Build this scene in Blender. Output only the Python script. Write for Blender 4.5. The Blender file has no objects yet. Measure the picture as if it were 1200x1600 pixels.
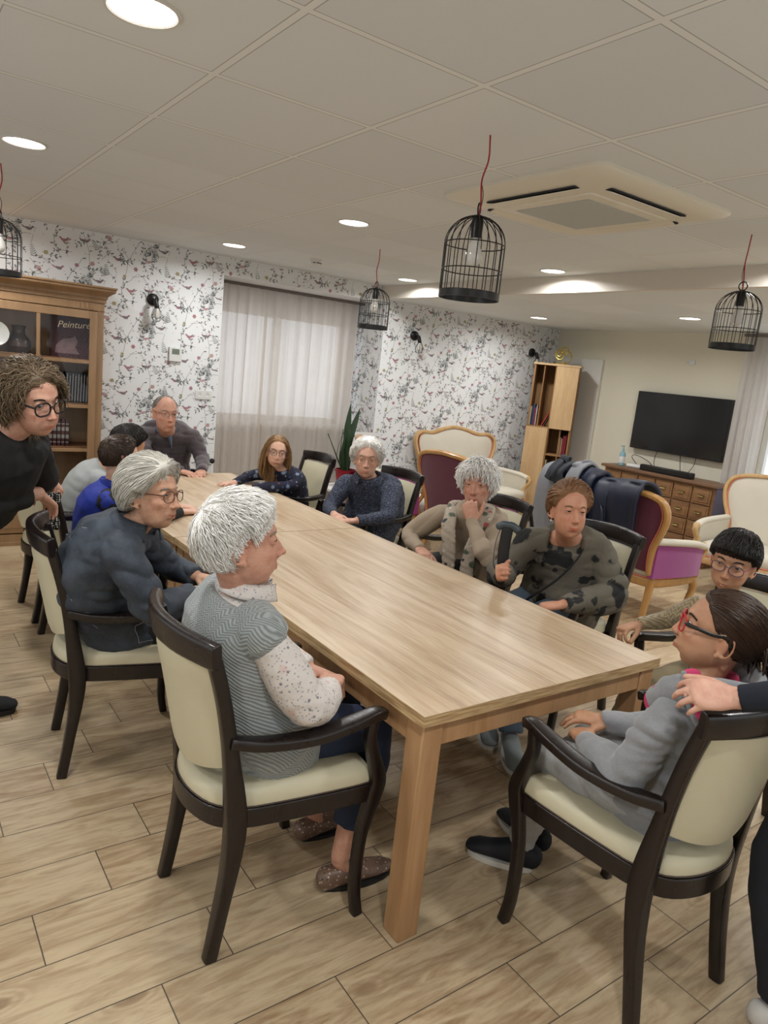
import bpy, bmesh, math, random
import numpy as np
from mathutils import Vector, Matrix

# ---------------------------------------------------------------- camera, light, exposure
SC = bpy.context.scene
COL = SC.collection
H_CAM = 1.65
F_PX = 1120.0
YAW, PITCH, ROLL = -0.6326, 0.1952, 0.1048
EXPOSURE = -0.32
LAMP_W = 16.5
CZ = 2.5      # main ceiling
CZ2 = 2.37    # lower ceiling past the step

def make_camera():
    cy, sy = math.cos(YAW), math.sin(YAW); cp, sp = math.cos(PITCH), math.sin(PITCH)
    f = Vector((-sy*cp, cy*cp, -sp)); r = Vector((cy, sy, 0)); u = r.cross(f)
    c, s = math.cos(ROLL), math.sin(ROLL)
    r2 = r*c + u*s; u2 = u*c - r*s
    cam = bpy.data.cameras.new('camera'); cam.sensor_fit = 'VERTICAL'; cam.sensor_height = 36.0; cam.sensor_width = 27.0
    cam.lens = F_PX/1600*36; cam.clip_start = 0.02; cam.clip_end = 100
    o = bpy.data.objects.new('camera', cam); COL.objects.link(o)
    m = Matrix((( r2.x, u2.x, -f.x, 0), (r2.y, u2.y, -f.y, 0), (r2.z, u2.z, -f.z, H_CAM), (0, 0, 0, 1)))
    o.matrix_world = m
    SC.camera = o
make_camera()
SC.view_settings.view_transform = 'Standard'; SC.view_settings.look = 'None'
SC.view_settings.exposure = EXPOSURE; SC.view_settings.gamma = 1; SC.view_settings.use_curve_mapping = False
SC.render.engine = 'CYCLES'
SC.cycles.use_denoising = True
SC.cycles.max_bounces = 7; SC.cycles.diffuse_bounces = 4; SC.cycles.glossy_bounces = 3
SC.cycles.transmission_bounces = 6; SC.cycles.transparent_max_bounces = 12
SC.cycles.caustics_reflective = False; SC.cycles.caustics_refractive = False
SC.cycles.sample_clamp_indirect = 6
W = bpy.data.worlds.new('daylight'); SC.world = W; W.use_nodes = True
W.node_tree.nodes['Background'].inputs[0].default_value = (0.90, 0.95, 1.0, 1)
W.node_tree.nodes['Background'].inputs[1].default_value = 1.8
# downlights: (x, y, ceiling height); the grid repeats every 1.8 m
DOWN = [(0.61, 2.12, CZ), (0.615, 3.92, CZ), (2.42, 5.70, CZ), (2.42, 3.92, CZ), (4.17, 5.70, CZ), (4.19, 3.91, CZ),
        (0.61, 5.70, CZ), (4.19, 2.12, CZ), (0.61, 0.32, CZ), (2.42, 0.32, CZ), (4.19, 0.32, CZ), (-1.0, 2.12, CZ), (-1.0, 0.32, CZ),
        (5.93, 5.64, CZ2), (5.93, 3.84, CZ2), (5.93, 2.04, CZ2), (5.93, 0.24, CZ2)]
for (x, y, z) in DOWN:
    L = bpy.data.lights.new('downlight_lamp', 'AREA'); L.shape = 'DISK'; L.size = 0.16
    L.energy = LAMP_W; L.color = (1.0, 0.995, 0.985); L.spread = math.radians(165)
    o = bpy.data.objects.new('downlight_lamp', L); COL.objects.link(o); o.location = (x, y, z-0.012)
# portals: where the daylight of the world enters
def portal(name, loc, rot, sx, sz):
    L = bpy.data.lights.new(name, 'AREA'); L.shape = 'RECTANGLE'; L.size = sx; L.size_y = sz; L.cycles.is_portal = True
    o = bpy.data.objects.new(name, L); COL.objects.link(o); o.location = loc; o.rotation_euler = rot
portal('window_portal', (3.56, 7.24, 1.55), (math.radians(-90), 0, 0), 1.7, 1.2)
portal('window_portal', (-2.12, 3.0, 1.35), (math.radians(90), 0, math.radians(-90)), 4.2, 1.7)  # daylight fill through the added window on the left
portal('window_portal', (2.6, -1.52, 1.35), (math.radians(90), 0, 0), 5.2, 1.7)  # daylight fill through the added window behind the camera
portal('window_portal', (7.38, 2.89, 1.235), (math.radians(90), 0, math.radians(90)), 1.62, 1.8)

# ---------------------------------------------------------------- helpers
def lin(c):
    if isinstance(c, str):
        c = c.lstrip('#'); c = tuple(int(c[i:i+2], 16)/255 for i in (0, 2, 4))
    return tuple(((x/12.92) if x <= 0.04045 else ((x+0.055)/1.055)**2.4) for x in c[:3]) + (1.0,)

def tag(o, label=None, cat=None, group=None, kind=None):
    if label: o['label'] = label
    if cat: o['category'] = cat
    if group: o['group'] = group
    if kind: o['kind'] = kind
    return o

def empty(name, loc=(0, 0, 0), rz=0.0, label=None, cat=None, group=None):
    o = bpy.data.objects.new(name, None); COL.objects.link(o); o.empty_display_size = 0.1
    o.location = loc; o.rotation_euler = (0, 0, rz)
    return tag(o, label, cat, group)

def copy_tree(o, parent=None, label=None):
    c = o.copy(); COL.objects.link(c)
    if parent is not None: c.parent = parent
    if label: c['label'] = label
    for ch in list(o.children): copy_tree(ch, c)
    return c

class Nd:
    """expression builder over shader sockets"""
    def __init__(s, t, k): s.t = t; s.k = k
    def _m(s, op, *a):
        n = s.t.nodes.new('ShaderNodeMath'); n.operation = op
        for i, x in enumerate((s,)+a):
            if isinstance(x, Nd): s.t.links.new(x.k, n.inputs[i])
            else: n.inputs[i].default_value = x
        return Nd(s.t, n.outputs[0])
    def __add__(s, o): return s._m('ADD', o)
    def __sub__(s, o): return s._m('SUBTRACT', o)
    def __mul__(s, o): return s._m('MULTIPLY', o)
    def __truediv__(s, o): return s._m('DIVIDE', o)
    def floor(s): return s._m('FLOOR')
    def fract(s): return s._m('FRACT')
    def abs(s): return s._m('ABSOLUTE')
    def sin(s): return s._m('SINE')
    def gt(s, v): return s._m('GREATER_THAN', v)
    def lt(s, v): return s._m('LESS_THAN', v)
    def min(s, v): return s._m('MINIMUM', v)
    def max(s, v): return s._m('MAXIMUM', v)
    def pow(s, v): return s._m('POWER', v)
    def pingpong(s, v): return s._m('PINGPONG', v)
    def smooth(s, a, b):
        n = s.t.nodes.new('ShaderNodeMapRange'); n.interpolation_type = 'SMOOTHSTEP'
        s.t.links.new(s.k, n.inputs['Value']); n.inputs['From Min'].default_value = a; n.inputs['From Max'].default_value = b
        return Nd(s.t, n.outputs[0])

class Mt:
    def __init__(s, name, rough=0.5, metal=0.0):
        s.m = bpy.data.materials.new(name); s.m.use_nodes = True; s.t = s.m.node_tree
        s.b = s.t.nodes['Principled BSDF']; s.b.inputs['Roughness'].default_value = rough; s.b.inputs['Metallic'].default_value = metal
    def coord(s, which='Object', scale=(1, 1, 1), loc=(0, 0, 0), rot=(0, 0, 0)):
        tc = s.t.nodes.new('ShaderNodeTexCoord'); mp = s.t.nodes.new('ShaderNodeMapping')
        mp.inputs['Scale'].default_value = scale; mp.inputs['Location'].default_value = loc; mp.inputs['Rotation'].default_value = rot
        s.t.links.new(tc.outputs[which], mp.inputs[0]); return Nd(s.t, mp.outputs[0])
    def xyz(s, v):
        n = s.t.nodes.new('ShaderNodeSeparateXYZ'); s.t.links.new(v.k, n.inputs[0]); return [Nd(s.t, n.outputs[i]) for i in range(3)]
    def comb(s, x, y, z):
        n = s.t.nodes.new('ShaderNodeCombineXYZ')
        for i, a in enumerate((x, y, z)):
            if isinstance(a, Nd): s.t.links.new(a.k, n.inputs[i])
            else: n.inputs[i].default_value = a
        return Nd(s.t, n.outputs[0])
    def noise(s, v, scale=5, detail=3, rough=0.5, dist=0.0):
        n = s.t.nodes.new('ShaderNodeTexNoise'); n.inputs['Scale'].default_value = scale; n.inputs['Detail'].default_value = detail
        n.inputs['Roughness'].default_value = rough; n.inputs['Distortion'].default_value = dist
        if v is not None: s.t.links.new(v.k, n.inputs['Vector'])
        return Nd(s.t, n.outputs[0])
    def voro(s, v, scale=5, out='Distance', feature='F1', rnd=1.0):
        n = s.t.nodes.new('ShaderNodeTexVoronoi'); n.inputs['Scale'].default_value = scale; n.feature = feature
        n.inputs['Randomness'].default_value = rnd
        s.t.links.new(v.k, n.inputs['Vector']); return Nd(s.t, n.outputs[out])
    def white(s, v):
        n = s.t.nodes.new('ShaderNodeTexWhiteNoise'); n.noise_dimensions = '3D'; s.t.links.new(v.k, n.inputs['Vector']); return Nd(s.t, n.outputs['Value'])
    def attr(s, name):
        n = s.t.nodes.new('ShaderNodeAttribute'); n.attribute_name = name; return Nd(s.t, n.outputs['Color'])
    def mix(s, f, a, b, mode='MIX'):
        n = s.t.nodes.new('ShaderNodeMix'); n.data_type = 'RGBA'; n.blend_type = mode
        if isinstance(f, Nd): s.t.links.new(f.k, n.inputs[0])
        else: n.inputs[0].default_value = f
        for i, x in ((6, a), (7, b)):
            if isinstance(x, Nd): s.t.links.new(x.k, n.inputs[i])
            else: n.inputs[i].default_value = lin(x)
        return Nd(s.t, n.outputs[2])
    def ramp(s, f, stops):
        n = s.t.nodes.new('ShaderNodeValToRGB'); e = n.color_ramp.elements
        while len(e) < len(stops): e.new(0.5)
        for i, (p, c) in enumerate(stops): e[i].position = p; e[i].color = lin(c)
        s.t.links.new(f.k, n.inputs[0]); return Nd(s.t, n.outputs[0])
    def base(s, c):
        if isinstance(c, Nd): s.t.links.new(c.k, s.b.inputs['Base Color'])
        else: s.b.inputs['Base Color'].default_value = lin(c)
        return s
    def rough(s, r):
        s.t.links.new(r.k, s.b.inputs['Roughness']); return s
    def bump(s, h, strength=0.3, dist=0.01):
        n = s.t.nodes.new('ShaderNodeBump'); n.inputs['Strength'].default_value = strength; n.inputs['Distance'].default_value = dist
        s.t.links.new(h.k, n.inputs['Height']); s.t.links.new(n.outputs[0], s.b.inputs['Normal']); return s

def plain(name, c, rough=0.5, metal=0.0, var=0.06, scale=8.0, bump=0.0, bscale=60.0, c2=None, sheen=0.0, coat=0.0):
    m = Mt(name, rough, metal); v = m.coord()
    l = lin(c)
    if c2 is None:
        cc = c if not isinstance(c, str) else tuple(int(c.lstrip('#')[i:i+2], 16)/255 for i in (0, 2, 4))
        c2 = tuple(max(0, x*(1-var)) for x in cc)
    m.base(m.mix(m.noise(v, scale, 4), c, c2))
    if bump: m.bump(m.noise(v, bscale, 3), bump, 0.004)
    if sheen: m.b.inputs['Sheen Weight'].default_value = sheen
    if coat: m.b.inputs['Coat Weight'].default_value = coat; m.b.inputs['Coat Roughness'].default_value = 0.15
    return m.m

def wood(name, c1, c2, axis=2, scale=1.0, rough=0.45, stretch=12.0, coat=0.0):
    m = Mt(name, rough); sc = [stretch*scale]*3; sc[axis] = scale*0.9
    v = m.coord(scale=tuple(sc))
    n1 = m.noise(v, 1.2, 5, 0.6, 0.6); n2 = m.noise(v, 7.0, 3, 0.6)
    f = (n1*0.7 + n2*0.3).smooth(0.32, 0.68)
    m.base(m.mix(f, c1, c2)); m.bump(n2, 0.08, 0.002)
    if coat: m.b.inputs['Coat Weight'].default_value = coat
    return m.m

def _nrm(a): return a/np.maximum(np.linalg.norm(a, axis=-1, keepdims=True), 1e-9)
V3 = lambda *a: np.array(a, dtype=float)

class MB:
    """collects shapes and links them as ONE mesh object"""
    def __init__(s): s.v = []; s.f = []; s.mi = []; s.n = 0
    def add(s, vs, fs, mi=0):
        s.v.append(np.asarray(vs, float).reshape(-1, 3)); s.f += [tuple(i+s.n for i in f) for f in fs]; s.mi += [mi]*len(fs); s.n += len(s.v[-1]); return s
    def box(s, c, d, mi=0, rz=0.0, R=None):
        x, y, z = d[0]/2, d[1]/2, d[2]/2
        vs = np.array([(a, b, e) for a in (-x, x) for b in (-y, y) for e in (-z, z)])
        if rz: cc, ss = math.cos(rz), math.sin(rz); R = np.array([(cc, -ss, 0), (ss, cc, 0), (0, 0, 1)])
        if R is not None: vs = vs @ np.asarray(R).T
        return s.add(vs+np.array(c), [(0, 1, 3, 2), (4, 6, 7, 5), (0, 4, 5, 1), (2, 3, 7, 6), (0, 2, 6, 4), (1, 5, 7, 3)], mi)
    def b2(s, a, b, mi=0):
        a = np.array(a, float); b = np.array(b, float); return s.box((a+b)/2, np.abs(b-a), mi)
    def sweep(s, pts, rad, n=10, mi=0, side=None, caps='round', power=2.0, closed=False):
        """pts Nx3; rad scalar, list of r or of (a,b): a along side, b across"""
        P = np.asarray(pts, float); N = len(P)
        R = np.array([(r, r) if np.isscalar(r) else tuple(r) for r in (rad if isinstance(rad, (list, tuple, np.ndarray)) else [rad]*N)], float)
        if closed: T = _nrm(np.roll(P, -1, 0)-np.roll(P, 1, 0))
        else: T = _nrm(np.gradient(P, axis=0))
        if side is None:
            a = V3(0, 0, 1) if abs(T[0][2]) < 0.9 else V3(1, 0, 0); sd = _nrm(np.cross(a, T[0])); S = []
            for t in T:
                sd = _nrm(sd - t*np.dot(sd, t)); S.append(sd)
            S = np.array(S)
        else:
            S = np.asarray(side, float)
            if S.ndim == 1: S = np.repeat(S[None], N, 0)
            S = _nrm(S - T*(S*T).sum(1, keepdims=True))
        B = np.cross(T, S)
        rings = [(P[i], S[i], B[i], R[i]) for i in range(N)]
        if caps == 'round' and not closed:
            pre = []; post = []
            for k in (0.35, 0.75, 0.95):
                m = (R[0][0]+R[0][1])/2*0.8; q = math.sqrt(max(0, 1-k*k)); pre.insert(0, (P[0]-T[0]*m*k, S[0], B[0], R[0]*q))
                m = (R[-1][0]+R[-1][1])/2*0.8; post.append((P[-1]+T[-1]*m*k, S[-1], B[-1], R[-1]*q))
            rings = pre+rings+post
        th = np.linspace(0, 2*math.pi, n, endpoint=False); ct, st = np.cos(th), np.sin(th)
        if power != 2.0:
            e = 2.0/power; ct = np.sign(ct)*np.abs(ct)**e; st = np.sign(st)*np.abs(st)**e
        vs = np.concatenate([p + ct[:, None]*sv*r[0] + st[:, None]*bv*r[1] for p, sv, bv, r in rings]); K = len(rings); fs = []
        for i in range(K if closed else K-1):
            j = (i+1) % K
            for k in range(n):
                l = (k+1) % n; fs.append((i*n+k, i*n+l, j*n+l, j*n+k))
        if not closed:
            fs.append(tuple(range(n-1, -1, -1))); fs.append(tuple((K-1)*n+k for k in range(n)))
        return s.add(vs, fs, mi)
    def sphere(s, c, r, nu=16, nv=10, mi=0, R=None):
        r = np.array([r]*3 if np.isscalar(r) else r, float); vs = [(0, 0, -1)]
        for i in range(1, nv):
            a = -math.pi/2+math.pi*i/nv
            for k in range(nu): b = 2*math.pi*k/nu; vs.append((math.cos(a)*math.cos(b), math.cos(a)*math.sin(b), math.sin(a)))
        vs.append((0, 0, 1)); vs = np.array(vs)*r
        if R is not None: vs = vs @ np.asarray(R).T
        fs = [(0, 1+(k+1) % nu, 1+k) for k in range(nu)]
        for i in range(nv-2):
            for k in range(nu): fs.append((1+i*nu+k, 1+i*nu+(k+1) % nu, 1+(i+1)*nu+(k+1) % nu, 1+(i+1)*nu+k))
        t = 1+(nv-1)*nu; fs += [(1+(nv-2)*nu+k, 1+(nv-2)*nu+(k+1) % nu, t) for k in range(nu)]
        return s.add(vs+np.array(c), fs, mi)
    def lathe(s, prof, c=(0, 0, 0), n=32, mi=0, axis='z', cap=True):
        vs = []
        for r, z in prof:
            for k in range(n): a = 2*math.pi*k/n; vs.append((r*math.cos(a), r*math.sin(a), z))
        vs = np.array(vs)
        if axis == 'y': vs = vs[:, [0, 2, 1]]*[1, -1, 1]
        if axis == 'x': vs = vs[:, [2, 0, 1]]
        fs = []; K = len(prof)
        for i in range(K-1):
            for k in range(n): l = (k+1) % n; fs.append((i*n+k, i*n+l, (i+1)*n+l, (i+1)*n+k))
        if cap: fs.append(tuple(range(n-1, -1, -1))); fs.append(tuple((K-1)*n+k for k in range(n)))
        return s.add(vs+np.array(c), fs, mi)
    def prism(s, poly, o, u, v, t, mi=0):
        """2D polygon in plane (o,u,v) extruded by vector t"""
        o, u, v, t = [np.array(a, float) for a in (o, u, v, t)]; n = len(poly)
        a = np.array([o+u*p[0]+v*p[1] for p in poly]); vs = np.concatenate([a, a+t])
        return s.add(vs, [tuple(range(n-1, -1, -1)), tuple(range(n, 2*n))]+[(i, (i+1) % n, n+(i+1) % n, n+i) for i in range(n)], mi)
    def grid(s, fn, nu, nv, mi=0, thick=0.0):
        """surface fn(u,v)->xyz, u,v in 0..1; thick gives it a back"""
        U, Vv = np.meshgrid(np.linspace(0, 1, nu), np.linspace(0, 1, nv), indexing='ij')
        P = np.array([fn(a, b) for a, b in zip(U.ravel(), Vv.ravel())], float)
        fs = [(i*nv+j, (i+1)*nv+j, (i+1)*nv+j+1, i*nv+j+1) for i in range(nu-1) for j in range(nv-1)]
        if not thick: return s.add(P, fs, mi)
        G = P.reshape(nu, nv, 3); N = _nrm(np.cross(np.gradient(G, axis=0), np.gradient(G, axis=1)))
        Q = (G-N*thick).reshape(-1, 3); o = nu*nv
        fs += [tuple(o+i for i in reversed(f)) for f in list(fs)]
        ring = [i*nv for i in range(nu)]+[(nu-1)*nv+j for j in range(1, nv)]+[i*nv+nv-1 for i in range(nu-2, -1, -1)]+[j for j in range(nv-2, 0, -1)]
        L = len(ring)
        fs += [(ring[(k+1) % L], ring[k], o+ring[k], o+ring[(k+1) % L]) for k in range(L)]
        return s.add(np.concatenate([P, Q]), fs, mi)
    def xf(s, M):
        """transform everything so far by a 4x4"""
        M = np.array(M); s.v = [a @ M[:3, :3].T + M[:3, 3] for a in s.v]; return s
    def mesh(s, name):
        me = bpy.data.meshes.new(name); me.from_pydata(np.concatenate(s.v).tolist(), [], s.f)
        me.polygons.foreach_set('material_index', s.mi); return me
    def build(s, name, mats, parent=None, loc=None, rz=None, bevel=0.0, smooth=True, angle=40, seg=2, fix=True, subs=0):
        me = s.mesh(name)
        for m in (mats if isinstance(mats, (list, tuple)) else [mats]): me.materials.append(m)
        if fix:
            bm = bmesh.new(); bm.from_mesh(me); bmesh.ops.recalc_face_normals(bm, faces=bm.faces); bm.to_mesh(me); bm.free()
        if smooth:
            me.polygons.foreach_set('use_smooth', [True]*len(me.polygons))
            if not subs: me.set_sharp_from_angle(angle=math.radians(angle))
        o = bpy.data.objects.new(name, me); COL.objects.link(o)
        if parent is not None: o.parent = parent
        if loc is not None: o.location = loc
        if rz is not None: o.rotation_euler = (0, 0, rz)
        if bevel:
            b = o.modifiers.new('bevel', 'BEVEL'); b.width = bevel; b.segments = seg; b.limit_method = 'ANGLE'; b.angle_limit = math.radians(35)
            b.harden_normals = False
        if subs:
            q = o.modifiers.new('subsurf', 'SUBSURF'); q.levels = subs; q.render_levels = subs
        return o

def circ(r, n=24, c=(0, 0, 0), u=(1, 0, 0), v=(0, 1, 0), ry=None):
    u = np.array(u, float); v = np.array(v, float); ry = r if ry is None else ry
    return np.array([np.array(c)+u*r*math.cos(2*math.pi*k/n)+v*ry*math.sin(2*math.pi*k/n) for k in range(n)])

def spline(P, k=8):
    """Catmull-Rom through points"""
    P = np.asarray(P, float); Q = np.vstack([2*P[0]-P[1], P, 2*P[-1]-P[-2]]); out = []
    for i in range(1, len(Q)-2):
        for t in np.linspace(0, 1, k, endpoint=False):
            a, b, c, d = Q[i-1], Q[i], Q[i+1], Q[i+2]
            out.append(0.5*((2*b)+(-a+c)*t+(2*a-5*b+4*c-d)*t*t+(-a+3*b-3*c+d)*t**3))
    out.append(P[-1]); return np.array(out)

def text_obj(name, txt, size, mat, parent, M, extrude=0.0006, align='CENTER', shear=0.0):
    cu = bpy.data.curves.new(name, 'FONT'); cu.body = txt; cu.size = size; cu.extrude = extrude; cu.align_x = align; cu.align_y = 'CENTER'; cu.shear = shear
    o = bpy.data.objects.new(name, cu); COL.objects.link(o)
    dg = bpy.context.evaluated_depsgraph_get(); dg.update()
    me = bpy.data.meshes.new_from_object(o.evaluated_get(dg)); bpy.data.objects.remove(o)
    me.name = name; me.materials.clear(); me.materials.append(mat)
    q = bpy.data.objects.new(name, me); COL.objects.link(q)
    if parent is not None: q.parent = parent
    q.matrix_local = M
    return q
# ================================================================ SETTING
X0, X1, Y0, Y1 = -1.9, 7.2, -1.3, 6.45     # room bounds
RX0, RX1, RY, RZ = 2.66, 4.47, 7.02, 2.34   # curtained recess
STEP = 4.40

def floor_mat():
    m = Mt('wood_look_floor_tile', 0.42); v = m.coord(); x, y, z = m.xyz(v)
    row = ((y-0.960)/0.2028).floor()
    fy = (y-0.960)/0.2028-row
    rr = m.white(m.comb(row, 3.0, 1.0))*0.05
    xs = (x - row*0.19 - 0.192 - rr + 6.14)/0.614
    colm = xs.floor(); fx = xs-colm
    pid = m.white(m.comb(row, colm, 0.5)); pid2 = m.white(m.comb(row, colm, 7.5))
    off = pid*37.0
    g = m.comb(x*1.0+off, y*7.0+off, pid2*20.0)
    n1 = m.noise(g, 3.0, 6, 0.62, 1.6); n2 = m.noise(g, 14.0, 4, 0.6, 0.4)
    kn = m.comb(x*1.0+off, y*2.2+off, pid2*9.0)
    vk = m.voro(kn, 2.1); kd = vk.smooth(0.14, 0.02)
    rings = ((vk*95.0).sin()*0.5+0.5)*vk.smooth(0.30, 0.04)
    f = (n1*0.75+n2*0.25).smooth(0.36, 0.70)
    base = m.mix(f, '#bba686', '#8a6c4c')
    base = m.mix(pid2*0.35, base, '#cbbb9c')
    base = m.mix(rings*0.5, base, '#8b6f50')
    base = m.mix(kd*0.7, base, '#6f5740')
    gy = fy.pingpong(0.5); gx = fx.pingpong(0.5)
    gap = gy.lt(0.0085).max(gx.lt(0.0029))
    base = m.mix(gap, base, '#54493c')
    m.base(base)
    m.rough(n2*0.16+0.34)
    m.bump(n2*0.5-gap*1.2, 0.25, 0.003)
    return m.m
MB().box(((X0+X1)/2, (Y0+7.1)/2, -0.05), (X1-X0+0.6, 7.1-Y0+0.4, 0.1)).build('floor', floor_mat(), smooth=False)['kind'] = 'structure'

def ceil_mat(ox, oy):
    m = Mt('mineral_ceiling_tile', 0.9); x, y, z = m.xyz(m.coord())
    tx = ((x-ox)/0.6+20.0).fract(); ty = ((y-oy)/0.6+20.0).fract()
    ix = ((x-ox)/0.6+20.0).floor(); iy = ((y-oy)/0.6+20.0).floor()
    pid = m.white(m.comb(ix, iy, 0.0))
    grid = tx.pingpong(0.5).lt(0.018).max(ty.pingpong(0.5).lt(0.018))
    edge = tx.pingpong(0.5).lt(0.024).max(ty.pingpong(0.5).lt(0.024))
    b = m.mix(pid, '#dfe3e3', '#d7dbdc')
    b = m.mix(edge*0.8, b, '#9c9c98')
    b = m.mix(grid, b, '#e6e8e6')
    m.base(b); m.bump(m.noise(m.coord(), 220, 2)*0.4+grid, 0.15, 0.002)
    return m.m
tag(MB().box(((X0+STEP)/2, (Y0+Y1)/2, CZ+0.05), (STEP-X0, Y1-Y0, 0.1)).build('ceiling', ceil_mat(0.911, 1.185), smooth=False), kind='structure')
tag(MB().box(((X1+STEP)/2+0.02, (Y0+Y1)/2, CZ2+0.05), (X1-STEP-0.04, Y1-Y0, 0.1)).build('ceiling', ceil_mat(0.85, 1.05), smooth=False), kind='structure')
paint = plain('ceiling_step_paint', '#d8d0c4', 0.45, var=0.02)
tag(MB().box((STEP+0.02, (Y0+Y1)/2, (CZ+0.1+CZ2)/2+0.0), (0.04, Y1-Y0, CZ+0.1-CZ2)).build('trim_ceiling_step', paint, smooth=False, bevel=0.003), kind='structure')
M_tvwall = plain('pale_green_cream_paint', '#dedac8', 0.8, var=0.03, scale=1.2)
M_side = plain('pale_room_paint', '#e4e1da', 0.85, var=0.03, scale=1.0)
# ---- wallpaper: white paper; the printed birds, twigs, leaves and blooms are thin flat faces belonging to the wall mesh
M_paper = plain('wallpaper_white_ground', '#e3e5e6', 0.7, var=0.02, scale=2)
M_twig = plain('print_twig_grey', '#93908c', 0.75)
M_leaf = plain('print_leaf_greygreen', '#828c85', 0.75, var=0.3, scale=9)
M_leaf2 = plain('print_leaf_slate', '#6f767d', 0.75, var=0.3, scale=9)
M_pink = plain('print_bird_rose', '#bd8590', 0.75, var=0.25, scale=20)
M_pale = plain('print_bloom_pale_rose', '#cfa9ab', 0.75, var=0.2, scale=20)
M_ochre = plain('print_ochre', '#b9b084', 0.75, var=0.2, scale=20)
M_brownp = plain('print_bird_mauve_grey', '#94868c', 0.75, var=0.3, scale=20)
PAPER = [M_paper, M_twig, M_leaf, M_leaf2, M_pink, M_pale, M_ochre, M_brownp]
TW, TH = 0.53, 0.64
def paper_tile():
    rng = random.Random(11); polys = []   # (mi, [(x,y)...])
    def leaf(x, y, a, l, w, mi):
        c, s = math.cos(a), math.sin(a)
        pts = [(0, 0), (0.3, w*0.8), (0.6, w), (1, 0), (0.6, -w), (0.3, -w*0.8)]
        polys.append((mi, [(x+(p[0]*l*c-p[1]*l*s), y+(p[0]*l*s+p[1]*l*c)) for p in pts]))
    def line(P, w, mi=1):
        for (x0, y0), (x1, y1) in zip(P[:-1], P[1:]):
            d = math.hypot(x1-x0, y1-y0) or 1; nx, ny = -(y1-y0)/d*w, (x1-x0)/d*w
            polys.append((mi, [(x0-nx, y0-ny), (x1-nx, y1-ny), (x1+nx, y1+ny), (x0+nx, y0+ny)]))
    def branch(x, y, a, n, step, w=0.0011, mi=2, ll=0.03):
        P = [(x, y)]
        for i in range(n):
            a += rng.uniform(-0.28, 0.28); x += math.cos(a)*step; y += math.sin(a)*step; P.append((x, y))
            if rng.random() < 0.8:
                for sg in (-1, 1):
                    if rng.random() < 0.75: leaf(x, y, a+sg*rng.uniform(0.5, 1.1), ll*rng.uniform(0.6, 1.1), 0.19, mi if rng.random() < 0.7 else 5-mi)
        line(P, w); return x, y, a
    def fern(x, y, a, l, mi):
        n = 6
        for i in range(n):
            t = i/n; q = (x+math.cos(a)*l*t, y+math.sin(a)*l*t)
            for sg in (-1, 1): leaf(q[0], q[1], a+sg*1.0, l*0.36*(1-t*0.6), 0.12, mi)
        line([(x, y), (x+math.cos(a)*l, y+math.sin(a)*l)], 0.0012, mi)
    def bird(x, y, sc, fl, mb, mw):
        def T(P): return [(x+fl*p[0]*sc, y+p[1]*sc) for p in P]
        polys.append((mb, T([(-.5, .02), (-.3, -.2), (0, -.28), (.25, -.18), (.38, .02), (.3, .2), (.1, .12), (-.2, .08)])))
        polys.append((mw, T([(.22, .12), (.3, .28), (.42, .34), (.54, .26), (.52, .12), (.36, .0)])))
        polys.append((2, T([(.54, .26), (.68, .2), (.53, .16)])))
        polys.append((mw, T([(-.4, .0), (-.85, .28), (-.95, .2), (-.75, .02), (-.45, -.12)])))
        polys.append((7, T([(-.25, -.1), (.1, -.14), (.15, .06), (-.1, .12), (-.55, .14)])))
    def bloom(x, y, r, mi):
        for k in range(6):
            a = k*math.pi/3+rng.uniform(-.2, .2); leaf(x, y, a, r, 0.38, mi)
        polys.append((6, [(x+r*.28*math.cos(t), y+r*.28*math.sin(t)) for t in np.linspace(0, 6.28, 7)[:-1]]))
    # long meandering stems
    for (bx, by, a) in ((0.10, 0.0, 1.45), (0.38, 0.10, 1.7)):
        x, y, a = branch(bx, by, a, 9, 0.07, 0.0016)
    for k in range(34):
        branch(rng.uniform(0, TW), rng.uniform(0, TH), rng.uniform(0, 6.28), 4, 0.032, 0.0014, rng.choice((2, 3, 7)), 0.031)
    for k in range(8):
        fern(rng.uniform(0, TW), rng.uniform(0, TH), rng.uniform(0.6, 2.4), rng.uniform(0.07, 0.10), rng.choice((2, 3, 3)))
    for (x, y, fl, mb, mw) in ((0.09, 0.50, 1, 7, 4), (0.34, 0.40, -1, 4, 7), (0.20, 0.20, 1, 7, 7), (0.45, 0.16, -1, 4, 4), (0.42, 0.58, 1, 7, 4), (0.06, 0.10, -1, 5, 7)):
        bird(x, y, 0.060, fl, mb, mw)
    for (x, y, r, mi) in ((0.27, 0.55, 0.024, 5), (0.49, 0.34, 0.02, 4), (0.14, 0.33, 0.022, 5), (0.32, 0.04, 0.02, 6), (0.02, 0.30, 0.018, 4), (0.40, 0.27, 0.016, 6)):
        bloom(x, y, r, mi)
    for k in range(60):
        x, y = rng.uniform(0, TW), rng.uniform(0, TH); r = rng.uniform(0.003, 0.006)
        polys.append((rng.choice((1, 4, 5, 2, 6)), [(x+r*math.cos(t), y+r*math.sin(t)) for t in np.linspace(0, 6.28, 7)[:-1]]))
    return polys
TILE = paper_tile()
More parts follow.
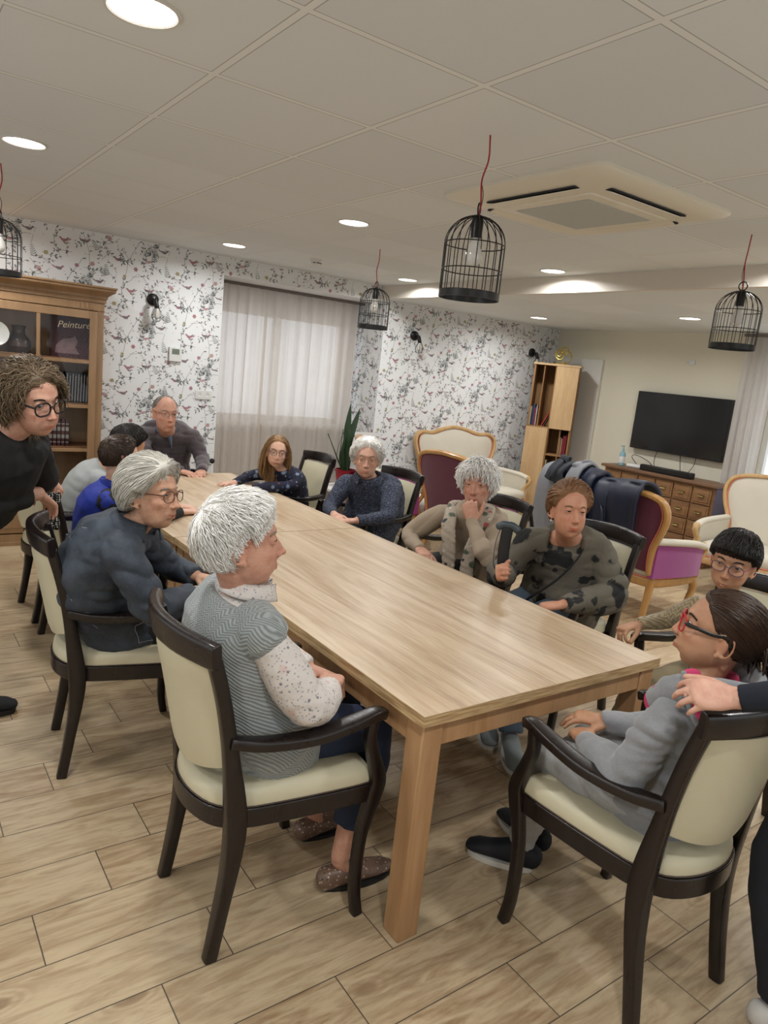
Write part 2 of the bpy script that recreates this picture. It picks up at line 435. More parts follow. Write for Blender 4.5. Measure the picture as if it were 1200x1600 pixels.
def paper_on(mb, o, u, v, W_, H_, n, phase=0.0):
    """cover the rectangle (o; u*W, v*H) whose outward normal is n"""
    o, u, v, n = [np.array(a, float) for a in (o, u, v, n)]
    i0 = int(math.floor(-phase/TW))-1
    for i in range(i0, int((W_-phase)/TW)+2):
        for j in range(-1, int(H_/TH)+2):
            dx = phase+i*TW; dy = j*TH+(TH/2 if i % 2 else 0)
            for k, (mi, P) in enumerate(TILE):
                Q = [(p[0]+dx, p[1]+dy) for p in P]
                if max(q[0] for q in Q) > W_ or min(q[0] for q in Q) < 0 or max(q[1] for q in Q) > H_ or min(q[1] for q in Q) < 0: continue
                h = 0.0004+0.00012*(k % 6)
                mb.add([o+u*q[0]+v*q[1]+n*h for q in Q], [tuple(range(len(Q)))], mi)
T_ = 0.16
# back wall: left part, header over recess, recess sides/back, right part (one wall mesh, one plane y = Y1)
wb = MB()
wb.b2((X0-0.2, Y1, 0), (RX0, Y1+T_, CZ+0.1)); wb.b2((RX1, Y1, 0), (X1+0.2, Y1+T_, CZ+0.1)); wb.b2((RX0, Y1, RZ), (RX1, Y1+T_, CZ+0.1))
paper_on(wb, (X0, Y1, 0), (1, 0, 0), (0, 0, 1), RX0-X0, CZ, (0, -1, 0), 0.1)
paper_on(wb, (RX1, Y1, 0), (1, 0, 0), (0, 0, 1), X1-RX1, CZ2, (0, -1, 0), 0.27)
paper_on(wb, (RX0, Y1, RZ), (1, 0, 0), (0, 0, 1), RX1-RX0, CZ-RZ, (0, -1, 0), 0.1)
# recess
wb.b2((RX1, Y1+T_, 0), (RX1+0.12, RY+0.2, RZ+0.2)); wb.b2((RX0-0.12, Y1+T_, 0), (RX0, RY+0.2, RZ+0.2)); wb.b2((RX0, Y1+T_, RZ), (RX1, RY+0.2, RZ+0.2))
paper_on(wb, (RX1, RY, 0), (0, -1, 0), (0, 0, 1), RY-Y1, RZ, (-1, 0, 0), 0.05)
WX0, WX1, WZ0, WZ1 = 2.74, 4.36, 0.98, 2.12
wb.b2((RX0, RY, 0), (RX1, RY+0.2, WZ0)); wb.b2((RX0, RY, WZ1), (RX1, RY+0.2, RZ)); wb.b2((RX0, RY, WZ0), (WX0, RY+0.2, WZ1)); wb.b2((WX1, RY, WZ0), (RX1, RY+0.2, WZ1))
wb.build('wall_back', PAPER, smooth=False, fix=False)['kind'] = 'structure'
white_pvc = plain('white_pvc', '#e3e3df', 0.35, var=0.02)
def thin_glass(name, refl=0.06, tint='#ffffff'):
    m = Mt(name); t = m.t; tp = t.nodes.new('ShaderNodeBsdfTransparent'); tp.inputs[0].default_value = lin(tint); g = t.nodes.new('ShaderNodeBsdfGlossy'); g.inputs['Roughness'].default_value = 0.02
    a = t.nodes.new('ShaderNodeMixShader'); a.inputs[0].default_value = refl; t.links.new(tp.outputs[0], a.inputs[1]); t.links.new(g.outputs[0], a.inputs[2]); t.links.new(a.outputs[0], t.nodes['Material Output'].inputs[0]); return m.m
glass = thin_glass('window_glass', 0.05)
def window(name, a, b, axis, z0, z1, at_, mull):
    """frame box with mullions in the wall plane; axis 0: runs along x at y=at_, axis 1: along y at x=at_"""
    m = MB()
    def bar(p, q, za, zb, d=0.06):
        if axis == 0: m.b2((p, at_, za), (q, at_+d, zb))
        else: m.b2((at_, p, za), (at_+d, q, zb))
    bar(a, b, z0, z0+0.06); bar(a, b, z1-0.06, z1); bar(a, a+0.06, z0, z1); bar(b-0.06, b, z0, z1)
    for t in mull: bar(t-0.04, t+0.04, z0, z1)
    f = tag(m.build(name, white_pvc, bevel=0.004), kind='structure')
    g = MB()
    if axis == 0: g.b2((a+0.03, at_+0.025, z0+0.03), (b-0.03, at_+0.031, z1-0.03))
    else: g.b2((at_+0.025, a+0.03, z0+0.03), (at_+0.031, b-0.03, z1-0.03))
    g.build('window_pane', glass, f, smooth=False)
window('window_1', WX0, WX1, 0, WZ0, WZ1, RY+0.06, [(WX0+WX1)/2])
tag(MB().b2((RX0+0.003, RY-0.10, WZ0-0.05), (RX1-0.003, RY+0.055, WZ0-0.012)).build('trim_window_sill', white_pvc, bevel=0.004), kind='structure')
# TV wall with the second window
TWY0, TWY1, TWZ0, TWZ1 = 2.1, 3.68, 0.35, 2.12
wt = MB(); wt.b2((X1, TWY1, 0), (X1+T_, Y1+0.2, CZ+0.1)); wt.b2((X1, Y0-0.2, 0), (X1+T_, TWY0, CZ+0.1)); wt.b2((X1, TWY0, 0), (X1+T_, TWY1, TWZ0)); wt.b2((X1, TWY0, TWZ1), (X1+T_, TWY1, CZ+0.1))
wt.build('wall_right', M_tvwall, smooth=False)['kind'] = 'structure'
window('window_2', TWY0, TWY1, 1, TWZ0, TWZ1, X1+0.08, [2.9])
# unseen walls behind the photographer; their wide windows are added to brighten the ceiling
wl_ = MB(); wl_.b2((X0-0.2, Y0-0.2, 0), (X0, Y1, 0.5)).b2((X0-0.2, Y0-0.2, 2.2), (X0, Y1, CZ+0.1)).b2((X0-0.2, Y0-0.2, 0.5), (X0, 0.9, 2.2)).b2((X0-0.2, 5.1, 0.5), (X0, Y1, 2.2))
wl_.build('wall_left', M_side, smooth=False)['kind'] = 'structure'
wf_ = MB(); wf_.b2((X0, Y0-0.2, 0), (X1+0.2, Y0, 0.5)).b2((X0, Y0-0.2, 2.2), (X1+0.2, Y0, CZ+0.1)).b2((X0, Y0-0.2, 0.5), (0.0, Y0, 2.2)).b2((5.2, Y0-0.2, 0.5), (X1+0.2, Y0, 2.2))
wf_.build('wall_front', M_side, smooth=False)['kind'] = 'structure'
window('window_added_left', 0.9, 5.1, 1, 0.5, 2.2, X0-0.12, [2.3, 3.7])  # added out of view as daylight fill
window('window_added_front', 0.0, 5.2, 0, 0.5, 2.2, Y0-0.12, [1.3, 2.6, 3.9])  # likewise added, unseen, for fill from behind the camera
skirt = plain('white_skirting', '#d9d6ce', 0.5)
tag(MB().b2((X0, Y1-0.014, 0), (RX0, Y1-0.001, 0.08)).b2((RX1, Y1-0.014, 0), (X1-0.016, Y1-0.001, 0.08)).build('baseboard_back', skirt, smooth=False), kind='structure')
tag(MB().b2((X1-0.014, Y0, 0), (X1-0.001, Y1-0.02, 0.08)).build('baseboard_right', skirt, smooth=False), kind='structure')
# white door leaf on the TV wall behind the bookcase
dw = plain('white_door_paint', '#dbdad4', 0.5, var=0.02)
dr = tag(MB().b2((X1-0.045, 5.68, 0.01), (X1-0.003, 6.40, 2.03)).build('door_1', dw, bevel=0.004), kind='structure')

# ---- curtains (sheer, gathered)
def curtain_mat(name, c1, trans=0.45, alpha=0.86):
    m = Mt(name, 0.9); v = m.coord(scale=(1, 1, 1)); n = m.noise(v, 3.5, 3); w = m.noise(m.coord(scale=(300, 300, 30)), 1, 2)
    col = m.mix(n*0.4+w*0.2, c1, '#cfc5bd'); m.base(col)
    t = m.t; tr = t.nodes.new('ShaderNodeBsdfTranslucent'); t.links.new(col.k, tr.inputs[0])
    a = t.nodes.new('ShaderNodeMixShader'); a.inputs[0].default_value = trans
    t.links.new(m.b.outputs[0], a.inputs[1]); t.links.new(tr.outputs[0], a.inputs[2])
    tp = t.nodes.new('ShaderNodeBsdfTransparent'); b = t.nodes.new('ShaderNodeMixShader'); b.inputs[0].default_value = alpha
    t.links.new(tp.outputs[0], b.inputs[1]); t.links.new(a.outputs[0], b.inputs[2])
    t.links.new(b.outputs[0], t.nodes['Material Output'].inputs[0]); return m.m
M_curt = curtain_mat('taupe_sheer_curtain', '#ece5dd', 0.55, 0.86)
M_curt2 = curtain_mat('grey_white_sheer_curtain', '#f0f0f2', 0.6, 0.86)
rail_m = plain('dark_curtain_rail', '#6f6660', 0.5)
def curtain(name, a, b, base, z0, z1, axis, folds, amp, mat, seed, label):
    rng = random.Random(seed); ph = rng.uniform(0, 6); L = b-a
    fx = [rng.uniform(-0.3, 0.3) for _ in range(folds+1)]
    def fn(u, v):
        t = u*folds; k = int(t) % (folds+1)
        top = max(0.0, (v-0.93)/0.07)
        lo = amp*(0.9*math.sin(2*math.pi*t+ph+0.6*math.sin(3*u*6.28)*(1-v)+fx[k]*0.3*(1-v)) + 0.35*math.sin(4.6*math.pi*t+1+2*(1-v)))
        pin = amp*1.5*(abs(((t+0.25) % 1)-0.5)*2)**6*(0.4+0.6*v)
        d = lo*(0.45+0.55*(1-v))*(1-0.4*top)-pin
        x = a+u*L+0.010*math.sin(2*math.pi*t*2+ph)*(1-v)
        return (x, base+d, z0+v*(z1-z0)) if axis == 0 else (base+d, x, z0+v*(z1-z0))
    return MB().grid(fn, folds*14, 24).build(name, mat, angle=180)
def curtain_set(loc_label, name, a, b, base, z0, z1, axis, folds, amp, mat, seed):
    return tag(curtain(name, a, b, base, z0, z1, axis, folds, amp, mat, seed, None), loc_label, 'curtain', 'sheer curtains')
curtain_set('taupe sheer pleated curtain hanging on the plug socket side of the window recess', 'curtain', RX0+0.015, 3.32, 6.86, 0.02, 2.31, 0, 6, 0.03, M_curt, 1)
curtain_set('taupe sheer pleated curtain hanging behind the plant and the birdcage lamp', 'curtain', 3.29, RX1-0.06, 6.885, 0.02, 2.31, 0, 8, 0.03, M_curt, 2)
curtain_set('greyish white sheer curtain over the bright window beside the television', 'curtain', 3.60, 3.93, 7.09, 0.03, 2.33, 1, 4, 0.03, M_curt2, 3)
tag(MB().b2((RX0+0.003, 6.84, 2.312), (RX1-0.003, 6.90, 2.338)).build('curtain_rail', rail_m, bevel=0.002), 'thin curtain rail under the top of the window recess', 'curtain rail')
tag(MB().b2((7.06, 1.7, 2.335), (7.11, 3.95, 2.36)).build('curtain_rail', rail_m, bevel=0.002), 'thin curtain rail above the bright window by the television', 'curtain rail')
# ================================================================ TABLES
TZ = 0.735
M_top = None
def table_mats():
    m = Mt('oak_laminate', 0.38); v = m.coord(scale=(9, 0.9, 9)); x, y, z = m.xyz(m.coord())
    n1 = m.noise(v, 1.0, 6, 0.6, 1.2); n2 = m.noise(m.coord(scale=(60, 2.5, 60)), 2.0, 4, 0.65); n3 = m.noise(m.coord(scale=(22, 0.8, 22)), 1.0, 3, 0.5, 0.5)
    c = m.mix(n1.smooth(0.35, 0.68), '#c6b195', '#a98e6e'); c = m.mix(n3.smooth(0.52, 0.72)*0.6, c, '#937759'); c = m.mix(n2.smooth(0.45, 0.7)*0.4, c, '#d3c3aa')
    m.base(c); m.rough(n2*0.14+0.30); m.bump(n2, 0.12, 0.002)
    e = Mt('oak_laminate_edge', 0.5); w = e.noise(e.coord(scale=(8, 8, 160)), 1.0, 3, 0.6)
    e.base(e.mix(w.smooth(0.35, 0.65), '#c2a87e', '#9a7b54'))
    return m.m, e.m
M_top, M_edge = table_mats()
M_beech = wood('beech_table_legs', '#b08a64', '#9c7650', 2, 1.0, 0.4, 10, 0.2)
def make_table(x0, y0, x1, y1, label):
    cx, cy = (x0+x1)/2, (y0+y1)/2; W_, L_ = (x1-x0), (y1-y0)
    t = empty('dining_table', (cx, cy, 0), 0, label, 'table', 'oak-topped tables pushed together')
    tp = MB().b2((-W_/2, -L_/2, TZ-0.034), (W_/2, L_/2, TZ-0.0005), 1).add([(-W_/2+.001, -L_/2+.001, TZ), (W_/2-.001, -L_/2+.001, TZ), (W_/2-.001, L_/2-.001, TZ), (-W_/2+.001, L_/2-.001, TZ)], [(0, 1, 2, 3)], 0)
    tp.build('tabletop', [M_top, M_edge], t, smooth=False, fix=False)
    ap = MB(); i = 0.018; a = 0.022
    ap.b2((-W_/2+.07, -L_/2+i, TZ-0.112), (W_/2-.07, -L_/2+i+a, TZ-0.034)).b2((-W_/2+.07, L_/2-i-a, TZ-0.112), (W_/2-.07, L_/2-i, TZ-0.034))
    ap.b2((-W_/2+i, -L_/2+.07, TZ-0.112), (-W_/2+i+a, L_/2-.07, TZ-0.034)).b2((W_/2-i-a, -L_/2+.07, TZ-0.112), (W_/2-i, L_/2-.07, TZ-0.034))
    ap.build('apron_frame', M_beech, t, bevel=0.002)
    for sx in (-1, 1):
        for sy in (-1, 1):
            lg = MB(); x, y = sx*(W_/2-0.012-0.037), sy*(L_/2-0.012-0.037)
            lg.box((x, y, (TZ-0.034)/2), (0.074, 0.074, TZ-0.034)); lg.build('leg', M_beech, t, bevel=0.004)
TX0, TX1 = 1.208, 2.300
make_table(TX0, 1.362, TX1, 3.366, 'long oak-topped table with square beech legs, nearest the camera')
make_table(TX0-0.004, 3.370, TX1-0.004, 5.20, 'far oak-topped table on which the man and the girl rest their hands')

# ================================================================ DARK ARMCHAIRS
M_dark = Mt('dark_espresso_lacquer', 0.28); _n = M_dark.noise(M_dark.coord(scale=(12, 12, 2)), 4, 4)
M_dark.base(M_dark.mix(_n, '#120c0b', '#1d1412')); M_dark.rough(_n*0.2+0.20); M_dark = M_dark.m
M_cream = plain('cream_leatherette', '#c9c2a6', 0.42, var=0.05, scale=5, bump=0.10, bscale=260)
M_stud = plain('seat_piping_brown', '#4a3a30', 0.6)  # dark brown piping around the seat edge
def make_chair(label, group='dark wood armchairs around the table', cat='chair'):
    t = empty('dining_armchair', (0, 0, 0), 0, label, cat, group)
    # local: +x forward, origin on the floor under the seat; rear legs at x=-0.22
    for sy in (-1, 1):
        m = MB()   # rear leg and back post in one curved stick
        P = spline([(-0.235, sy*0.192, 0.0), (-0.212, sy*0.190, 0.14), (-0.190, sy*0.192, 0.30), (-0.188, sy*0.197, 0.43), (-0.215, sy*0.203, 0.62), (-0.246, sy*0.207, 0.78), (-0.280, sy*0.209, 0.905)], 6)
        R = [(0.017+0.006*math.sin(min(1, i/len(P)*1.6)*3.14), 0.0185+0.012*math.exp(-((P[i][2]-0.43)/0.16)**2)) for i in range(len(P))]
        m.sweep(P, R, 14, side=(0, 1, 0), power=6, caps='flat'); m.build('back_leg', M_dark, t, bevel=0.002)
        m = MB()   # front leg sweeping up to the arm
        P = spline([(0.222, sy*0.238, 0.0), (0.208, sy*0.234, 0.10), (0.212, sy*0.232, 0.27), (0.240, sy*0.236, 0.40), (0.246, sy*0.240, 0.46), (0.214, sy*0.246, 0.55), (0.194, sy*0.252, 0.61), (0.196, sy*0.256, 0.665)], 6)
        R = [(0.0165, 0.0165+0.010*math.exp(-((p[2]-0.42)/0.10)**2)) for p in P]
        m.sweep(P, R, 14, side=(0, 1, 0), power=6, caps='flat'); m.build('front_leg', M_dark, t, bevel=0.002)
        m = MB()   # arm
        P = spline([(-0.222, sy*0.212, 0.668), (-0.13, sy*0.236, 0.655), (0.0, sy*0.256, 0.655), (0.12, sy*0.262, 0.672), (0.200, sy*0.260, 0.684), (0.232, sy*0.258, 0.678)], 7)
        R = [(0.0185+0.010*math.sin(3.14*min(1, i/len(P)*1.05)), 0.0165) for i in range(len(P))]
        m.sweep(P, R, 14, side=(0, 1, 0), power=4.5, caps='flat'); m.build('armrest', M_dark, t, bevel=0.003)
    # seat rail: D-shaped ring around the cushion
    def outline(k, off=0.0):
        pts = []
        for (x, y) in [(0.250, 0.0), (0.252, 0.12), (0.246, 0.215), (0.225, 0.240), (0.10, 0.232), (-0.06, 0.212), (-0.16, 0.192), (-0.225, 0.150), (-0.258, 0.08), (-0.268, 0.0)]:
            pts.append((x, y))
        full = pts+[(x, -y) for x, y in pts[-2:0:-1]]
        c = np.array(full); n = len(c); c = np.array([c[(i)] for i in range(n)])
        s_ = np.array([spline(np.vstack([c[-1:], c, c[:2]]), 3)[3+j] for j in range(n*3)])
        return s_*(1+off)
    ring = outline(0); z0, z1 = 0.385, 0.443; m = MB(); n = len(ring); inn = ring*0.90
    vs = [(p[0], p[1], z0) for p in ring]+[(p[0], p[1], z1) for p in ring]+[(p[0], p[1], z1) for p in inn]+[(p[0], p[1], z0) for p in inn]
    fs = []
    for i in range(n):
        j = (i+1) % n
        for k in range(4): fs.append((k*n+i, k*n+j, ((k+1) % 4)*n+j, ((k+1) % 4)*n+i))
    m.add(vs, fs); m.build('seat_rail', M_dark, t, bevel=0.003, angle=30)
    m = MB(); rings = []
    for (sc, z) in ((0.90, 0.41), (0.965, 0.436), (0.972, 0.455), (0.96, 0.476), (0.92, 0.492), (0.80, 0.503), (0.5, 0.509), (0.2, 0.511)):
        rings.append([(p[0]*sc, p[1]*sc, z) for p in ring])
    vs = [q for r in rings for q in r]; fs = [(k*n+i, k*n+(i+1) % n, (k+1)*n+(i+1) % n, (k+1)*n+i) for k in range(len(rings)-1) for i in range(n)]
    fs += [tuple(range(n-1, -1, -1)), tuple((len(rings)-1)*n+i for i in range(n))]
    m.add(vs, fs); m.build('seat', M_cream, t, angle=80)
    MB().sweep(np.array([(p[0]*0.975, p[1]*0.975, 0.446) for p in ring]), 0.0022, 6, closed=True).build('seat_welt', M_stud, t)
    # bowed upholstered back panel, narrowing downwards, curved lower edge
    def xb(z): return np.interp(z, [0.43, 0.62, 0.78, 0.905, 0.97], [-0.188, -0.215, -0.246, -0.280, -0.298])
    def hw(z): return np.interp(z, [0.43, 0.62, 0.905], [0.180, 0.188, 0.193])
    m = MB()
    def fn(u, v):
        s_ = u*2-1; zlo = 0.535+0.045*(s_**2)-0.0; z = zlo+v*(0.878-zlo); w = hw(z)*0.985
        bow = 0.052*(1-s_*s_); th = 0.020*(1-(abs(s_))**4)*(1-(abs(2*v-1))**6)
        return (xb(z)-bow+0.004+th, s_*w, z)
    def fb(u, v):
        s_ = 1-u*2; zlo = 0.535+0.045*(s_**2); z = zlo+v*(0.878-zlo); w = hw(z)*0.985
        bow = 0.052*(1-s_*s_); th = 0.010*(1-(abs(s_))**4)*(1-(abs(2*v-1))**6)
        return (xb(z)-bow-0.014-th, s_*w, z)
    m.grid(fn, 17, 12); m.grid(fb, 17, 12)
    o1 = 17*12; e = []
    for j in range(11): e.append((j, j+1, o1+16*12+j+1, o1+16*12+j)); e.append((16*12+j+1, 16*12+j, o1+j, o1+j+1))
    for i in range(16): e.append((i*12, (i+1)*12, o1+(15-i)*12, o1+(16-i)*12)); e.append(((i+1)*12+11, i*12+11, o1+(16-i)*12+11, o1+(15-i)*12+11))
    m.f += e; m.mi += [0]*len(e)
    m.build('backrest', M_cream, t, angle=50)
    m = MB()   # curved crest rail overhanging the posts
    P = [(xb(0.92)-0.056*(1-s_*s_)+0.004*abs(s_), s_*0.232, 0.918+0.008*(1-s_*s_)) for s_ in np.linspace(-1, 1, 19)]
    P = np.array(P); m.sweep(P, [(0.017, 0.040-0.004*abs(s_)) for s_ in np.linspace(-1, 1, 19)], 16, side=np.array([(1, 0, 0.10)]*19), power=4.5, caps='flat'); m.build('crest_rail', M_dark, t, bevel=0.004)
    return t
chair0 = make_chair('cream and dark wood armchair nearest the camera, under the woman in the grey knitted vest')
def place_chair(x, y, deg, label, z=0):
    c = copy_tree(chair0, label=label); c.location = (x, y, z); c.rotation_euler = (0, 0, math.radians(deg)); return c
chair0.location = (0.957, 1.775, 0)
place_chair(0.815, 2.815, -7.9, 'dark wood armchair holding the woman in the denim jacket')
place_chair(0.992, 3.97, 3, 'dark wood armchair of the boy in blue, the curly-haired woman leaning on its back')
place_chair(0.975, 4.53, 2, 'dark wood armchair of the black-haired child in pale grey')
place_chair(1.80, 1.056, 86.9, 'dark wood armchair of the girl in the grey hoodie, at the table end')
place_chair(2.90, 2.33, 180, 'dark wood armchair behind the woman in the leaf-print jumper')
place_chair(2.76, 1.37, 180, 'dark wood armchair of the boy in the beige cable-knit jumper')
place_chair(2.56, 4.81, 180, 'dark wood armchair of the little girl in floral navy')
place_chair(2.83, 4.07, 182, 'dark wood armchair of the white-haired woman in the navy mottled cardigan')
place_chair(2.88, 3.08, 185, 'dark wood armchair of the woman with spiky white hair')
place_chair(1.89, 5.78, -90, 'dark armchair of the bald man at the far end of the table')

# ================================================================ LOUIS-STYLE ARMCHAIRS AND SETTEE
M_gold = wood('honey_gilt_wood', '#b98c52', '#a67a43', 2, 1.4, 0.38, 6, 0.3)
M_goldl = wood('pale_honey_wood', '#cba878', '#b8935f', 2, 1.4, 0.38, 6, 0.3)
M_plum = plain('dark_plum_velvet', '#5b1230', 0.75, var=0.15, scale=4, sheen=0.4)
M_magenta = plain('magenta_velvet', '#8d1f78', 0.7, var=0.12, scale=4, sheen=0.6)
M_pipe = plain('coral_piping', '#d9765a', 0.6)
M_linen = plain('ivory_upholstery', '#cdc6b6', 0.8, var=0.05, scale=6, bump=0.1, bscale=400)
def back_outline(w, h, style):
    """half outline of the show-wood back from bottom centre, local (y,z)"""
    if style == 'sofa': pts = [(w*0.40, 0.0), (w*0.43, h*0.12), (w*0.455, h*0.40), (w*0.51, h*0.66), (w*0.51, h*0.82), (w*0.44, h*0.905), (w*0.30, h*0.90), (w*0.14, h*0.97), (0.0, h)]
    else: pts = [(w*0.36, 0.0), (w*0.36, h*0.14), (w*0.385, h*0.34), (w*0.47, h*0.58), (w*0.50, h*0.76), (w*0.455, h*0.90), (w*0.33, h*0.965), (w*0.15, h*0.99), (0.0, h)]
    return pts
def make_fauteuil(name, label, cat, w, h_top, body, bodyside, frame, group, style='chair', depth=0.56, seat_z=0.40, lean=0.12):
    """local: +x forward, origin on the floor; back plane near x=-depth/2"""
    t = empty(name, (0, 0, 0), 0, label, cat, group)
    hz = seat_z-0.02; hb = h_top-hz; xb = -depth/2
    half = back_outline(w, hb, style); full = spline([(y, z) for y, z in half]+[(-y, z) for y, z in half[-2::-1]], 5)
    full[:, 1] = np.maximum(full[:, 1], 0)
    def B(y, z, off=0.0): return (xb-lean*(z/hb)-0.05*(1-(2*y/w)**2)*0.6+off, y, hz+z)
    P = np.array([B(y, z) for y, z in full])
    MB().sweep(P, [(0.026+0.008*(p[2]-hz)/hb, 0.021) for p in P], 12, side=(0.99, 0, 0.12), power=2.6).build('back_frame', frame, t)
    # stuffed panel front and velvet back, inside the frame
    inn = np.array(full)*[0.93, 0.97]+[0, 0.01]; n = len(inn); cy, cz = 0.0, hb*0.5
    for nm, off, sgn, mt in (('backrest', 0.012, 1, body[0]), ('back_cover', -0.012, -1, body[1])):
        m = MB(); vs = []; K = 6
        for k in range(K):
            s_ = 1-k/K
            for y, z in inn:
                yy, zz = cy+(y-cy)*s_, cz+(z-cz)*s_
                b = B(yy, zz, off+sgn*0.035*math.sqrt(1-s_**2)*(1 if sgn > 0 else 0.35)); vs.append(b)
        vs.append(B(cy, cz, off+sgn*0.035*(1 if sgn > 0 else 0.35)))
        fs = [(k*n+i, k*n+(i+1) % n, (k+1)*n+(i+1) % n, (k+1)*n+i) for k in range(K-1) for i in range(n)]+[((K-1)*n+i, (K-1)*n+(i+1) % n, K*n) for i in range(n)]
        m.add(vs, fs).build(nm, mt, t, angle=180)
        MB().sweep([B(y, z, off*1.6) for y, z in inn], 0.005, 6).build('piping', M_pipe, t)
    wf = w*1.0; d = depth
    # seat rail (wood), cushion, legs
    def seat_ring(s_, z, grow=0.0):
        c = [(d/2+0.03, 0), (d/2+0.02, w*0.30), (d/2-0.01, w*0.455), (d*0.2, w*0.475), (-d*0.25, w*0.44), (-d/2, w*0.36), (-d/2-0.02, 0)]
        full_ = c+[(x, -y) for x, y in c[-2:0:-1]]; full_ = spline(full_+full_[:1], 4)[:-1]
        return [(x*s_, y*s_, z) for x, y in full_]
    def stack(levels, nm, mt, par=t):
        vs = []; 
        for s_, z in levels: r = seat_ring(s_, z); vs += r
        n_ = len(r); fs = [(k*n_+i, k*n_+(i+1) % n_, (k+1)*n_+(i+1) % n_, (k+1)*n_+i) for k in range(len(levels)-1) for i in range(n_)]
        fs += [tuple(range(n_-1, -1, -1)), tuple((len(levels)-1)*n_+i for i in range(n_))]
        return MB().add(vs, fs).build(nm, mt, par, angle=50)
    stack([(0.97, seat_z-0.13), (1.0, seat_z-0.12), (1.0, seat_z-0.07), (0.97, seat_z-0.06)], 'seat_rail', frame)
    stack([(0.94, seat_z-0.06), (0.975, seat_z-0.04), (0.985, seat_z), (0.95, seat_z+0.035), (0.8, seat_z+0.055), (0.4, seat_z+0.065)], 'seat', body[0])
    MB().sweep(np.array(seat_ring(0.995, seat_z-0.056)), 0.005, 6, closed=True).build('piping', M_pipe, t)
    for sy in (-1, 1):
        MB().sweep(spline([(d/2-0.02, sy*w*0.42, seat_z-0.08), (d/2+0.01, sy*w*0.44, seat_z-0.18), (d/2-0.02, sy*w*0.42, 0.10), (d/2+0.01, sy*w*0.43, 0.0)], 5), [0.030, 0.031, 0.031, 0.031, 0.031, 0.030, 0.028, 0.026, 0.024, 0.022, 0.02, 0.018, 0.016, 0.016, 0.018, 0.02][:16], 10).build('leg', frame, t)
        MB().sweep(spline([(-d/2+0.03, sy*w*0.36, seat_z-0.06), (-d/2+0.01, sy*w*0.36, seat_z-0.2), (-d/2-0.04, sy*w*0.37, 0.0)], 5), [0.030, 0.029, 0.028, 0.027, 0.026, 0.025, 0.024, 0.023, 0.022, 0.021, 0.02], 10, power=3).build('leg', frame, t)
        # upholstered arm: stuffed side panel + padded roll + carved front support
        za = seat_z+0.21
        path = spline([(-d/2-0.03, sy*w*0.40, za+0.02), (-d*0.2, sy*w*0.47, za+0.01), (d*0.15, sy*w*0.52, za-0.005), (d*0.36, sy*w*0.53, za-0.03)], 5)
        side_lo = [(p[0], p[1]*0.985, seat_z-0.05) for p in path]
        m = MB(); k = len(path); q = []
        for p, l in zip(path, side_lo): q += [(l[0], l[1]+sy*0.012, l[2]), (p[0], p[1]+sy*0.012, p[2]-0.01), (p[0], p[1]-sy*0.03, p[2]-0.01), (l[0], l[1]-sy*0.03, l[2])]
        fs = [(4*i+a, 4*i+(a+1) % 4, 4*i+4+(a+1) % 4, 4*i+4+a) for i in range(k-1) for a in range(4)]+[(0, 1, 2, 3), (4*k-1, 4*k-2, 4*k-3, 4*k-4)]
        m.add(q, fs).build('side_panel', bodyside, t, angle=40)
        MB().sweep(path, [(0.036, 0.027)]*len(path), 14, side=(0, 1, 0)).build('arm_pad', body[0], t)
        MB().sweep(spline([(d*0.39, sy*w*0.52, za-0.015), (d*0.42, sy*w*0.53, za-0.07), (d*0.35, sy*w*0.50, seat_z+0.05), (d*0.40, sy*w*0.485, seat_z-0.06)], 5), [(0.026, 0.018)]*16, 10, side=(0, 1, 0)).build('arm_support', frame, t)
    return t
FG = 'upholstered period-style armchairs'
f1 = make_fauteuil('upholstered_armchair', 'plum-backed gilt armchair with magenta sides, coats thrown over it', 'armchair', 0.70, 0.985, (M_linen, M_plum), M_magenta, M_gold, FG)
f1.location = (4.93, 3.24, 0); f1.rotation_euler = (0, 0, math.radians(4))
f2 = copy_tree(f1, label='plum-backed gilt armchair behind the spiky white-haired woman'); f2.location = (4.55, 4.86, 0); f2.rotation_euler = (0, 0, math.radians(6))
f3 = copy_tree(f1, label='plum and gilt armchair half hidden behind the poster and the woman in navy'); f3.location = (4.22, 5.57, 0); f3.rotation_euler = (0, 0, math.radians(-36))
f4 = make_fauteuil('upholstered_armchair', 'ivory armchair with pale honey wood frame in front of the chest of drawers', 'armchair', 0.72, 1.05, (M_linen, M_linen), M_linen, M_goldl, FG)
f4.location = (6.28, 3.12, 0); f4.rotation_euler = (0, 0, math.radians(193))
st = make_fauteuil('settee', 'ivory settee with a curvy gilt back against the wallpaper', 'settee', 1.18, 1.07, (M_linen, M_linen), M_linen, M_goldl, None, 'sofa', 0.62)
st.location = (5.62, 5.98, 0); st.rotation_euler = (0, 0, math.radians(-90))

# ================================================================ CHEST OF DRAWERS, TV, BOOKCASE
M_dresser = wood('worn_pine_drawers', '#8d6844', '#6f4e31', 1, 1.5, 0.55, 6)
M_dtop = wood('worn_pine_top', '#7c5d41', '#65493a', 1, 1.2, 0.5, 8)
M_brass = plain('aged_brass', '#8d7a4d', 0.35, 0.9, var=0.2)
M_violet = plain('violet_painted_side', '#5b5468', 0.7, var=0.1)
dy0, dy1, dx0, dx1, dh = 3.78, 5.17, 6.80, 7.17, 0.865
ch = empty('chest_of_drawers', ((dx0+dx1)/2, (dy0+dy1)/2, 0), 0, 'worn pine apothecary chest of small drawers below the television', 'chest of drawers')
hx, hy = (dx1-dx0)/2, (dy1-dy0)/2
MB().b2((-hx+0.03, -hy+0.02, 0.05), (hx, hy-0.02, dh-0.03)).b2((-hx+0.01, -hy+0.03, 0.0), (hx, hy-0.03, 0.10)).build('carcass', M_dresser, ch, bevel=0.003)
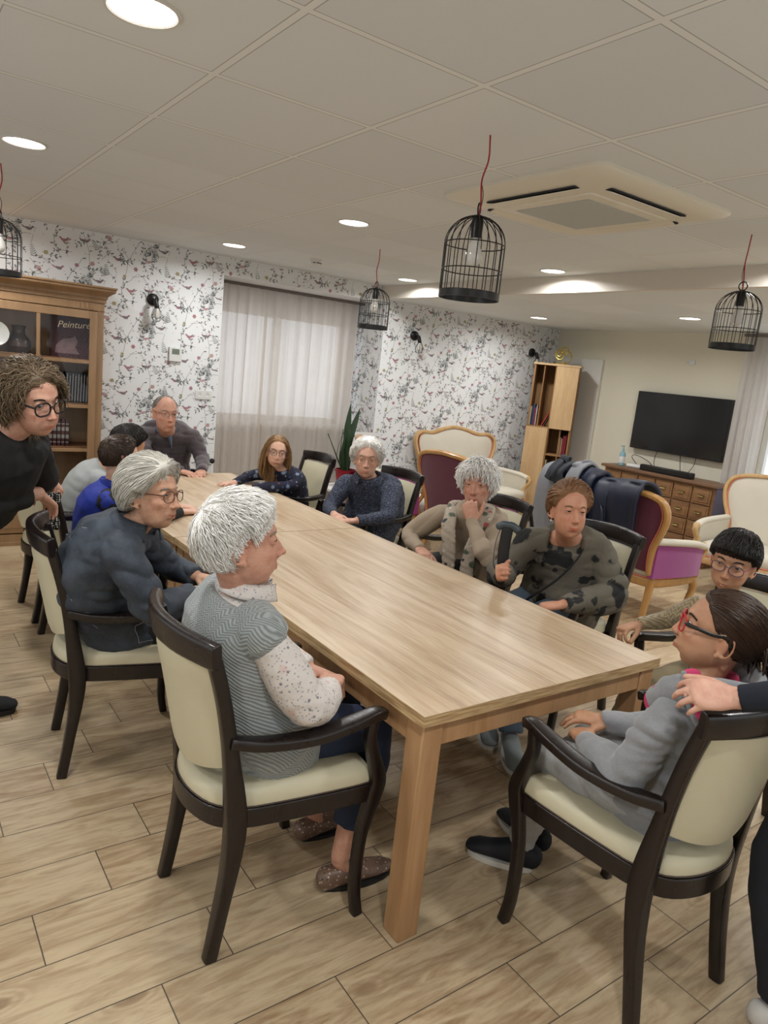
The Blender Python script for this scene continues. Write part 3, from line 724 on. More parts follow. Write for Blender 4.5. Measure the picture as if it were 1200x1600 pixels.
MB().b2((-hx-0.015, -hy-0.01, dh-0.03), (hx, hy+0.01, dh)).build('top', M_dtop, ch, bevel=0.005)
MB().b2((-hx+0.03, -hy+0.012, 0.06), (hx, -hy+0.019, dh-0.03)).build('side_panel', M_violet, ch)
NR, NC = 4, 6
for r in range(NR):
    for c in range(NC):
        cw = (2*hy-0.08)/NC; rh = (dh-0.17)/NR; y = -hy+0.04+cw*(c+0.5); z = 0.12+rh*(r+0.5)
        d = MB().b2((-hx+0.012, y-cw/2+0.008, z-rh/2+0.007), (-hx+0.032, y+cw/2-0.008, z+rh/2-0.007)).b2((-hx+0.006, y-cw/2+0.030, z-rh/2+0.028), (-hx+0.013, y+cw/2-0.030, z+rh/2-0.028)).build('drawer', M_dresser, ch, bevel=0.003)
        k = MB(); k.grid(lambda u, v, y=y, z=z: (-hx+0.004-0.016*math.sin(v*math.pi/2), y+(u-0.5)*0.062, z+0.014*math.cos(v*math.pi/2)-0.004), 7, 5, thick=0.002)
        k.box((-hx+0.004, y, z+0.012), (0.003, 0.072, 0.012)).build('cup_pull', M_brass, d)
tv = empty('television', (X1-0.045, 4.53, 1.39), 0, 'large black flat television on the pale wall', 'television')
M_tvb = plain('tv_black_plastic', '#0b0b0d', 0.4, var=0.0)
M_scr = Mt('tv_screen_black', 0.12); M_scr.base('#0e0f12'); M_scr = M_scr.m
MB().box((0, 0, 0), (0.05, 1.125, 0.645)).build('casing', M_tvb, tv, bevel=0.004)
MB().box((-0.0262, 0, 0.004), (0.002, 1.107, 0.622)).build('screen', M_scr, tv, smooth=False)
MB().box((0.03, 0, -0.05), (0.03, 0.4, 0.3)).build('wall_mount', M_tvb, tv)
sb = MB().box((0, 0, 0.033), (0.075, 0.62, 0.062)).build('soundbar', M_tvb, None, loc=(6.90, 4.42, dh+0.001), bevel=0.008); tag(sb, 'low black soundbar lying on the chest of drawers', 'soundbar')
M_wh = plain('white_plastic', '#d8d9d6', 0.4, var=0.02)
M_cable = plain('black_cable', '#161616', 0.5)
M_cablew = plain('pale_cable', '#c9c9c2', 0.5)
rt = MB().box((0, 0, 0.018), (0.12, 0.17, 0.036)).build('router', M_wh, None, loc=(6.97, 4.86, dh+0.001), bevel=0.01, rz=0.2); tag(rt, 'flat white internet box on the chest of drawers', 'router')
def cable(P, r, mt, label): 
    return tag(MB().sweep(spline(P, 8), r, 6).build('cable', mt), label, 'cable', 'cables around the television')
cable([(7.165, 4.74, 1.09), (7.155, 4.76, 0.98), (7.12, 4.72, dh+0.012)], 0.004, M_cable, 'black cable dropping from the television, nearest the internet box')
cable([(7.165, 4.46, 1.08), (7.15, 4.44, 1.0), (7.13, 4.40, dh+0.012)], 0.004, M_cable, 'black cable hanging from the middle of the television')
cable([(7.165, 4.27, 1.08), (7.15, 4.28, 0.98), (7.13, 4.33, dh+0.012)], 0.004, M_cable, 'black cable hanging below the window end of the television')
cable([(7.16, 4.42, 1.08), (7.16, 4.40, 0.98), (7.14, 4.38, dh+0.012)], 0.003, M_cablew, 'thin pale cable beside the black ones below the television')
cable([(7.0, 4.86, dh+0.03), (7.05, 4.98, 0.97), (7.02, 4.90, 1.0), (7.03, 4.74, 0.95), (7.05, 4.66, dh+0.01)], 0.004, M_cable, 'looping black cable rising from the internet box')
cable([(6.98, 4.80, dh+0.035), (7.05, 4.80, 0.94), (7.05, 4.68, 0.91), (7.0, 4.6, dh+0.01)], 0.003, M_cablew, 'pale looping cable at the internet box')
M_blueb = Mt('clear_blue_plastic', 0.12); M_blueb.base('#9fd0de'); M_blueb.b.inputs['Transmission Weight'].default_value = 0.35; M_blueb = M_blueb.m
pb = empty('pump_bottle', (6.93, 5.02, dh+0.001), 0, 'pale blue pump bottle on the end of the chest of drawers', 'bottle')
MB().lathe([(0.0, 0), (0.032, 0.002), (0.034, 0.01), (0.034, 0.12), (0.028, 0.145), (0.013, 0.155), (0.013, 0.17)], n=20).build('body', M_blueb, pb)
MB().lathe([(0.0145, 0.165), (0.0145, 0.185), (0.005, 0.19), (0.005, 0.215)], n=14).box((-0.018, 0, 0.217), (0.055, 0.014, 0.01)).build('pump', M_blueb, pb)
MB().lathe([(0.0345, 0.03), (0.0347, 0.031), (0.0347, 0.10), (0.0345, 0.101)], n=20, cap=False).build('label_band', M_wh, pb)
tag(MB().box((0, 0, 0), (0.012, 0.09, 0.05)).box((-0.012, 0.03, 0.0), (0.02, 0.012, 0.02)).build('wall_bracket', M_wh, None, loc=(X1-0.007, 4.55, 2.06), bevel=0.002), 'small white bracket plate on the wall above the television', 'bracket')

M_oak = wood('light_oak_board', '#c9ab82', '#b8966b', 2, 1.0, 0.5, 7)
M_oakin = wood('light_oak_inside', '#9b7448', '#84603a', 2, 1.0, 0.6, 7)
bw, bd, bh = 0.525, 0.34, 1.92
bk = empty('bookcase', (6.624, 5.898, 0), math.radians(-144), 'tall light oak bookcase with doors and open cubbies in the corner', 'bookcase')
# local: front is +x, width along y
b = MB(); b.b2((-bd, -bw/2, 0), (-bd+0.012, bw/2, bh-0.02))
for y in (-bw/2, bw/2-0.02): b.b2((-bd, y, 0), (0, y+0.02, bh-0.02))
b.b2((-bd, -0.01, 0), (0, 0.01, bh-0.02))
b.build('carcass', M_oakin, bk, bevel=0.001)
MB().b2((-bd-0.005, -bw/2-0.012, bh-0.02), (0.015, bw/2+0.012, bh+0.004)).build('top', M_oak, bk, bevel=0.002)
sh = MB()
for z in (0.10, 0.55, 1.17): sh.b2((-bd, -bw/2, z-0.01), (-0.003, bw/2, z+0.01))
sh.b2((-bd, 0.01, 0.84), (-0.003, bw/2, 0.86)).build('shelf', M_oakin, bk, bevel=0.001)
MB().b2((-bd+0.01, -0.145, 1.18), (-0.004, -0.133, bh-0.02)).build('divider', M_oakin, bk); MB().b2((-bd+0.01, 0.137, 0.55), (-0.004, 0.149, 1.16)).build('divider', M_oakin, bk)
MB().b2((0.0, 0.004, 1.165), (0.018, bw/2, bh-0.022)).build('door', M_oak, bk, bevel=0.002)
MB().b2((0.0, -bw/2, 0.06), (0.018, -0.004, 1.163)).build('door', M_oak, bk, bevel=0.002)
MB().b2((0.0, 0.004, 0.06), (0.018, bw/2, 0.545)).build('door', M_oak, bk, bevel=0.002)
BR = Matrix.Rotation(math.radians(-144), 4, 'Z')
def in_case(x, y, z):
    p = BR @ Vector((x, y, z)); return (6.624+p.x, 5.898+p.y, z)
def book(label, loc, rz, w, h, d, col, group, tilt=0.0, pcol='#cfc6b0'):
    """spine faces local +x, width along y"""
    t = empty('book', loc, rz, label, 'book', group); t.rotation_euler = (tilt, 0, rz)
    mc = plain('book_cover', col, 0.55, var=0.1, scale=30)
    MB().b2((-d, -w/2, 0), (0, -w/2+0.003, h)).b2((-d, w/2-0.003, 0), (0, w/2, h)).b2((-0.003, -w/2, 0), (0, w/2, h)).build('cover', mc, t, smooth=False)
    MB().b2((-d+0.004, -w/2+0.003, 0.004), (-0.003, w/2-0.003, h-0.004)).build('pages', M_pages, t, smooth=False)
    return t
M_pages = plain('book_pages', '#cfc6b0', 0.9, var=0.08, scale=200)
Rz = math.radians(-144); GB = 'books in the light oak bookcase'
for (y, z, w, h, col, tl, lb) in [
    (-0.372, 1.181, 0.022, 0.22, '#c9bda0', 0, 'cream book at the wall end of the upper open bay'), (-0.345, 1.181, 0.024, 0.23, '#2c3450', 0, 'dark blue book in the upper open bay'),
    (-0.315, 1.181, 0.028, 0.25, '#3a4468', 0.0, 'slate blue book in the upper open bay, tallest one'), (-0.286, 1.181, 0.022, 0.21, '#a3302e', 0, 'red book beside the slate blue one'), (-0.262, 1.181, 0.016, 0.24, '#d3d3d8', 0, 'white book beside the red one'),
    (-0.150, 1.181, 0.022, 0.20, '#b5372e', -0.42, 'red book leaning in the upper open bay'), (-0.105, 1.181, 0.018, 0.19, '#4a3b34', -0.38, 'brown book leaning on the red one'),
    (0.240, 0.861, 0.030, 0.21, '#c7ad8a', 0, 'tan book in the cubby of red volumes'), (0.275, 0.861, 0.022, 0.20, '#b98e72', 0, 'light brown book beside the tan one'), (0.310, 0.861, 0.034, 0.235, '#7d1d2c', 0, 'thick dark red volume in the upper cubby'), (0.345, 0.861, 0.024, 0.24, '#94243a', 0, 'crimson volume at the end of the upper cubby'),
    (0.035, 0.561, 0.02, 0.22, '#c5bea5', 0, 'pale book standing in the lower cubby'), (0.062, 0.561, 0.024, 0.19, '#8d7a58', 0, 'olive brown book standing in the lower cubby')]:
    book(lb, in_case(-0.03, y*0.64, z), Rz, w*0.66, h, 0.15, col, GB, tl)
bx = book('cream book lying flat in the lowest cubby', in_case(-0.03, 0.205, 0.561), Rz, 0.105, 0.03, 0.20, '#d6d0c0', GB)
M_goldw = plain('gold_wire', '#c2a23c', 0.25, 0.9, var=0.1)
M_goldw2 = Mt('gold_glitter', 0.3, 0.7); M_goldw2.base(M_goldw2.mix(M_goldw2.voro(M_goldw2.coord(), 90), '#d8bf62', '#8f7422')); M_goldw2 = M_goldw2.m
orn = empty('gold_ornament', in_case(-0.14, 0.02, bh+0.004), Rz, 'sparkling gold ring ornament on top of the oak bookcase', 'ornament')
MB().box((0, 0, 0.006), (0.06, 0.12, 0.012)).build('base', M_goldw, orn, bevel=0.002)
for (y, z, r, a) in ((-0.02, 0.115, 0.055, 0.3), (0.05, 0.09, 0.07, -0.2), (-0.03, 0.12, 0.028, 0.3), (0.03, 0.16, 0.045, 0.1)):
    MB().sweep(circ(r, 24, (a*0.05, y, z), (math.sin(a)*0.4, math.cos(a), 0), (0, 0, 1)), 0.007, 8, closed=True).build('ring', M_goldw2, orn)
MB().sweep([(0, -0.04, 0.01), (0, -0.03, 0.07)], 0.005, 8).sweep([(0, 0.05, 0.01), (0, 0.05, 0.03)], 0.005, 8).build('stem', M_goldw, orn)
# ================================================================ CEILING AND WALL FITTINGS
M_glow = Mt('lit_led_disc', 0.5); M_glow.b.inputs['Emission Color'].default_value = (1, 0.95, 0.88, 1); M_glow.b.inputs['Emission Strength'].default_value = 9.0; M_glow = M_glow.m
M_trimw = plain('white_light_trim', '#dcd9d2', 0.5)
dl0 = None
DLL = {0: 'round recessed downlight nearest the camera, above the long table', 1: 'round recessed downlight near the birdcage by the cabinet', 2: 'round recessed downlight near the curtain and the cabinet', 3: 'round recessed downlight in line with the smoke detector, mid ceiling',
       4: 'round recessed downlight by the ceiling step, above the window corner', 5: 'round recessed downlight at the ceiling step behind the air conditioner', 13: 'round recessed downlight in the lower ceiling near the bookcase', 14: 'round recessed downlight in the lower ceiling above the television'}
for i, (x, y, z) in enumerate(DOWN):
    if i in (6, 7, 8, 9, 10, 11, 12, 15, 16): lab = 'round recessed downlight of the same kind, beyond the edges of the photo'
    else: lab = DLL[i]
    if dl0 is None:
        dl0 = empty('recessed_downlight', (x, y, z), 0, lab, 'ceiling light', 'recessed downlights')
        MB().lathe([(0.098, 0.0), (0.098, -0.004), (0.090, -0.007), (0.086, -0.003), (0.086, 0.0)], n=36, cap=False).build('trim_ring', M_trimw, dl0)
        MB().lathe([(0.0, -0.003), (0.0865, -0.003)], n=36, cap=False).build('light_disc', M_glow, dl0, fix=False)
    else:
        c = copy_tree(dl0, label=lab); c.location = (x, y, z)
# the rim discs face down
for me in (dl0.children[1].data,):
    bm = bmesh.new(); bm.from_mesh(me); bmesh.ops.remove_doubles(bm, verts=bm.verts, dist=1e-5); bm.to_mesh(me); bm.free()
sd = empty('smoke_detector', (3.108, 5.58, CZ), 0, 'small white smoke detector on the ceiling near the curtain', 'smoke detector')
MB().lathe([(0.05, 0), (0.05, -0.012), (0.045, -0.018)], n=24).build('base', M_trimw, sd)
MB().lathe([(0.043, -0.018), (0.040, -0.035), (0.028, -0.046), (0.0, -0.048)], n=24).build('sensor_head', M_trimw, sd)
M_blk = plain('black_vent_slot', '#1a1a1a', 0.7)
MB().box((0.0, -0.038, -0.033), (0.03, 0.01, 0.006)).box((-0.03, -0.026, -0.033), (0.014, 0.014, 0.006)).box((0.03, -0.026, -0.033), (0.014, 0.014, 0.006)).build('vent_slot', M_blk, sd)
# air conditioner cassette
M_ac = plain('aged_cream_plastic', '#e2dccb', 0.4, var=0.03)
M_acg = Mt('grey_air_grille', 0.7); _x, _y, _z = M_acg.xyz(M_acg.coord()); _g = (_x*90).fract().lt(0.3).max((_y*90).fract().lt(0.3)); M_acg.base(M_acg.mix(_g, '#a9adaa', '#c2c5c0')); M_acg = M_acg.m
ac = empty('air_conditioner', (2.725, 2.41, CZ), 0, 'square cream ceiling cassette air conditioner above the table', 'air conditioner')
def rsq(h, r, z, n=5):
    P = []
    for (sx, sy, a0) in ((1, 1, 0), (-1, 1, 90), (-1, -1, 180), (1, -1, 270)):
        for k in range(n): a = math.radians(a0+90*k/(n-1)); P.append((sx*(h-r)+r*math.cos(a), sy*(h-r)+r*math.sin(a), z))
    return P
def ringstack(levels, cap=True):
    vs = []; n = None
    for h, r, z in levels: q = rsq(h, r, z); n = len(q); vs += q
    fs = [(k*n+i, k*n+(i+1) % n, (k+1)*n+(i+1) % n, (k+1)*n+i) for k in range(len(levels)-1) for i in range(n)]
    if cap: fs.append(tuple((len(levels)-1)*n+i for i in range(n)))
    return MB().add(vs, fs)
ringstack([(0.475, 0.06, 0.0), (0.475, 0.06, -0.012), (0.465, 0.06, -0.022), (0.40, 0.05, -0.036), (0.285, 0.03, -0.048)]).build('panel', M_ac, ac, angle=30)
ringstack([(0.272, 0.02, -0.046), (0.270, 0.02, -0.054), (0.262, 0.02, -0.056)]).build('grille_frame', M_ac, ac, angle=30)
MB().box((0, 0, -0.057), (0.43, 0.43, 0.004)).build('air_grille', M_acg, ac, smooth=False)
for k in range(4):
    a = k*math.pi/2; c, s_ = math.cos(a), math.sin(a); R = np.array([(c, -s_, 0), (s_, c, 0), (0, 0, 1)])
    MB().box((0, 0, 0), (0.045, 0.52, 0.006)).xf(np.block([[R @ np.array([(math.cos(.15), 0, math.sin(.15)), (0, 1, 0), (-math.sin(.15), 0, math.cos(.15))]), (R @ V3(0.345, 0, -0.0425))[:, None]], [np.zeros((1, 3)), np.ones((1, 1))]])).build('outlet_slot', M_blk, ac, smooth=False)
    f = MB().box((0, 0, 0), (0.040, 0.505, 0.004)).xf(np.block([[R @ np.array([(math.cos(.3), 0, math.sin(.3)), (0, 1, 0), (-math.sin(.3), 0, math.cos(.3))]), (R @ V3(0.340, 0, -0.049))[:, None]], [np.zeros((1, 3)), np.ones((1, 1))]])).build('louvre_flap', M_ac, ac, smooth=False)
# birdcage pendants
M_wire = plain('black_wire', '#1b1a19', 0.35, 0.3, var=0.1)
M_red = plain('red_fabric_cord', '#a3161c', 0.6, var=0.1, scale=80)
M_bulb = Mt('frosted_bulb_glass', 0.15); M_bulb.base('#e6e3dc'); M_bulb.b.inputs['Transmission Weight'].default_value = 0.25; M_bulb = M_bulb.m
def make_cage(label, sway):
    t = empty('birdcage_pendant', (0, 0, 0), 0, label, 'pendant light', 'black birdcage pendant lamps')
    zb, r = 1.935, 0.110; zc = 2.125; zt = 2.225
    MB().lathe([(r+0.002, zb), (r+0.002, zb+0.026), (r-0.001, zb+0.026), (r-0.001, zb), (r+0.002, zb)], n=40, cap=False).build('base_band', M_wire, t)
    for z in (2.035, zc): MB().sweep(circ(r, 40, (0, 0, z)), 0.0022, 6, closed=True).build('ring', M_wire, t)
    for k in range(20):
        a = 2*math.pi*k/20; c, s_ = math.cos(a), math.sin(a)
        P = [(r*c, r*s_, zb+0.02), (r*c, r*s_, 2.03), (r*c, r*s_, zc)]+[(r*math.cos(q)*c, r*math.cos(q)*s_, zc+(zt-zc)*math.sin(q)) for q in np.linspace(0.12, 1.45, 9)]
        MB().sweep(P, 0.0019, 5).build('wire', M_wire, t)
    MB().lathe([(0.0, zt+0.004), (0.014, zt+0.003), (0.014, zt-0.004), (0.0, zt-0.005)], n=16, cap=False).build('top_cap', M_wire, t)
    MB().sweep(circ(0.021, 20, (0, 0, zt+0.024), (0.8, 0.6, 0), (0, 0, 1)), 0.003, 8, closed=True).build('hanging_ring', M_wire, t)
    MB().lathe([(0.0, 2.222), (0.018, 2.22), (0.022, 2.205), (0.021, 2.15), (0.0, 2.148)], n=18, cap=False).build('socket', M_wire, t)
    MB().lathe([(0.0, 2.15), (0.013, 2.15), (0.015, 2.135), (0.028, 2.105), (0.031, 2.085), (0.026, 2.062), (0.012, 2.05), (0.0, 2.048)], n=20, cap=False).build('bulb', M_bulb, t)
    P = spline([(0.0, 0.0, 2.215), (0.004, 0.0, 2.27), (sway*0.3, 0.01, 2.35), (sway, 0.0, 2.42), (sway*0.6, 0, CZ)], 6)
    MB().sweep(P, 0.0030, 7).build('cord', M_red, t)
    MB().sweep(spline([(0.006, 0.0, 2.25), (0.016, 0.006, 2.30), (sway*0.35, 0.012, 2.345)], 6), 0.0016, 5).build('tie_chain', M_wire, t)
    return t
cg = make_cage('black birdcage pendant on a red cord, the largest, over the long table', 0.016); cg.location = (1.812, 2.087, 0)
for (x, y, lab) in ((0.590, 4.527, 'black birdcage pendant in front of the wooden cabinet'), (3.049, 4.544, 'black birdcage pendant in front of the curtain edge'), (3.626, 2.084, 'black birdcage pendant above the cream armchair and the television')):
    c = copy_tree(cg, label=lab); c.location = (x, y, 0); c.rotation_euler[2] = 0.3*x
# wall lamps: black disc, knuckle joint, wire guard with bulb
def make_wall_lamp(label):
    t = empty('wall_lamp', (0, 0, 0), 0, label, 'wall lamp', 'black wire wall lamps')
    MB().lathe([(0.0, 0.0), (0.052, 0.0), (0.050, 0.018), (0.036, 0.030), (0.0, 0.034)], n=24, axis='y').build('wall_plate', M_wire, t)
    MB().sweep([(0, -0.02, 0), (0.0, -0.075, -0.01)], 0.012, 10).sphere((0.0, -0.085, -0.012), 0.020).sweep([(0.0, -0.09, -0.02), (0.01, -0.10, -0.065)], 0.021, 12).build('socket_arm', M_wire, t)
    for k in range(6):
        a = 2*math.pi*k/6; c, s_ = math.cos(a), math.sin(a)
        MB().sweep(spline([(0.01+0.02*c, -0.10+0.02*s_, -0.07), (0.01+0.045*c, -0.10+0.045*s_, -0.13), (0.01+0.03*c, -0.10+0.03*s_, -0.175), (0.01, -0.10, -0.185)], 4), 0.002, 5).build('guard_wire', M_wire, t)
    MB().lathe([(0.0, -0.06), (0.014, -0.065), (0.02, -0.09), (0.03, -0.12), (0.024, -0.15), (0.0, -0.162)], (0.01, -0.10, 0), 14, cap=False).build('bulb', M_bulb, t)
    return t
wl = make_wall_lamp('black wire wall lamp above the thermostat'); wl.location = (2.02, Y1-0.001, 2.035)
for x, lab in ((4.885, 'black wire wall lamp on the floral wall above the settee'), (6.74, 'black wall lamp on the floral wall beside the bookcase')):
    c = copy_tree(wl, label=lab); c.location = (x, Y1-0.001, 2.045)
th = empty('thermostat', (2.237, Y1-0.001, 1.59), 0, 'white square thermostat with a grey display on the floral wall', 'thermostat')
MB().box((0, -0.012, 0), (0.115, 0.024, 0.125)).build('casing', M_wh, th, bevel=0.004)
MB().box((0.0, -0.0255, 0.025), (0.066, 0.003, 0.045)).build('display', plain('grey_lcd', '#6f7a6c', 0.3), th, smooth=False)
so = empty('power_socket', (2.519, Y1-0.001, 1.25), 0, 'white double power socket on the floral wall', 'power socket')
MB().box((0, -0.006, 0), (0.155, 0.012, 0.085)).build('plate', M_wh, so, bevel=0.003)
M_sh = plain('grey_socket_recess', '#8e8e8a', 0.6)
for x in (-0.036, 0.036):
    MB().lathe([(0.0, 0.0125), (0.021, 0.0125), (0.024, 0.014), (0.026, 0.0125)], (x, 0, 0), 20, axis='y', cap=False).build('outlet', M_wh, so)
    MB().lathe([(0.0, 0.0135), (0.003, 0.0135)], (x-0.009, 0, 0), 8, axis='y', cap=False).lathe([(0.0, 0.0135), (0.003, 0.0135)], (x+0.009, 0, 0), 8, axis='y', cap=False).build('pin_hole', M_blk, so)
kb = tag(MB().lathe([(0.0, 0.0), (0.012, 0.0), (0.008, 0.02), (0.010, 0.04), (0.024, 0.05), (0.024, 0.065), (0.0, 0.072)], n=16, axis='y').build('curtain_holdback', M_blk, None, loc=(2.62, Y1-0.001, 0.64)), 'black knob holdback on the wall at the curtain edge', 'curtain holdback')

def spot_mat0(name):
    m = Mt(name, 0.8); q = m.voro(m.coord(), 95.0, rnd=0.35); m.base(m.mix(q.lt(0.36), '#121212', '#d8d8d4')); return m.m
# ================================================================ GLAZED CABINET
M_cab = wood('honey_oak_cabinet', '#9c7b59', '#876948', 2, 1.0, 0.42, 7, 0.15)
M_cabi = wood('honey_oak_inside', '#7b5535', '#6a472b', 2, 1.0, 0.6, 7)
cw, cd, chh = 1.86, 0.36, 2.045
cab = empty('display_cabinet', (0.60, 6.08, 0), 0, 'tall honey oak glazed cabinet full of books against the floral wall', 'cabinet')
xL, xR, yF, yB = -cw/2, cw/2, 0.0, cd
c = MB(); c.b2((xL, yF+0.02, 0.0), (xL+0.025, yB, 1.93)).b2((xR-0.025, yF+0.02, 0.0), (xR, yB, 1.93)).b2((xL, yB-0.012, 0), (xR, yB, 1.93)).b2((xL, yF+0.02, 1.90), (xR, yB, 1.93))
c.b2((xL, yF, 0.07), (xL+0.05, yF+0.019, 1.93)).b2((xR-0.05, yF, 0.07), (xR, yF+0.019, 1.93)).b2((xL+0.0505, yF+0.0005, 1.865), (xR-0.0505, yF+0.0185, 1.93)).b2((-0.03, yF+0.001, 0.07), (0.03, yF+0.018, 1.864))
c.build('carcass', M_cab, cab, bevel=0.002)
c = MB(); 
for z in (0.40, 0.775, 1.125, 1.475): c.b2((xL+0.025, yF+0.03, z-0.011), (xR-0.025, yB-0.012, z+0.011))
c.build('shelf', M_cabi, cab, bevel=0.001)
c = MB(); prof = [(0.0, 1.93), (0.012, 1.93), (0.012, 1.955), (0.02, 1.962), (0.022, 1.98), (0.045, 2.0), (0.065, 2.012), (0.07, 2.02), (0.07, 2.035), (0.078, 2.04), (0.078, 2.052), (0.0, 2.052)]
vs = []; 
for d_, z in prof: vs += [(xL-d_, yB, z), (xL-d_, yF-d_, z), (xR+d_, yF-d_, z), (xR+d_, yB, z)]
n_ = len(prof); fs = [(k*4+i, k*4+i+1, (k+1)*4+i+1, (k+1)*4+i) for k in range(n_-1) for i in range(3)]+[((n_-1)*4, (n_-1)*4+1, (n_-1)*4+2, (n_-1)*4+3)]
c.add(vs, fs).build('cornice', M_cab, cab, smooth=False)
c = MB().b2((xL, yF-0.006, 1.868), (xR, yF, 1.927))
for k in range(4): c.b2((xR-0.20+k*0.032, yF-0.010, 1.876), (xR-0.185+k*0.032, yF-0.005, 1.920))
c.build('frieze', M_cab, cab, bevel=0.001)
c = MB().b2((xL-0.012, yF-0.012, 0.0), (xR+0.012, yB, 0.09)).b2((xL-0.02, yF-0.02, 0.0), (xR+0.02, yB, 0.03)); c.build('plinth', M_cab, cab, bevel=0.003)
gl2 = thin_glass('cabinet_glass', 0.014)
for (a, b_) in ((xL+0.052, -0.032), (0.032, xR-0.052)):
    dd = MB(); z0_, z1_ = 0.42, 1.86
    for (p, q) in ((a, a+0.055), (b_-0.055, b_)): dd.b2((p, yF-0.014, z0_), (q, yF+0.006, z1_))
    for z in (z0_, z1_-0.06): dd.b2((a+0.0555, yF-0.0135, z), (b_-0.0555, yF+0.0055, z+0.06))
    for z in (0.765, 1.115, 1.465): dd.b2((a+0.05, yF-0.012, z-0.013), (b_-0.05, yF+0.004, z+0.013))
    mm = (a+b_)/2; dd.b2((mm-0.013, yF-0.012, z0_), (mm+0.013, yF+0.004, z1_))
    dob = dd.build('door', M_cab, cab, bevel=0.002)
    MB().b2((a+0.05, yF-0.004, z0_+0.05), (b_-0.05, yF-0.001, z1_-0.05)).build('glass_pane', gl2, dob, smooth=False)
    dr_ = MB().b2((a, yF-0.014, 0.10), (b_, yF+0.004, 0.405)).b2((a+0.04, yF-0.019, 0.14), (b_-0.04, yF-0.013, 0.365)).build('drawer', M_cab, cab, bevel=0.003)
    MB().sphere((mm, yF-0.035, 0.25), 0.014).sweep([(mm, yF-0.018, 0.25), (mm, yF-0.03, 0.25)], 0.006, 8).build('knob', M_brass, dr_)
def cbook(label, x, z, w, h, d, col, group, lean=0.0, bands=None, bwid=0.8):
    """upright book on a cabinet shelf, spine to the room (-y), width along x"""
    t = empty('book', (0.87+x, 6.15, z), 0, label, 'book', group); t.rotation_euler = (0, lean, 0)
    mc = plain('book_cover', col, 0.5, var=0.12, scale=30)
    m = MB().b2((-w/2, 0, 0), (-w/2+0.003, d, h)).b2((w/2-0.003, 0, 0), (w/2, d, h)).b2((-w/2, 0, 0), (w/2, 0.003, h)).build('cover', mc, t, smooth=False)
    MB().b2((-w/2+0.003, 0.003, 0.004), (w/2-0.003, d-0.004, h-0.004)).build('pages', M_pages, t, smooth=False)
    if bands:
        k = MB()
        for (za, zb) in bands: k.b2((-w/2*bwid, -0.0012, h*za), (w/2*bwid, 0.0, h*zb))
        k.build('spine_band', bands_m, t, smooth=False)
    return t
bands_m = plain('faded_silver_print', '#8e8a86', 0.5)
ORD = ['first', 'second', 'third', 'fourth', 'fifth', 'sixth', 'seventh', 'eighth', 'ninth']
for k in range(9):
    cbook('slim black volume on the cabinet shelf, %s from the thick navy book' % ORD[k], 0.405+k*0.0215, 1.137, 0.0205, 0.235, 0.16, '#12161a', 'black volumes on the middle shelf', 0.03, [(0.06, 0.95)] if k % 2 == 0 else [(0.03, 0.9)], 0.25)
cbook('thick navy book at the start of the black volumes', 0.362, 1.137, 0.04, 0.24, 0.16, '#141c33', 'cabinet books')
cbook('thick black book beside the navy one', 0.320, 1.137, 0.035, 0.245, 0.16, '#101114', 'cabinet books')
for k in range(8):
    cbook('dark red silver-banded volume, %s in its row from the cabinet middle' % ORD[k], 0.20+k*0.031, 0.787, 0.029, 0.215, 0.15, '#3f1019', 'dark red volumes on the lower shelf', 0, [(0.12, 0.16), (0.28, 0.42), (0.56, 0.70), (0.80, 0.84)])
pb2 = empty('painting_book', (1.31, 6.16, 1.488), 0, 'large wine-red art book showing its cover behind the cabinet glass', 'book'); pb2.rotation_euler = (math.radians(-8), 0, 0)
MB().box((0, 0.015, 0.165), (0.30, 0.03, 0.33)).build('cover', plain('wine_red_cover', '#3c0d18', 0.85, var=0.2, scale=6), pb2, bevel=0.002)
text_obj('cover_title', 'Peinture', 0.072, plain('cream_lettering', '#e6d8b4', 0.8), pb2, Matrix.Translation((0.02, -0.002, 0.255)) @ Matrix.Rotation(math.radians(90), 4, 'X') @ Matrix.Rotation(0.05, 4, 'Z'), shear=0.35)
MB().prism([(-0.12, 0.03), (-0.11, 0.09), (-0.06, 0.14), (0.0, 0.15), (0.03, 0.17), (0.05, 0.13), (0.03, 0.08), (0.06, 0.03)], (0, -0.001, 0), (1, 0, 0), (0, 0, 1), (0, 0.002, 0)).build('cover_picture', plain('cover_picture_pink_grey', '#7d5d60', 0.5, var=0.4, scale=18), pb2, smooth=False)
M_plate = plain('white_glazed_plate', '#c9cbc6', 0.2)
pl = tag(MB().lathe([(0.0, 0.0), (0.05, 0.0), (0.085, 0.012), (0.087, 0.014), (0.05, 0.004), (0.0, 0.004)], n=32, axis='y', cap=False).build('plate', M_plate, None, loc=(0.765, 6.03, 1.62)), 'round pale rimmed plate hanging on the cabinet door at the edge of view', 'plate')
vz = tag(MB().lathe([(0.0, 0), (0.05, 0), (0.09, 0.05), (0.085, 0.10), (0.05, 0.14), (0.045, 0.18), (0.055, 0.205), (0.0, 0.21)], n=24, cap=False).build('vase', plain('dark_brown_glaze', '#3a2a20', 0.3), None, loc=(0.95, 6.27, 1.487)), 'dark squat figure-shaped vase behind the upper cabinet glass', 'vase')

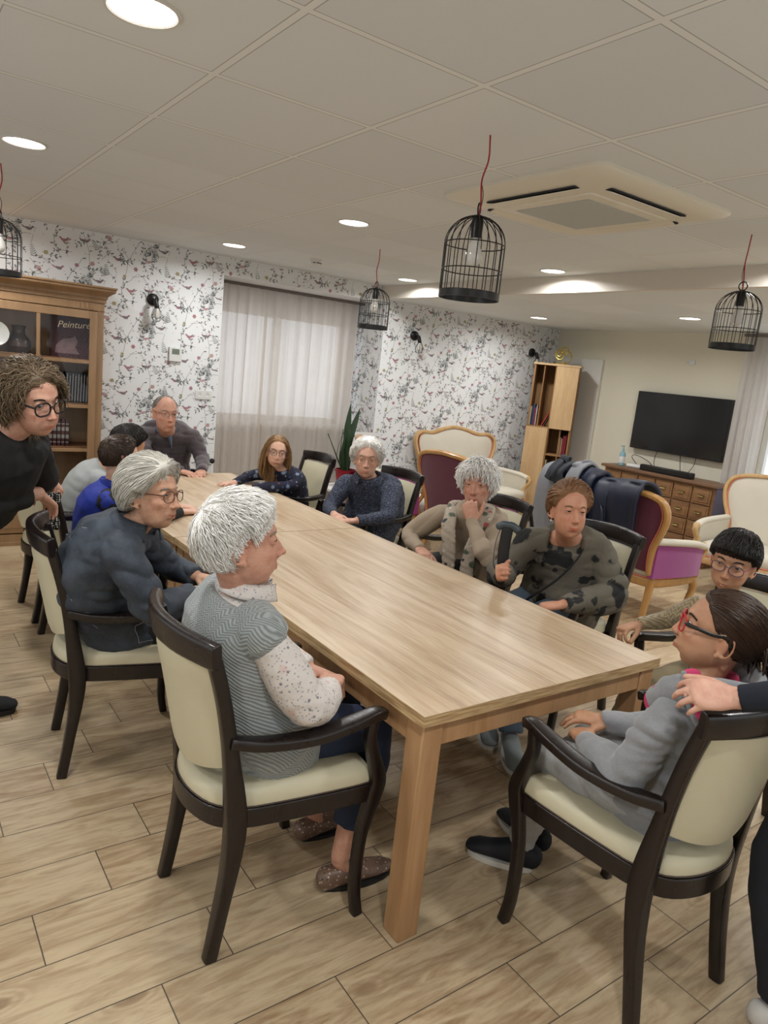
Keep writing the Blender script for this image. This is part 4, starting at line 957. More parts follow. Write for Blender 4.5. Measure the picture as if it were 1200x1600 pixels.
# ================================================================ PLANT, POSTER, WHITE TABLE
wtb = empty('side_table', (3.70, 5.80, 0), 0, 'low white side table carrying the potted plant', 'side table')
MB().box((0, 0, 0.49), (0.42, 0.38, 0.025)).build('top', M_wh, wtb, bevel=0.003)
for sx in (-1, 1):
    for sy in (-1, 1): MB().box((sx*0.185, sy*0.165, 0.239), (0.03, 0.03, 0.478)).build('leg', M_wh, wtb)
M_potr = plain('red_glazed_pot', '#8c1526', 0.25)
M_snake = plain('snake_plant_green', '#2f4a2c', 0.4, var=0.35, scale=14, c2='#1c331f')
pp = empty('potted_plant', (3.74, 5.80, 0.503), 0, 'tall dark green upright plant in a red pot by the curtain', 'potted plant')
MB().lathe([(0.0, 0.0), (0.075, 0.0), (0.098, 0.14), (0.104, 0.145), (0.104, 0.165), (0.094, 0.165), (0.09, 0.13), (0.0, 0.13)], n=28, cap=False).build('pot', M_potr, pp)
MB().lathe([(0.0, 0.138), (0.089, 0.136)], n=20, cap=False).build('soil', plain('dark_soil', '#2a2019', 0.95, bump=0.5), pp)
def blade(P, w, tw): 
    P = spline(P, 6); n = len(P); m = MB(); S = []
    W_ = [w*(0.55+0.45*min(1, i/(n*0.4)))*(1-(i/(n-1))**4)+0.002 for i in range(n)]
    for i in range(n): a = tw+0.6*i/n; S.append((math.cos(a), math.sin(a), 0))
    m.sweep(P, [(W_[i], 0.004) for i in range(n)], 8, side=np.array(S)); return m
for P, w, tw in (([(0.0, 0, 0.13), (0.0, 0, 0.35), (-0.02, 0.0, 0.55), (-0.01, 0, 0.80)], 0.040, -0.75), ([(0.02, 0.01, 0.13), (0.0, 0.01, 0.36), (0.04, 0.0, 0.56), (0.10, 0.0, 0.76)], 0.036, -0.9), ([(-0.02, 0, 0.13), (-0.05, 0, 0.30), (-0.035, 0, 0.52)], 0.024, -0.6),
                 ([(-0.03, 0, 0.13), (-0.10, 0.02, 0.28), (-0.22, 0.02, 0.50)], 0.010, 0.3), ([(-0.03, -0.02, 0.13), (-0.08, 0, 0.25), (-0.07, -0.0, 0.55)], 0.007, 0.3), ([(0.03, 0, 0.13), (0.05, 0, 0.28)], 0.009, 0.3), ([(0.0, 0.02, 0.13), (0.015, 0.02, 0.42)], 0.02, 1.4)):
    blade(P, w, tw).build('leaf', M_snake, pp)
ps = empty('poster', (4.21, 6.20, 0.503), math.radians(-6), 'white paper notice with dark lettering standing near the plant', 'poster')
M_pap = plain('white_paper', '#dcdcdc', 0.7, var=0.02)
MB().box((0, 0, 0.24), (0.36, 0.006, 0.50)).build('sheet', M_pap, ps, smooth=False)
text_obj('poster_title', 'LE COIN DES ENFANTS', 0.030, plain('dark_ink', '#33333c', 0.7), ps, Matrix.Translation((0.0, -0.0036, 0.44)) @ Matrix.Rotation(math.radians(90), 4, 'X'), 0.0004)
M_pc = [plain('poster_red', '#a5332c', 0.7), plain('poster_brown', '#84603f', 0.7), plain('poster_blue', '#46638f', 0.7)]
m = MB()
for k, (x, z, r) in enumerate(((-0.06, 0.34, 0.030), (-0.02, 0.32, 0.024), (-0.04, 0.285, 0.034), (0.0, 0.27, 0.02), (-0.075, 0.27, 0.02), (0.09, 0.33, 0.024), (0.11, 0.29, 0.03))):
    m.prism([(x+r*math.cos(a), z+r*1.15*math.sin(a)) for a in np.linspace(0, 6.283, 13)[:-1]], (0, -0.0034-0.0001*k, 0), (1, 0, 0), (0, 0, 1), (0, 0.0004, 0), k % 3)
m.build('poster_picture', M_pc, ps, smooth=False)
pst = tag(MB().box((0, 0, 0.24), (0.6, 0.4, 0.48)).build('low_cupboard', plain('grey_brown_box', '#8a7f76', 0.7), None, loc=(4.12, 6.28, 0.002), bevel=0.01, rz=math.radians(-6)), 'low grey-brown cupboard under the white notice', 'cupboard')
wr = empty('wire_hoop', (3.98, 6.22, 0.503), 0, 'thin wire arch standing above the white notice', 'wire frame')
for (a, b_, h, yo) in ((-0.12, 0.34, 0.62, 0.0), (0.34, 0.42, 0.5, 0.02)):
    MB().sweep([(a+(b_-a)*t, yo-0.02, (h)*math.sin(math.pi*t)**0.35) for t in np.linspace(0.001, 0.999, 30)], 0.0022, 5).build('wire', M_wire, wr)
# coats over the plum armchair
M_navy = plain('navy_quilted_nylon', '#141d36', 0.5, var=0.25, scale=5, bump=0.25, bscale=18)
M_gry = plain('grey_marl_jersey', '#84858a', 0.9, var=0.1, scale=90, bump=0.2, bscale=160)
M_gryd = plain('charcoal_jersey', '#33363d', 0.9, var=0.1, scale=60)
def drape(name, label, P, Wd, th, mat, seed, parent=None, lap=True):
    """cloth thrown over the chair back: cross path P (x,z) swept along y over Wd with folds"""
    rng = random.Random(seed); Q = spline(np.array(P), 6); n = len(Q); y0_, y1_ = Wd; k1, k2 = rng.uniform(10, 18), rng.uniform(24, 36); p1, p2 = rng.uniform(0, 6), rng.uniform(0, 6)
    def fn(u, v):
        i = min(n-1, int(u*(n-1))); f = u*(n-1)-i; q = Q[i]*(1-f)+Q[min(n-1, i+1)]*f
        y = y0_+(y1_-y0_)*v; e = abs(u-0.45)*2
        w = 0.020*math.sin(k1*y+p1+3*u)*e+0.010*math.sin(k2*y+p2-4*u)+0.012*math.sin(9*u+p1)
        return (q[0]+w*(1 if u < 0.5 else -1), y+0.04*math.sin(5*u+p2)*e*(1 if v > .5 else -1), q[1]+0.012*math.sin(k1*0.8*y+p2)+0.02*math.sin(3.1*v+p1)*e)
    o = MB().grid(fn, 44, 40, thick=th).build(name, mat, parent, angle=180); 
    if label: tag(o, label, 'coat', 'coats over the plum armchair')
    return o
cx_ = 4.55
drape('coat', 'navy padded coat draped over the plum armchair back, window side', [(cx_-0.10, 0.50), (cx_-0.12, 0.75), (cx_-0.13, 0.97), (cx_-0.03, 1.05), (cx_+0.10, 0.97), (cx_+0.16, 0.7)], (3.02, 3.52), 0.03, M_navy, 3)
drape('coat', 'navy coat bundled over the plum armchair back, beside the grey hoodie', [(cx_-0.15, 0.70), (cx_-0.16, 0.85), (cx_-0.15, 1.01), (cx_-0.03, 1.08), (cx_+0.10, 0.98), (cx_+0.16, 0.8)], (3.40, 3.78), 0.035, M_navy, 8)
drape('hoodie', 'light grey sweatshirt hanging over the plum armchair and coats', [(cx_-0.20, 0.40), (cx_-0.21, 0.7), (cx_-0.20, 1.0), (cx_-0.05, 1.11), (cx_+0.10, 1.02), (cx_+0.16, 0.9)], (3.52, 3.64), 0.02, M_gry, 12)
drape('hoodie', 'grey hooded top with dark lining hanging at the armchair corner', [(cx_-0.17, 0.30), (cx_-0.18, 0.6), (cx_-0.18, 0.95), (cx_-0.05, 1.06), (cx_+0.08, 1.0), (cx_+0.14, 0.85)], (3.70, 3.92), 0.025, M_gry, 15)
drape('scarf', 'charcoal rolled scarf lying on top of the coats', [(cx_-0.20, 0.96), (cx_-0.17, 1.05), (cx_-0.06, 1.11), (cx_+0.06, 1.06), (cx_+0.1, 1.0)], (3.66, 3.82), 0.03, M_gryd, 19)

# rollator and the pouch held over the table
M_grip = plain('black_rubber_grip', '#101011', 0.5); M_slate = plain('slate_grey_plastic', '#3c464c', 0.35)
ro = empty('rollator', (3.52, 2.93, 0), 0, 'black walking frame with brake levers standing between the two women', 'walking frame')
for sy in (-1, 1):
    y = sy*0.23
    MB().sweep(spline([(0.20, y, 0.06), (0.10, y, 0.45), (-0.02, y, 0.83), (-0.08, y, 0.885), (-0.22, y, 0.89)], 6), 0.013, 10).build('frame_tube', M_grip, ro)
    MB().sweep([(-0.16, y, 0.889), (-0.30, y, 0.895)], 0.019, 12).build('hand_grip', M_grip, ro)
    MB().sweep(spline([(-0.13, y, 0.875), (-0.16, y, 0.83), (-0.24, y, 0.825), (-0.31, y, 0.84)], 5), 0.008, 8).build('brake_lever', M_grip, ro)
    MB().sweep(spline([(-0.02, y, 0.70), (-0.12, y, 0.35), (-0.18, y, 0.06)], 5), 0.012, 8).build('frame_tube', M_grip, ro)
    for x in (0.20, -0.18): MB().lathe([(0.0, -0.014), (0.055, -0.014), (0.06, 0.0), (0.055, 0.014), (0.0, 0.014)], (x, y, 0.06), 20, axis='y', cap=False).build('wheel', M_grip, ro)
MB().box((0.03, 0, 0.55), (0.22, 0.42, 0.03)).build('seat', M_grip, ro, bevel=0.01)
pu = empty('folding_cane_pouch', (2.368, 2.262, 0.80), math.radians(40), 'dark pouch with a slate-grey handle and strap held in the leaf-print woman\'s fist', 'pouch')
MB().sweep(spline([(0, 0, -0.06), (0, 0, 0.02), (0.0, 0.004, 0.10), (0.0, 0.0, 0.19)], 4), [(0.020, 0.014)]*4+[(0.026, 0.016)]*9, 14, side=(0, 1, 0), power=3).build('sleeve', M_blk, pu)
MB().sweep(spline([(0, -0.045, 0.195), (0, -0.02, 0.212), (0, 0.02, 0.212), (0, 0.040, 0.200)], 4), [0.018]*13, 12).build('handle', M_slate, pu)
MB().sweep(spline([(0, 0.030, 0.20), (0.01, 0.046, 0.12), (0.0, 0.042, 0.02), (0, 0.01, -0.03)], 5), [(0.0018, 0.014)]*16, 8, side=(0, 1, 0)).build('strap', plain('grey_webbing', '#55555a', 0.8), pu)
cl = tag(MB().grid(lambda u, v: (0.622+0.05*u+0.008*math.sin(9*v), 3.34+0.02*u+0.008*math.sin(12*u+5*v), 0.80+0.17*v), 10, 10, thick=0.004).build('cloth', spot_mat0('black_white_dotted_cloth'), angle=180), 'black cloth with white dots hanging from the curly-haired woman\'s hand', 'cloth')
# ================================================================ PEOPLE: builders
def remeshed(mb, name, voxel, smooth=3, factor=0.5):
    me = mb.mesh(name+'_src'); bm = bmesh.new(); bm.from_mesh(me); bmesh.ops.recalc_face_normals(bm, faces=bm.faces); bm.to_mesh(me); bm.free()
    o = bpy.data.objects.new(name+'_src', me); COL.objects.link(o)
    r = o.modifiers.new('r', 'REMESH'); r.mode = 'VOXEL'; r.voxel_size = voxel; r.use_smooth_shade = True
    if smooth: s_ = o.modifiers.new('s', 'SMOOTH'); s_.factor = factor; s_.iterations = smooth
    dg = bpy.context.evaluated_depsgraph_get(); dg.update()
    out = bpy.data.meshes.new_from_object(o.evaluated_get(dg)); bpy.data.objects.remove(o); bpy.data.meshes.remove(me)
    out.name = name; out.polygons.foreach_set('use_smooth', [True]*len(out.polygons)); return out

def coords(me):
    a = np.empty(len(me.vertices)*3, np.float32); me.vertices.foreach_get('co', a); return a.reshape(-1, 3).astype(float)
def setco(me, a): me.vertices.foreach_set('co', a.astype(np.float32).ravel()); me.update()
def normals(me):
    a = np.empty(len(me.vertices)*3, np.float32); me.vertices.foreach_get('normal', a); return a.reshape(-1, 3).astype(float)
def vcol(me, name, cols):
    at = me.color_attributes.new(name, 'FLOAT_COLOR', 'POINT'); a = np.ones((len(cols), 4), np.float32); a[:, :3] = cols; at.data.foreach_set('color', a.ravel())

# ---- head: radial function in head space (x = person's right, y = forward, z = up), adult metres
def _ell(d, c, r):
    c = np.array(c); r = np.array(r); A = ((d/r)**2).sum(-1); B = (d*c/r**2).sum(-1); C = (c**2/r**2).sum()-1
    return (B+np.sqrt(np.maximum(B*B-A*C, 0)))/A
def _g(x, z, cx, cz, sx, sz): return np.exp(-((np.abs(x)-cx)/sx)**2-((z-cz)/sz)**2)
def head_r(d, age=0.0, kid=0.0, fat=0.0):
    d = _nrm(d)
    a = _ell(d, (0, -0.012, 0.032), (0.0755, 0.098, 0.088))
    jw = 0.056+0.006*fat+0.002*kid
    b = _ell(d, (0, 0.022, -0.040), (jw+0.003, 0.068, 0.080-0.015*kid))
    c = _ell(d, (0, 0.000, -0.020), (0.064, 0.072, 0.070))
    r = (a**10+b**10+c**10)**0.1
    p = d*r[..., None]; x, y, z = p[..., 0], p[..., 1], p[..., 2]; fr = np.clip(y/0.05, 0, 1)
    e = 0.0045*_g(x, z, 0.026, 0.034, 0.022, 0.009)+0.004*_g(x, z, 0, 0.032, 0.02, 0.012)
    e -= 0.0110*_g(x, z, 0.033, 0.012, 0.017, 0.012)
    e += 0.0045*_g(x, z, 0.044, -0.020, 0.018, 0.014)*(1+0.8*kid)
    e += 0.0045*_g(x, z, 0, -0.062, 0.026, 0.020)
    e += 0.0080*_g(x, z, 0, -0.103, 0.020, 0.013)
    e -= 0.0045*_g(x, z, 0, -0.085, 0.020, 0.006)
    nl = np.abs(np.abs(x)-(0.020+(-0.030-z)*0.42)); e -= (0.0012+0.0022*age)*np.exp(-(nl/0.004)**2)*np.clip((z+0.082)/0.02, 0, 1)*np.clip((-0.028-z)/0.01, 0, 1)
    e -= age*0.005*_g(x, z, 0.048, -0.050, 0.013, 0.018)
    e += age*0.0050*_g(x, z, 0.042, -0.092, 0.012, 0.012)
    e -= age*0.0022*_g(x, z, 0.033, -0.010, 0.013, 0.004)
    e += fat*0.006*_g(x, z, 0.040, -0.055, 0.022, 0.028)
    return r+e*fr

_ICO = {}
def ico(n):
    if n not in _ICO:
        bm = bmesh.new(); bmesh.ops.create_icosphere(bm, subdivisions=n, radius=1.0); v = np.array([tuple(q.co) for q in bm.verts]); f = [tuple(q.index for q in p.verts) for p in bm.faces]; bm.free(); _ICO[n] = (v, f)
    return _ICO[n]

def head_shape(age, kid, fat, mouth='closed', nose=1.0, smile=0.0):
    sm = 0.0050*smile
    """head, nose, lips, ears, lids as overlapping closed shapes in head space"""
    m = MB(); v, f = ico(5); m.add(_nrm(v)*head_r(v, age, kid, fat)[:, None], f)
    k = nose*(1-0.22*kid)
    m.sweep(spline([(0, 0.074, 0.028), (0, 0.0815, 0.010), (0, 0.088+0.004*k, -0.010), (0, 0.089+0.008*k, -0.026), (0, 0.086, -0.037)], 4), [(0.006+0.0046*math.sin(min(1, i/14)*1.57)*k, 0.010+0.0045*min(1, i/10)) for i in range(17)], 12, side=(1, 0, 0))
    m.sphere((0, 0.101+0.0075*k, -0.0285), (0.0095*k, 0.0095*k, 0.0085), 12, 8)
    for s_ in (-1, 1): m.sphere((s_*0.0115*k, 0.0965, -0.033), (0.0068, 0.0095, 0.0062), 10, 8)
    zo = -0.064; gap = 0.0025 if mouth == 'open' else 0.0
    m.sweep(spline([(-0.025-sm*0.6, 0.0790, zo-0.001+sm), (-0.013, 0.0895, zo+0.0024), (0, 0.0935, zo+0.0018), (0.013, 0.0895, zo+0.0024), (0.025+sm*0.6, 0.0790, zo-0.001+sm)], 4), [(0.0028+0.0016*math.sin(i/16*math.pi), 0.0026+0.0006*math.sin(i/16*math.pi)) for i in range(17)], 8, side=(0, 1, 0))
    m.sweep(spline([(-0.022-sm*0.6, 0.0790, zo-0.004-gap+sm), (-0.011, 0.0885, zo-0.0072-gap), (0, 0.0918, zo-0.0080-gap), (0.011, 0.0885, zo-0.0072-gap), (0.022+sm*0.6, 0.0790, zo-0.004-gap+sm)], 4), [(0.0028+0.0018*math.sin(i/16*math.pi), 0.0028+0.0010*math.sin(i/16*math.pi)) for i in range(17)], 8, side=(0, 1, 0))
    for s_ in (-1, 1):
        a = 0.42; R = np.array([(math.cos(s_*a), math.sin(s_*a)*1.0, 0), (-math.sin(s_*a), math.cos(s_*a), 0), (0, 0, 1)]).T
        E = 1.0+0.12*age+0.05*kid
        m.sphere((s_*0.0760, -0.012, -0.004), (0.0055, 0.016*E, 0.028*E), 10, 8, R=R)
        rim = [(s_*(0.080+0.007*max(0, -math.cos(q))), -0.014-0.0185*E*math.sin(q-1.2)*1.0-0.004, -0.002+0.031*E*math.cos(q-1.2)) for q in np.linspace(0.0, 4.9, 18)]
        m.sweep(rim, 0.0036, 8); m.sphere((s_*0.0775, -0.006, -0.034*E), (0.004, 0.008, 0.010), 8, 6)
        ec = V3(s_*0.0315, 0.0712, 0.011)   # lids: caps of a slightly larger ball
        sv, sf = ico(3); L = sv*0.0146
        up = L.copy(); up[:, 2] = np.maximum(up[:, 2], 0.0038-0.0008*age); m.add(up+ec, sf)
        lo = L.copy(); lo[:, 2] = np.minimum(lo[:, 2], -0.0044+0.0008*age); m.add(lo+ec, sf)
        m.sphere(ec+V3(s_*0.0128, -0.004, -0.0005), (0.004, 0.006, 0.006), 8, 6); m.sphere(ec+V3(-s_*0.0128, -0.003, -0.0005), (0.003, 0.006, 0.006), 8, 6)
    return m

def hand_shape(m, W_, D, N, s, side, curl=0.3, spread=0.12, thumb=0.5, fcurl=None):
    """W_ wrist point, D direction of the fingers, N direction the palm faces, side +1: thumb along cross(N, D)"""
    D = _nrm(np.array(D, float)); N = np.array(N, float); N = _nrm(N-D*np.dot(N, D)); S = np.cross(N, D)*side
    W_ = np.array(W_, float); kn = W_+D*0.085*s
    m.sweep([W_-D*0.02*s, W_+D*0.012*s, W_+D*0.045*s, kn-D*0.004*s, kn+D*0.006*s], [(0.025*s, 0.017*s), (0.027*s, 0.0165*s), (0.037*s, 0.0155*s), (0.040*s, 0.0135*s), (0.037*s, 0.011*s)], 14, side=S, power=2.6)
    for i, (off, ln, r) in enumerate(((0.029, 0.070, 0.0086), (0.0100, 0.079, 0.0090), (-0.0095, 0.073, 0.0086), (-0.028, 0.057, 0.0076))):
        c = (fcurl[i] if fcurl else curl); a = off/0.03*spread; d = _nrm(D*math.cos(a)+S*math.sin(a)); p = kn+S*off*s-D*(0.006 if i in (0, 3) else 0.0)*s-D*0.006*s; n_ = N
        P = [p-d*0.015*s, p]; 
        for k, (fr, b) in enumerate(((0.46, 0.75), (0.30, 1.0), (0.26, 0.75))):
            an = c*b; d2 = _nrm(d*math.cos(an)+n_*math.sin(an)); n_ = _nrm(n_*math.cos(an)-d*math.sin(an)); d = d2; p = p+d*ln*fr*s; P.append(p)
        m.sweep(P, [r*s*q for q in (1.0, 1.05, 0.98, 0.90, 0.74)], 10)
    b0 = W_+S*0.020*s+D*0.016*s+N*0.006*s; d1 = _nrm(S*(0.9-0.5*thumb)+D*0.75+N*(0.15+0.35*thumb)); b1 = b0+d1*0.042*s; d2 = _nrm(d1*0.8+D*0.5+N*0.35*thumb-S*0.15*thumb); b2 = b1+d2*0.030*s; b3 = b2+_nrm(d2+D*0.2+N*0.3*thumb)*0.024*s
    m.sweep([b0, b1, b2, b3], [0.0135*s, 0.0112*s, 0.0102*s, 0.0082*s], 10)

M_SKIN = {}
def skin_mat(key, c, c2, wr=0.0):
    if key in M_SKIN: return M_SKIN[key]
    m = Mt('skin_'+key, 0.52); v = m.coord(); n = m.noise(v, 22, 4, 0.6); n2 = m.noise(v, 90, 3)
    b = m.mix(n.smooth(0.35, 0.7), c, c2); b = m.mix(m.attr('tone'), b, m.mix(1.0, b, '#c06a5c', 'MULTIPLY')) if False else b
    mu = m.mix(1.0, b, m.attr('tone'), 'MULTIPLY'); m.base(mu)
    h = n2*0.5+m.noise(m.coord(scale=(1, 1, 2.4)), 60, 3, 0.6, 1.5)*wr*2
    m.bump(h, 0.16+0.35*wr, 0.0025); m.b.inputs['Subsurface Weight'].default_value = 0.0
    m.b.inputs['Specular IOR Level'].default_value = 0.35
    M_SKIN[key] = m.m; return m.m

def frame(yaw, pitch=0, roll=0):
    """rows: right, forward, up of a body/head; yaw in degrees from +x"""
    y, p, r = math.radians(yaw), math.radians(pitch), math.radians(roll)
    f = V3(math.cos(y)*math.cos(p), math.sin(y)*math.cos(p), math.sin(p)); rt = V3(math.sin(y), -math.cos(y), 0); u = np.cross(rt, f)
    return np.array([rt*math.cos(r)+u*math.sin(r), f, u*math.cos(r)-rt*math.sin(r)])

def torso_sections(sp, grow=0.0, bottom=True):
    """centre, half width, half depth along the trunk"""
    s = sp['s']; P = np.array(sp['pel'], float); S = np.array(sp['sh'], float); fat = sp.get('fat', 0.0); k = sp.get('kid', 0.0)
    rt0 = frame(sp['dir'])[0]; rt1 = frame(sp.get('sdir', sp['dir']))[0]; f0 = frame(sp['dir'])[1]
    ax = S-P; sl = sp.get('slump', 0.02); back = -f0*sl
    Nk = S+_nrm(np.array(sp['head'])-S)*0.055*s
    rows = []
    for t, w, d, off in ((-0.16, 0.165, 0.118, 0.0), (0.02, 0.180+0.02*fat, 0.125+0.02*fat, 0.0), (0.28, 0.162+0.035*fat, 0.118+0.035*fat, 0.7), (0.52, 0.160+0.02*fat, 0.118+0.02*fat, 1.0), (0.75, 0.170, 0.114, 0.9), (0.90, 0.172, 0.100, 0.6), (1.0, 0.150, 0.078, 0.2)):
        w *= (1-0.12*k); rows.append((P+ax*t+back*off*1.5, rt0*(1-max(0, t))+rt1*max(0, t), w*s+grow, d*s+grow))
    rows.append((S+(Nk-S)*0.55, rt1, 0.098*s+grow, 0.064*s+grow)); rows.append((Nk, rt1, 0.062*s+grow, 0.056*s+grow))
    return rows
def limbs(sp):
    s = sp['s']; rt1 = frame(sp.get('sdir', sp['dir']))[0]; rt0 = frame(sp['dir'])[0]; S = np.array(sp['sh'], float); P = np.array(sp['pel'], float); L = {}
    for k, sg in (('R', 1), ('L', -1)):
        up = sp.get('shup'+k, 0.0); w = 0.163*(1-0.1*sp.get('kid', 0))
        sh = S+rt1*sg*w*s+V3(0, 0, -0.025*s+up)
        if 'arm'+k in sp: e, w_ = [np.array(q, float) for q in sp['arm'+k][:2]]; L['arm'+k] = (sh, e, w_)
        if 'leg'+k in sp: kn, an = [np.array(q, float) for q in sp['leg'+k][:2]]; L['leg'+k] = (P+rt0*sg*0.085*s, kn, an)
    return L
def limb_pts(a, b, c, n=5):
    t = np.linspace(0, 1, n); P1 = a+(b-a)*t[:, None]; P2 = b+(c-b)*t[:, None]; Q = np.vstack([P1[:-1], P2]); Q[n-1] = Q[n-1]*0.6+(Q[n-2]+Q[n])*0.2; return Q

def noise3(p, seed, fr):
    rng = np.random.RandomState(seed); o = np.zeros(len(p))
    for k in range(7):
        d = rng.normal(size=3); d /= np.linalg.norm(d); o += np.sin(p@d*fr*(0.6+0.25*k)+rng.uniform(0, 6.28))*(0.8**k)
    return o/3.0

def make_person(label, sp, cat='person'):
    s = sp['s']; hs = sp.get('hs', s); base = np.array([sp['pel'][0], sp['pel'][1], 0.0]); t = empty('person', tuple(base), 0, label, cat)
    sp = dict(sp); vox = sp.get('vox', 0.005); age, kid, fat = sp.get('age', 0), sp.get('kid', 0), sp.get('hfat', 0)
    HF = frame(*sp['hdir']); HC = np.array(sp['head'], float); hsc = hs*(1+0.0*kid)
    def to_w(p): return (np.asarray(p)*hsc) @ HF + HC
    L = limbs(sp)
    # ---- continuous body surface
    m = MB(); h = head_shape(age, kid, fat, sp.get('mouth', 'closed'), sp.get('nose', 1.0), sp.get('smile', 0.3))
    hv = np.concatenate(h.v); m.add(to_w(hv), h.f)
    rows = torso_sections(sp, -0.012*s)
    m.sweep([r[0] for r in rows], [(r[2], r[3]) for r in rows], 18, side=np.array([r[1] for r in rows]), power=2.3)
    nb = rows[-2][0]; m.sweep([nb, (nb+to_w((0, -0.02, -0.075)))/2+HF[1]*0.0, to_w((0, -0.022, -0.070)), to_w((0, -0.025, -0.02))], [0.056*s, 0.050*s*(1-0.15*kid), 0.050*hsc*(1-0.15*kid), 0.048*hsc], 16)
    for k in ('R', 'L'):
        if 'arm'+k in L:
            sh, e, w_ = L['arm'+k]; Q = limb_pts(sh, e, w_); m.sweep(Q, [q*s for q in (0.036, 0.040, 0.041, 0.038, 0.036, 0.037, 0.035, 0.030, 0.0245)], 14)
            hd = sp['arm'+k][2]
            if hd: hand_shape(m, w_, hd['d'], hd['n'], hd.get('s', hs), (1 if k == 'L' else -1)*1, hd.get('c', 0.3), hd.get('sp', 0.12), hd.get('t', 0.4), hd.get('f'))
        if 'leg'+k in L:
            a, b, c = L['leg'+k]; Q = limb_pts(a, b, c); m.sweep(Q, [q*s for q in (0.078, 0.075, 0.068, 0.060, 0.054, 0.056, 0.050, 0.040, 0.031)], 14)
            fd = np.array(sp['leg'+k][2], float); m.sweep([c+V3(0, 0, -0.01), c+fd*0.02*s+V3(0, 0, -0.050*s), c+fd*0.07*s+V3(0, 0, -0.066*s), c+fd*0.12*s+V3(0, 0, -0.074*s)], [0.029*s, (0.028*s, 0.020*s), (0.027*s, 0.011*s), (0.020*s, 0.007*s)], 12, side=np.cross(fd, (0, 0, 1)))
    me = remeshed(m, 'body', vox, 2, 0.4)
    co = coords(me); hp = ((co-HC) @ HF.T)/hsc; n_ = len(co); tone = np.ones((n_, 3))
    on = (np.linalg.norm(hp, axis=1) < 0.16)
    def blend(mask, c): 
        mk = (mask*on)[:, None]; tone[:] = tone*(1-mk)+tone*np.array(c)*mk
    x, y, z = hp[:, 0], hp[:, 1], hp[:, 2]; z0 = z; z = z-0.0050*sp.get('smile', 0.3)*np.clip(np.abs(x)/0.025, 0, 1.2)**2*(z < -0.05); op = sp.get('mouth') == 'open'
    blend(np.clip(1.3-np.abs(x)/0.022, 0, 1)*np.exp(-((z+0.0685)/0.0075)**4)*(y > 0.075), sp.get('lip', (0.90, 0.58, 0.56)))
    blend(np.exp(-((z+0.0665+0.0008*op)/(0.0016+0.0012*op))**2)*(np.abs(x) < 0.023)*(y > 0.075)*0.6, (0.45, 0.3, 0.3))
    blend(0.55*_g(x, z, 0.043, -0.028, 0.02, 0.016)*(y > 0.03), (1.0, 0.80, 0.76))
    blend(0.55*np.exp(-(x/0.016)**2-((z+0.028)/0.015)**2)*(y > 0.08), (1.0, 0.78, 0.74))
    blend(0.2*_g(x, z, 0.033, 0.006, 0.019, 0.014)*(y > 0.04), (0.84, 0.70, 0.70))
    for sg in (-1, 1): blend(np.exp(-((x-sg*0.0115)/0.0035)**2-((z+0.0385)/0.0025)**2)*(y > 0.085)*0.8, (0.35, 0.22, 0.2))
    blend(0.35*(np.abs(x) > 0.072)*np.exp(-((z)/0.035)**2), (1.0, 0.74, 0.68))
    if sp.get('stubble'): blend(0.35*(z < -0.05)*(y > 0.02), (0.8, 0.78, 0.8))
    vcol(me, 'tone', tone)
    setco(me, co-base); me.materials.append(skin_mat(*sp['skin'])); bo = bpy.data.objects.new('body', me); COL.objects.link(bo); bo.parent = t
    # eyes
    look = np.array(sp.get('look', (0, 0))); 
    for sg in (-1, 1):
        c = V3(sg*0.0315, 0.0712, 0.011); ez = _nrm(V3(look[0], 1, look[1])); ex = _nrm(np.cross(ez, (0, 0, 1))); ey = np.cross(ex, ez)
        e = MB(); e.sphere((0, 0, 0), 0.0125, 18, 12, 0)
        for r, dz, mi in ((0.0067, 0.0110, 1), (0.0034, 0.0122, 2)):
            P = [c*0+ez*dz+ex*r*math.cos(a)+ey*r*math.sin(a) for a in np.linspace(0, 6.283, 17)[:-1]]+[ez*(0.01275+0.0001*mi)]
            e.add(P, [(i, (i+1) % 16, 16) for i in range(16)], mi)
        e.v = [to_w(q+c)-base for q in e.v]; e.build('eye', [M_eyew, sp.get('iris', M_irisb), M_pupil], bo)
    for sg in (-1, 1):
        zl = 0.0038-0.0008*age; rr = math.sqrt(0.0149**2-zl**2)
        P = np.array([(sg*0.0315+rr*math.cos(q), 0.0712+rr*math.sin(q), 0.011+zl-0.0006-0.0016*abs(math.cos(q))**3) for q in np.radians([18, 40, 65, 90, 115, 140, 162])])
        MB().sweep(to_w(P)-base, [0.0004*hsc, 0.0010*hsc, 0.0012*hsc, 0.0012*hsc, 0.0012*hsc, 0.0010*hsc, 0.0004*hsc], 6).build('eyelash', M_lash, bo)
    br = sp.get('brow')
    if br:
        for sg in (-1, 1):
            P = [(sg*a, b, z_) for a, b, z_ in ((0.012, 0.0865, 0.030), (0.024, 0.0850, 0.034), (0.036, 0.0785, 0.0345), (0.047, 0.066, 0.029))]
            MB().sweep(to_w(spline(P, 4))-base, [(0.0018*hsc, 0.0034*hsc)]*13, 8, side=HF[1]).build('eyebrow', br, bo)
    return t, bo, base, to_w, L, HF, HC, hsc

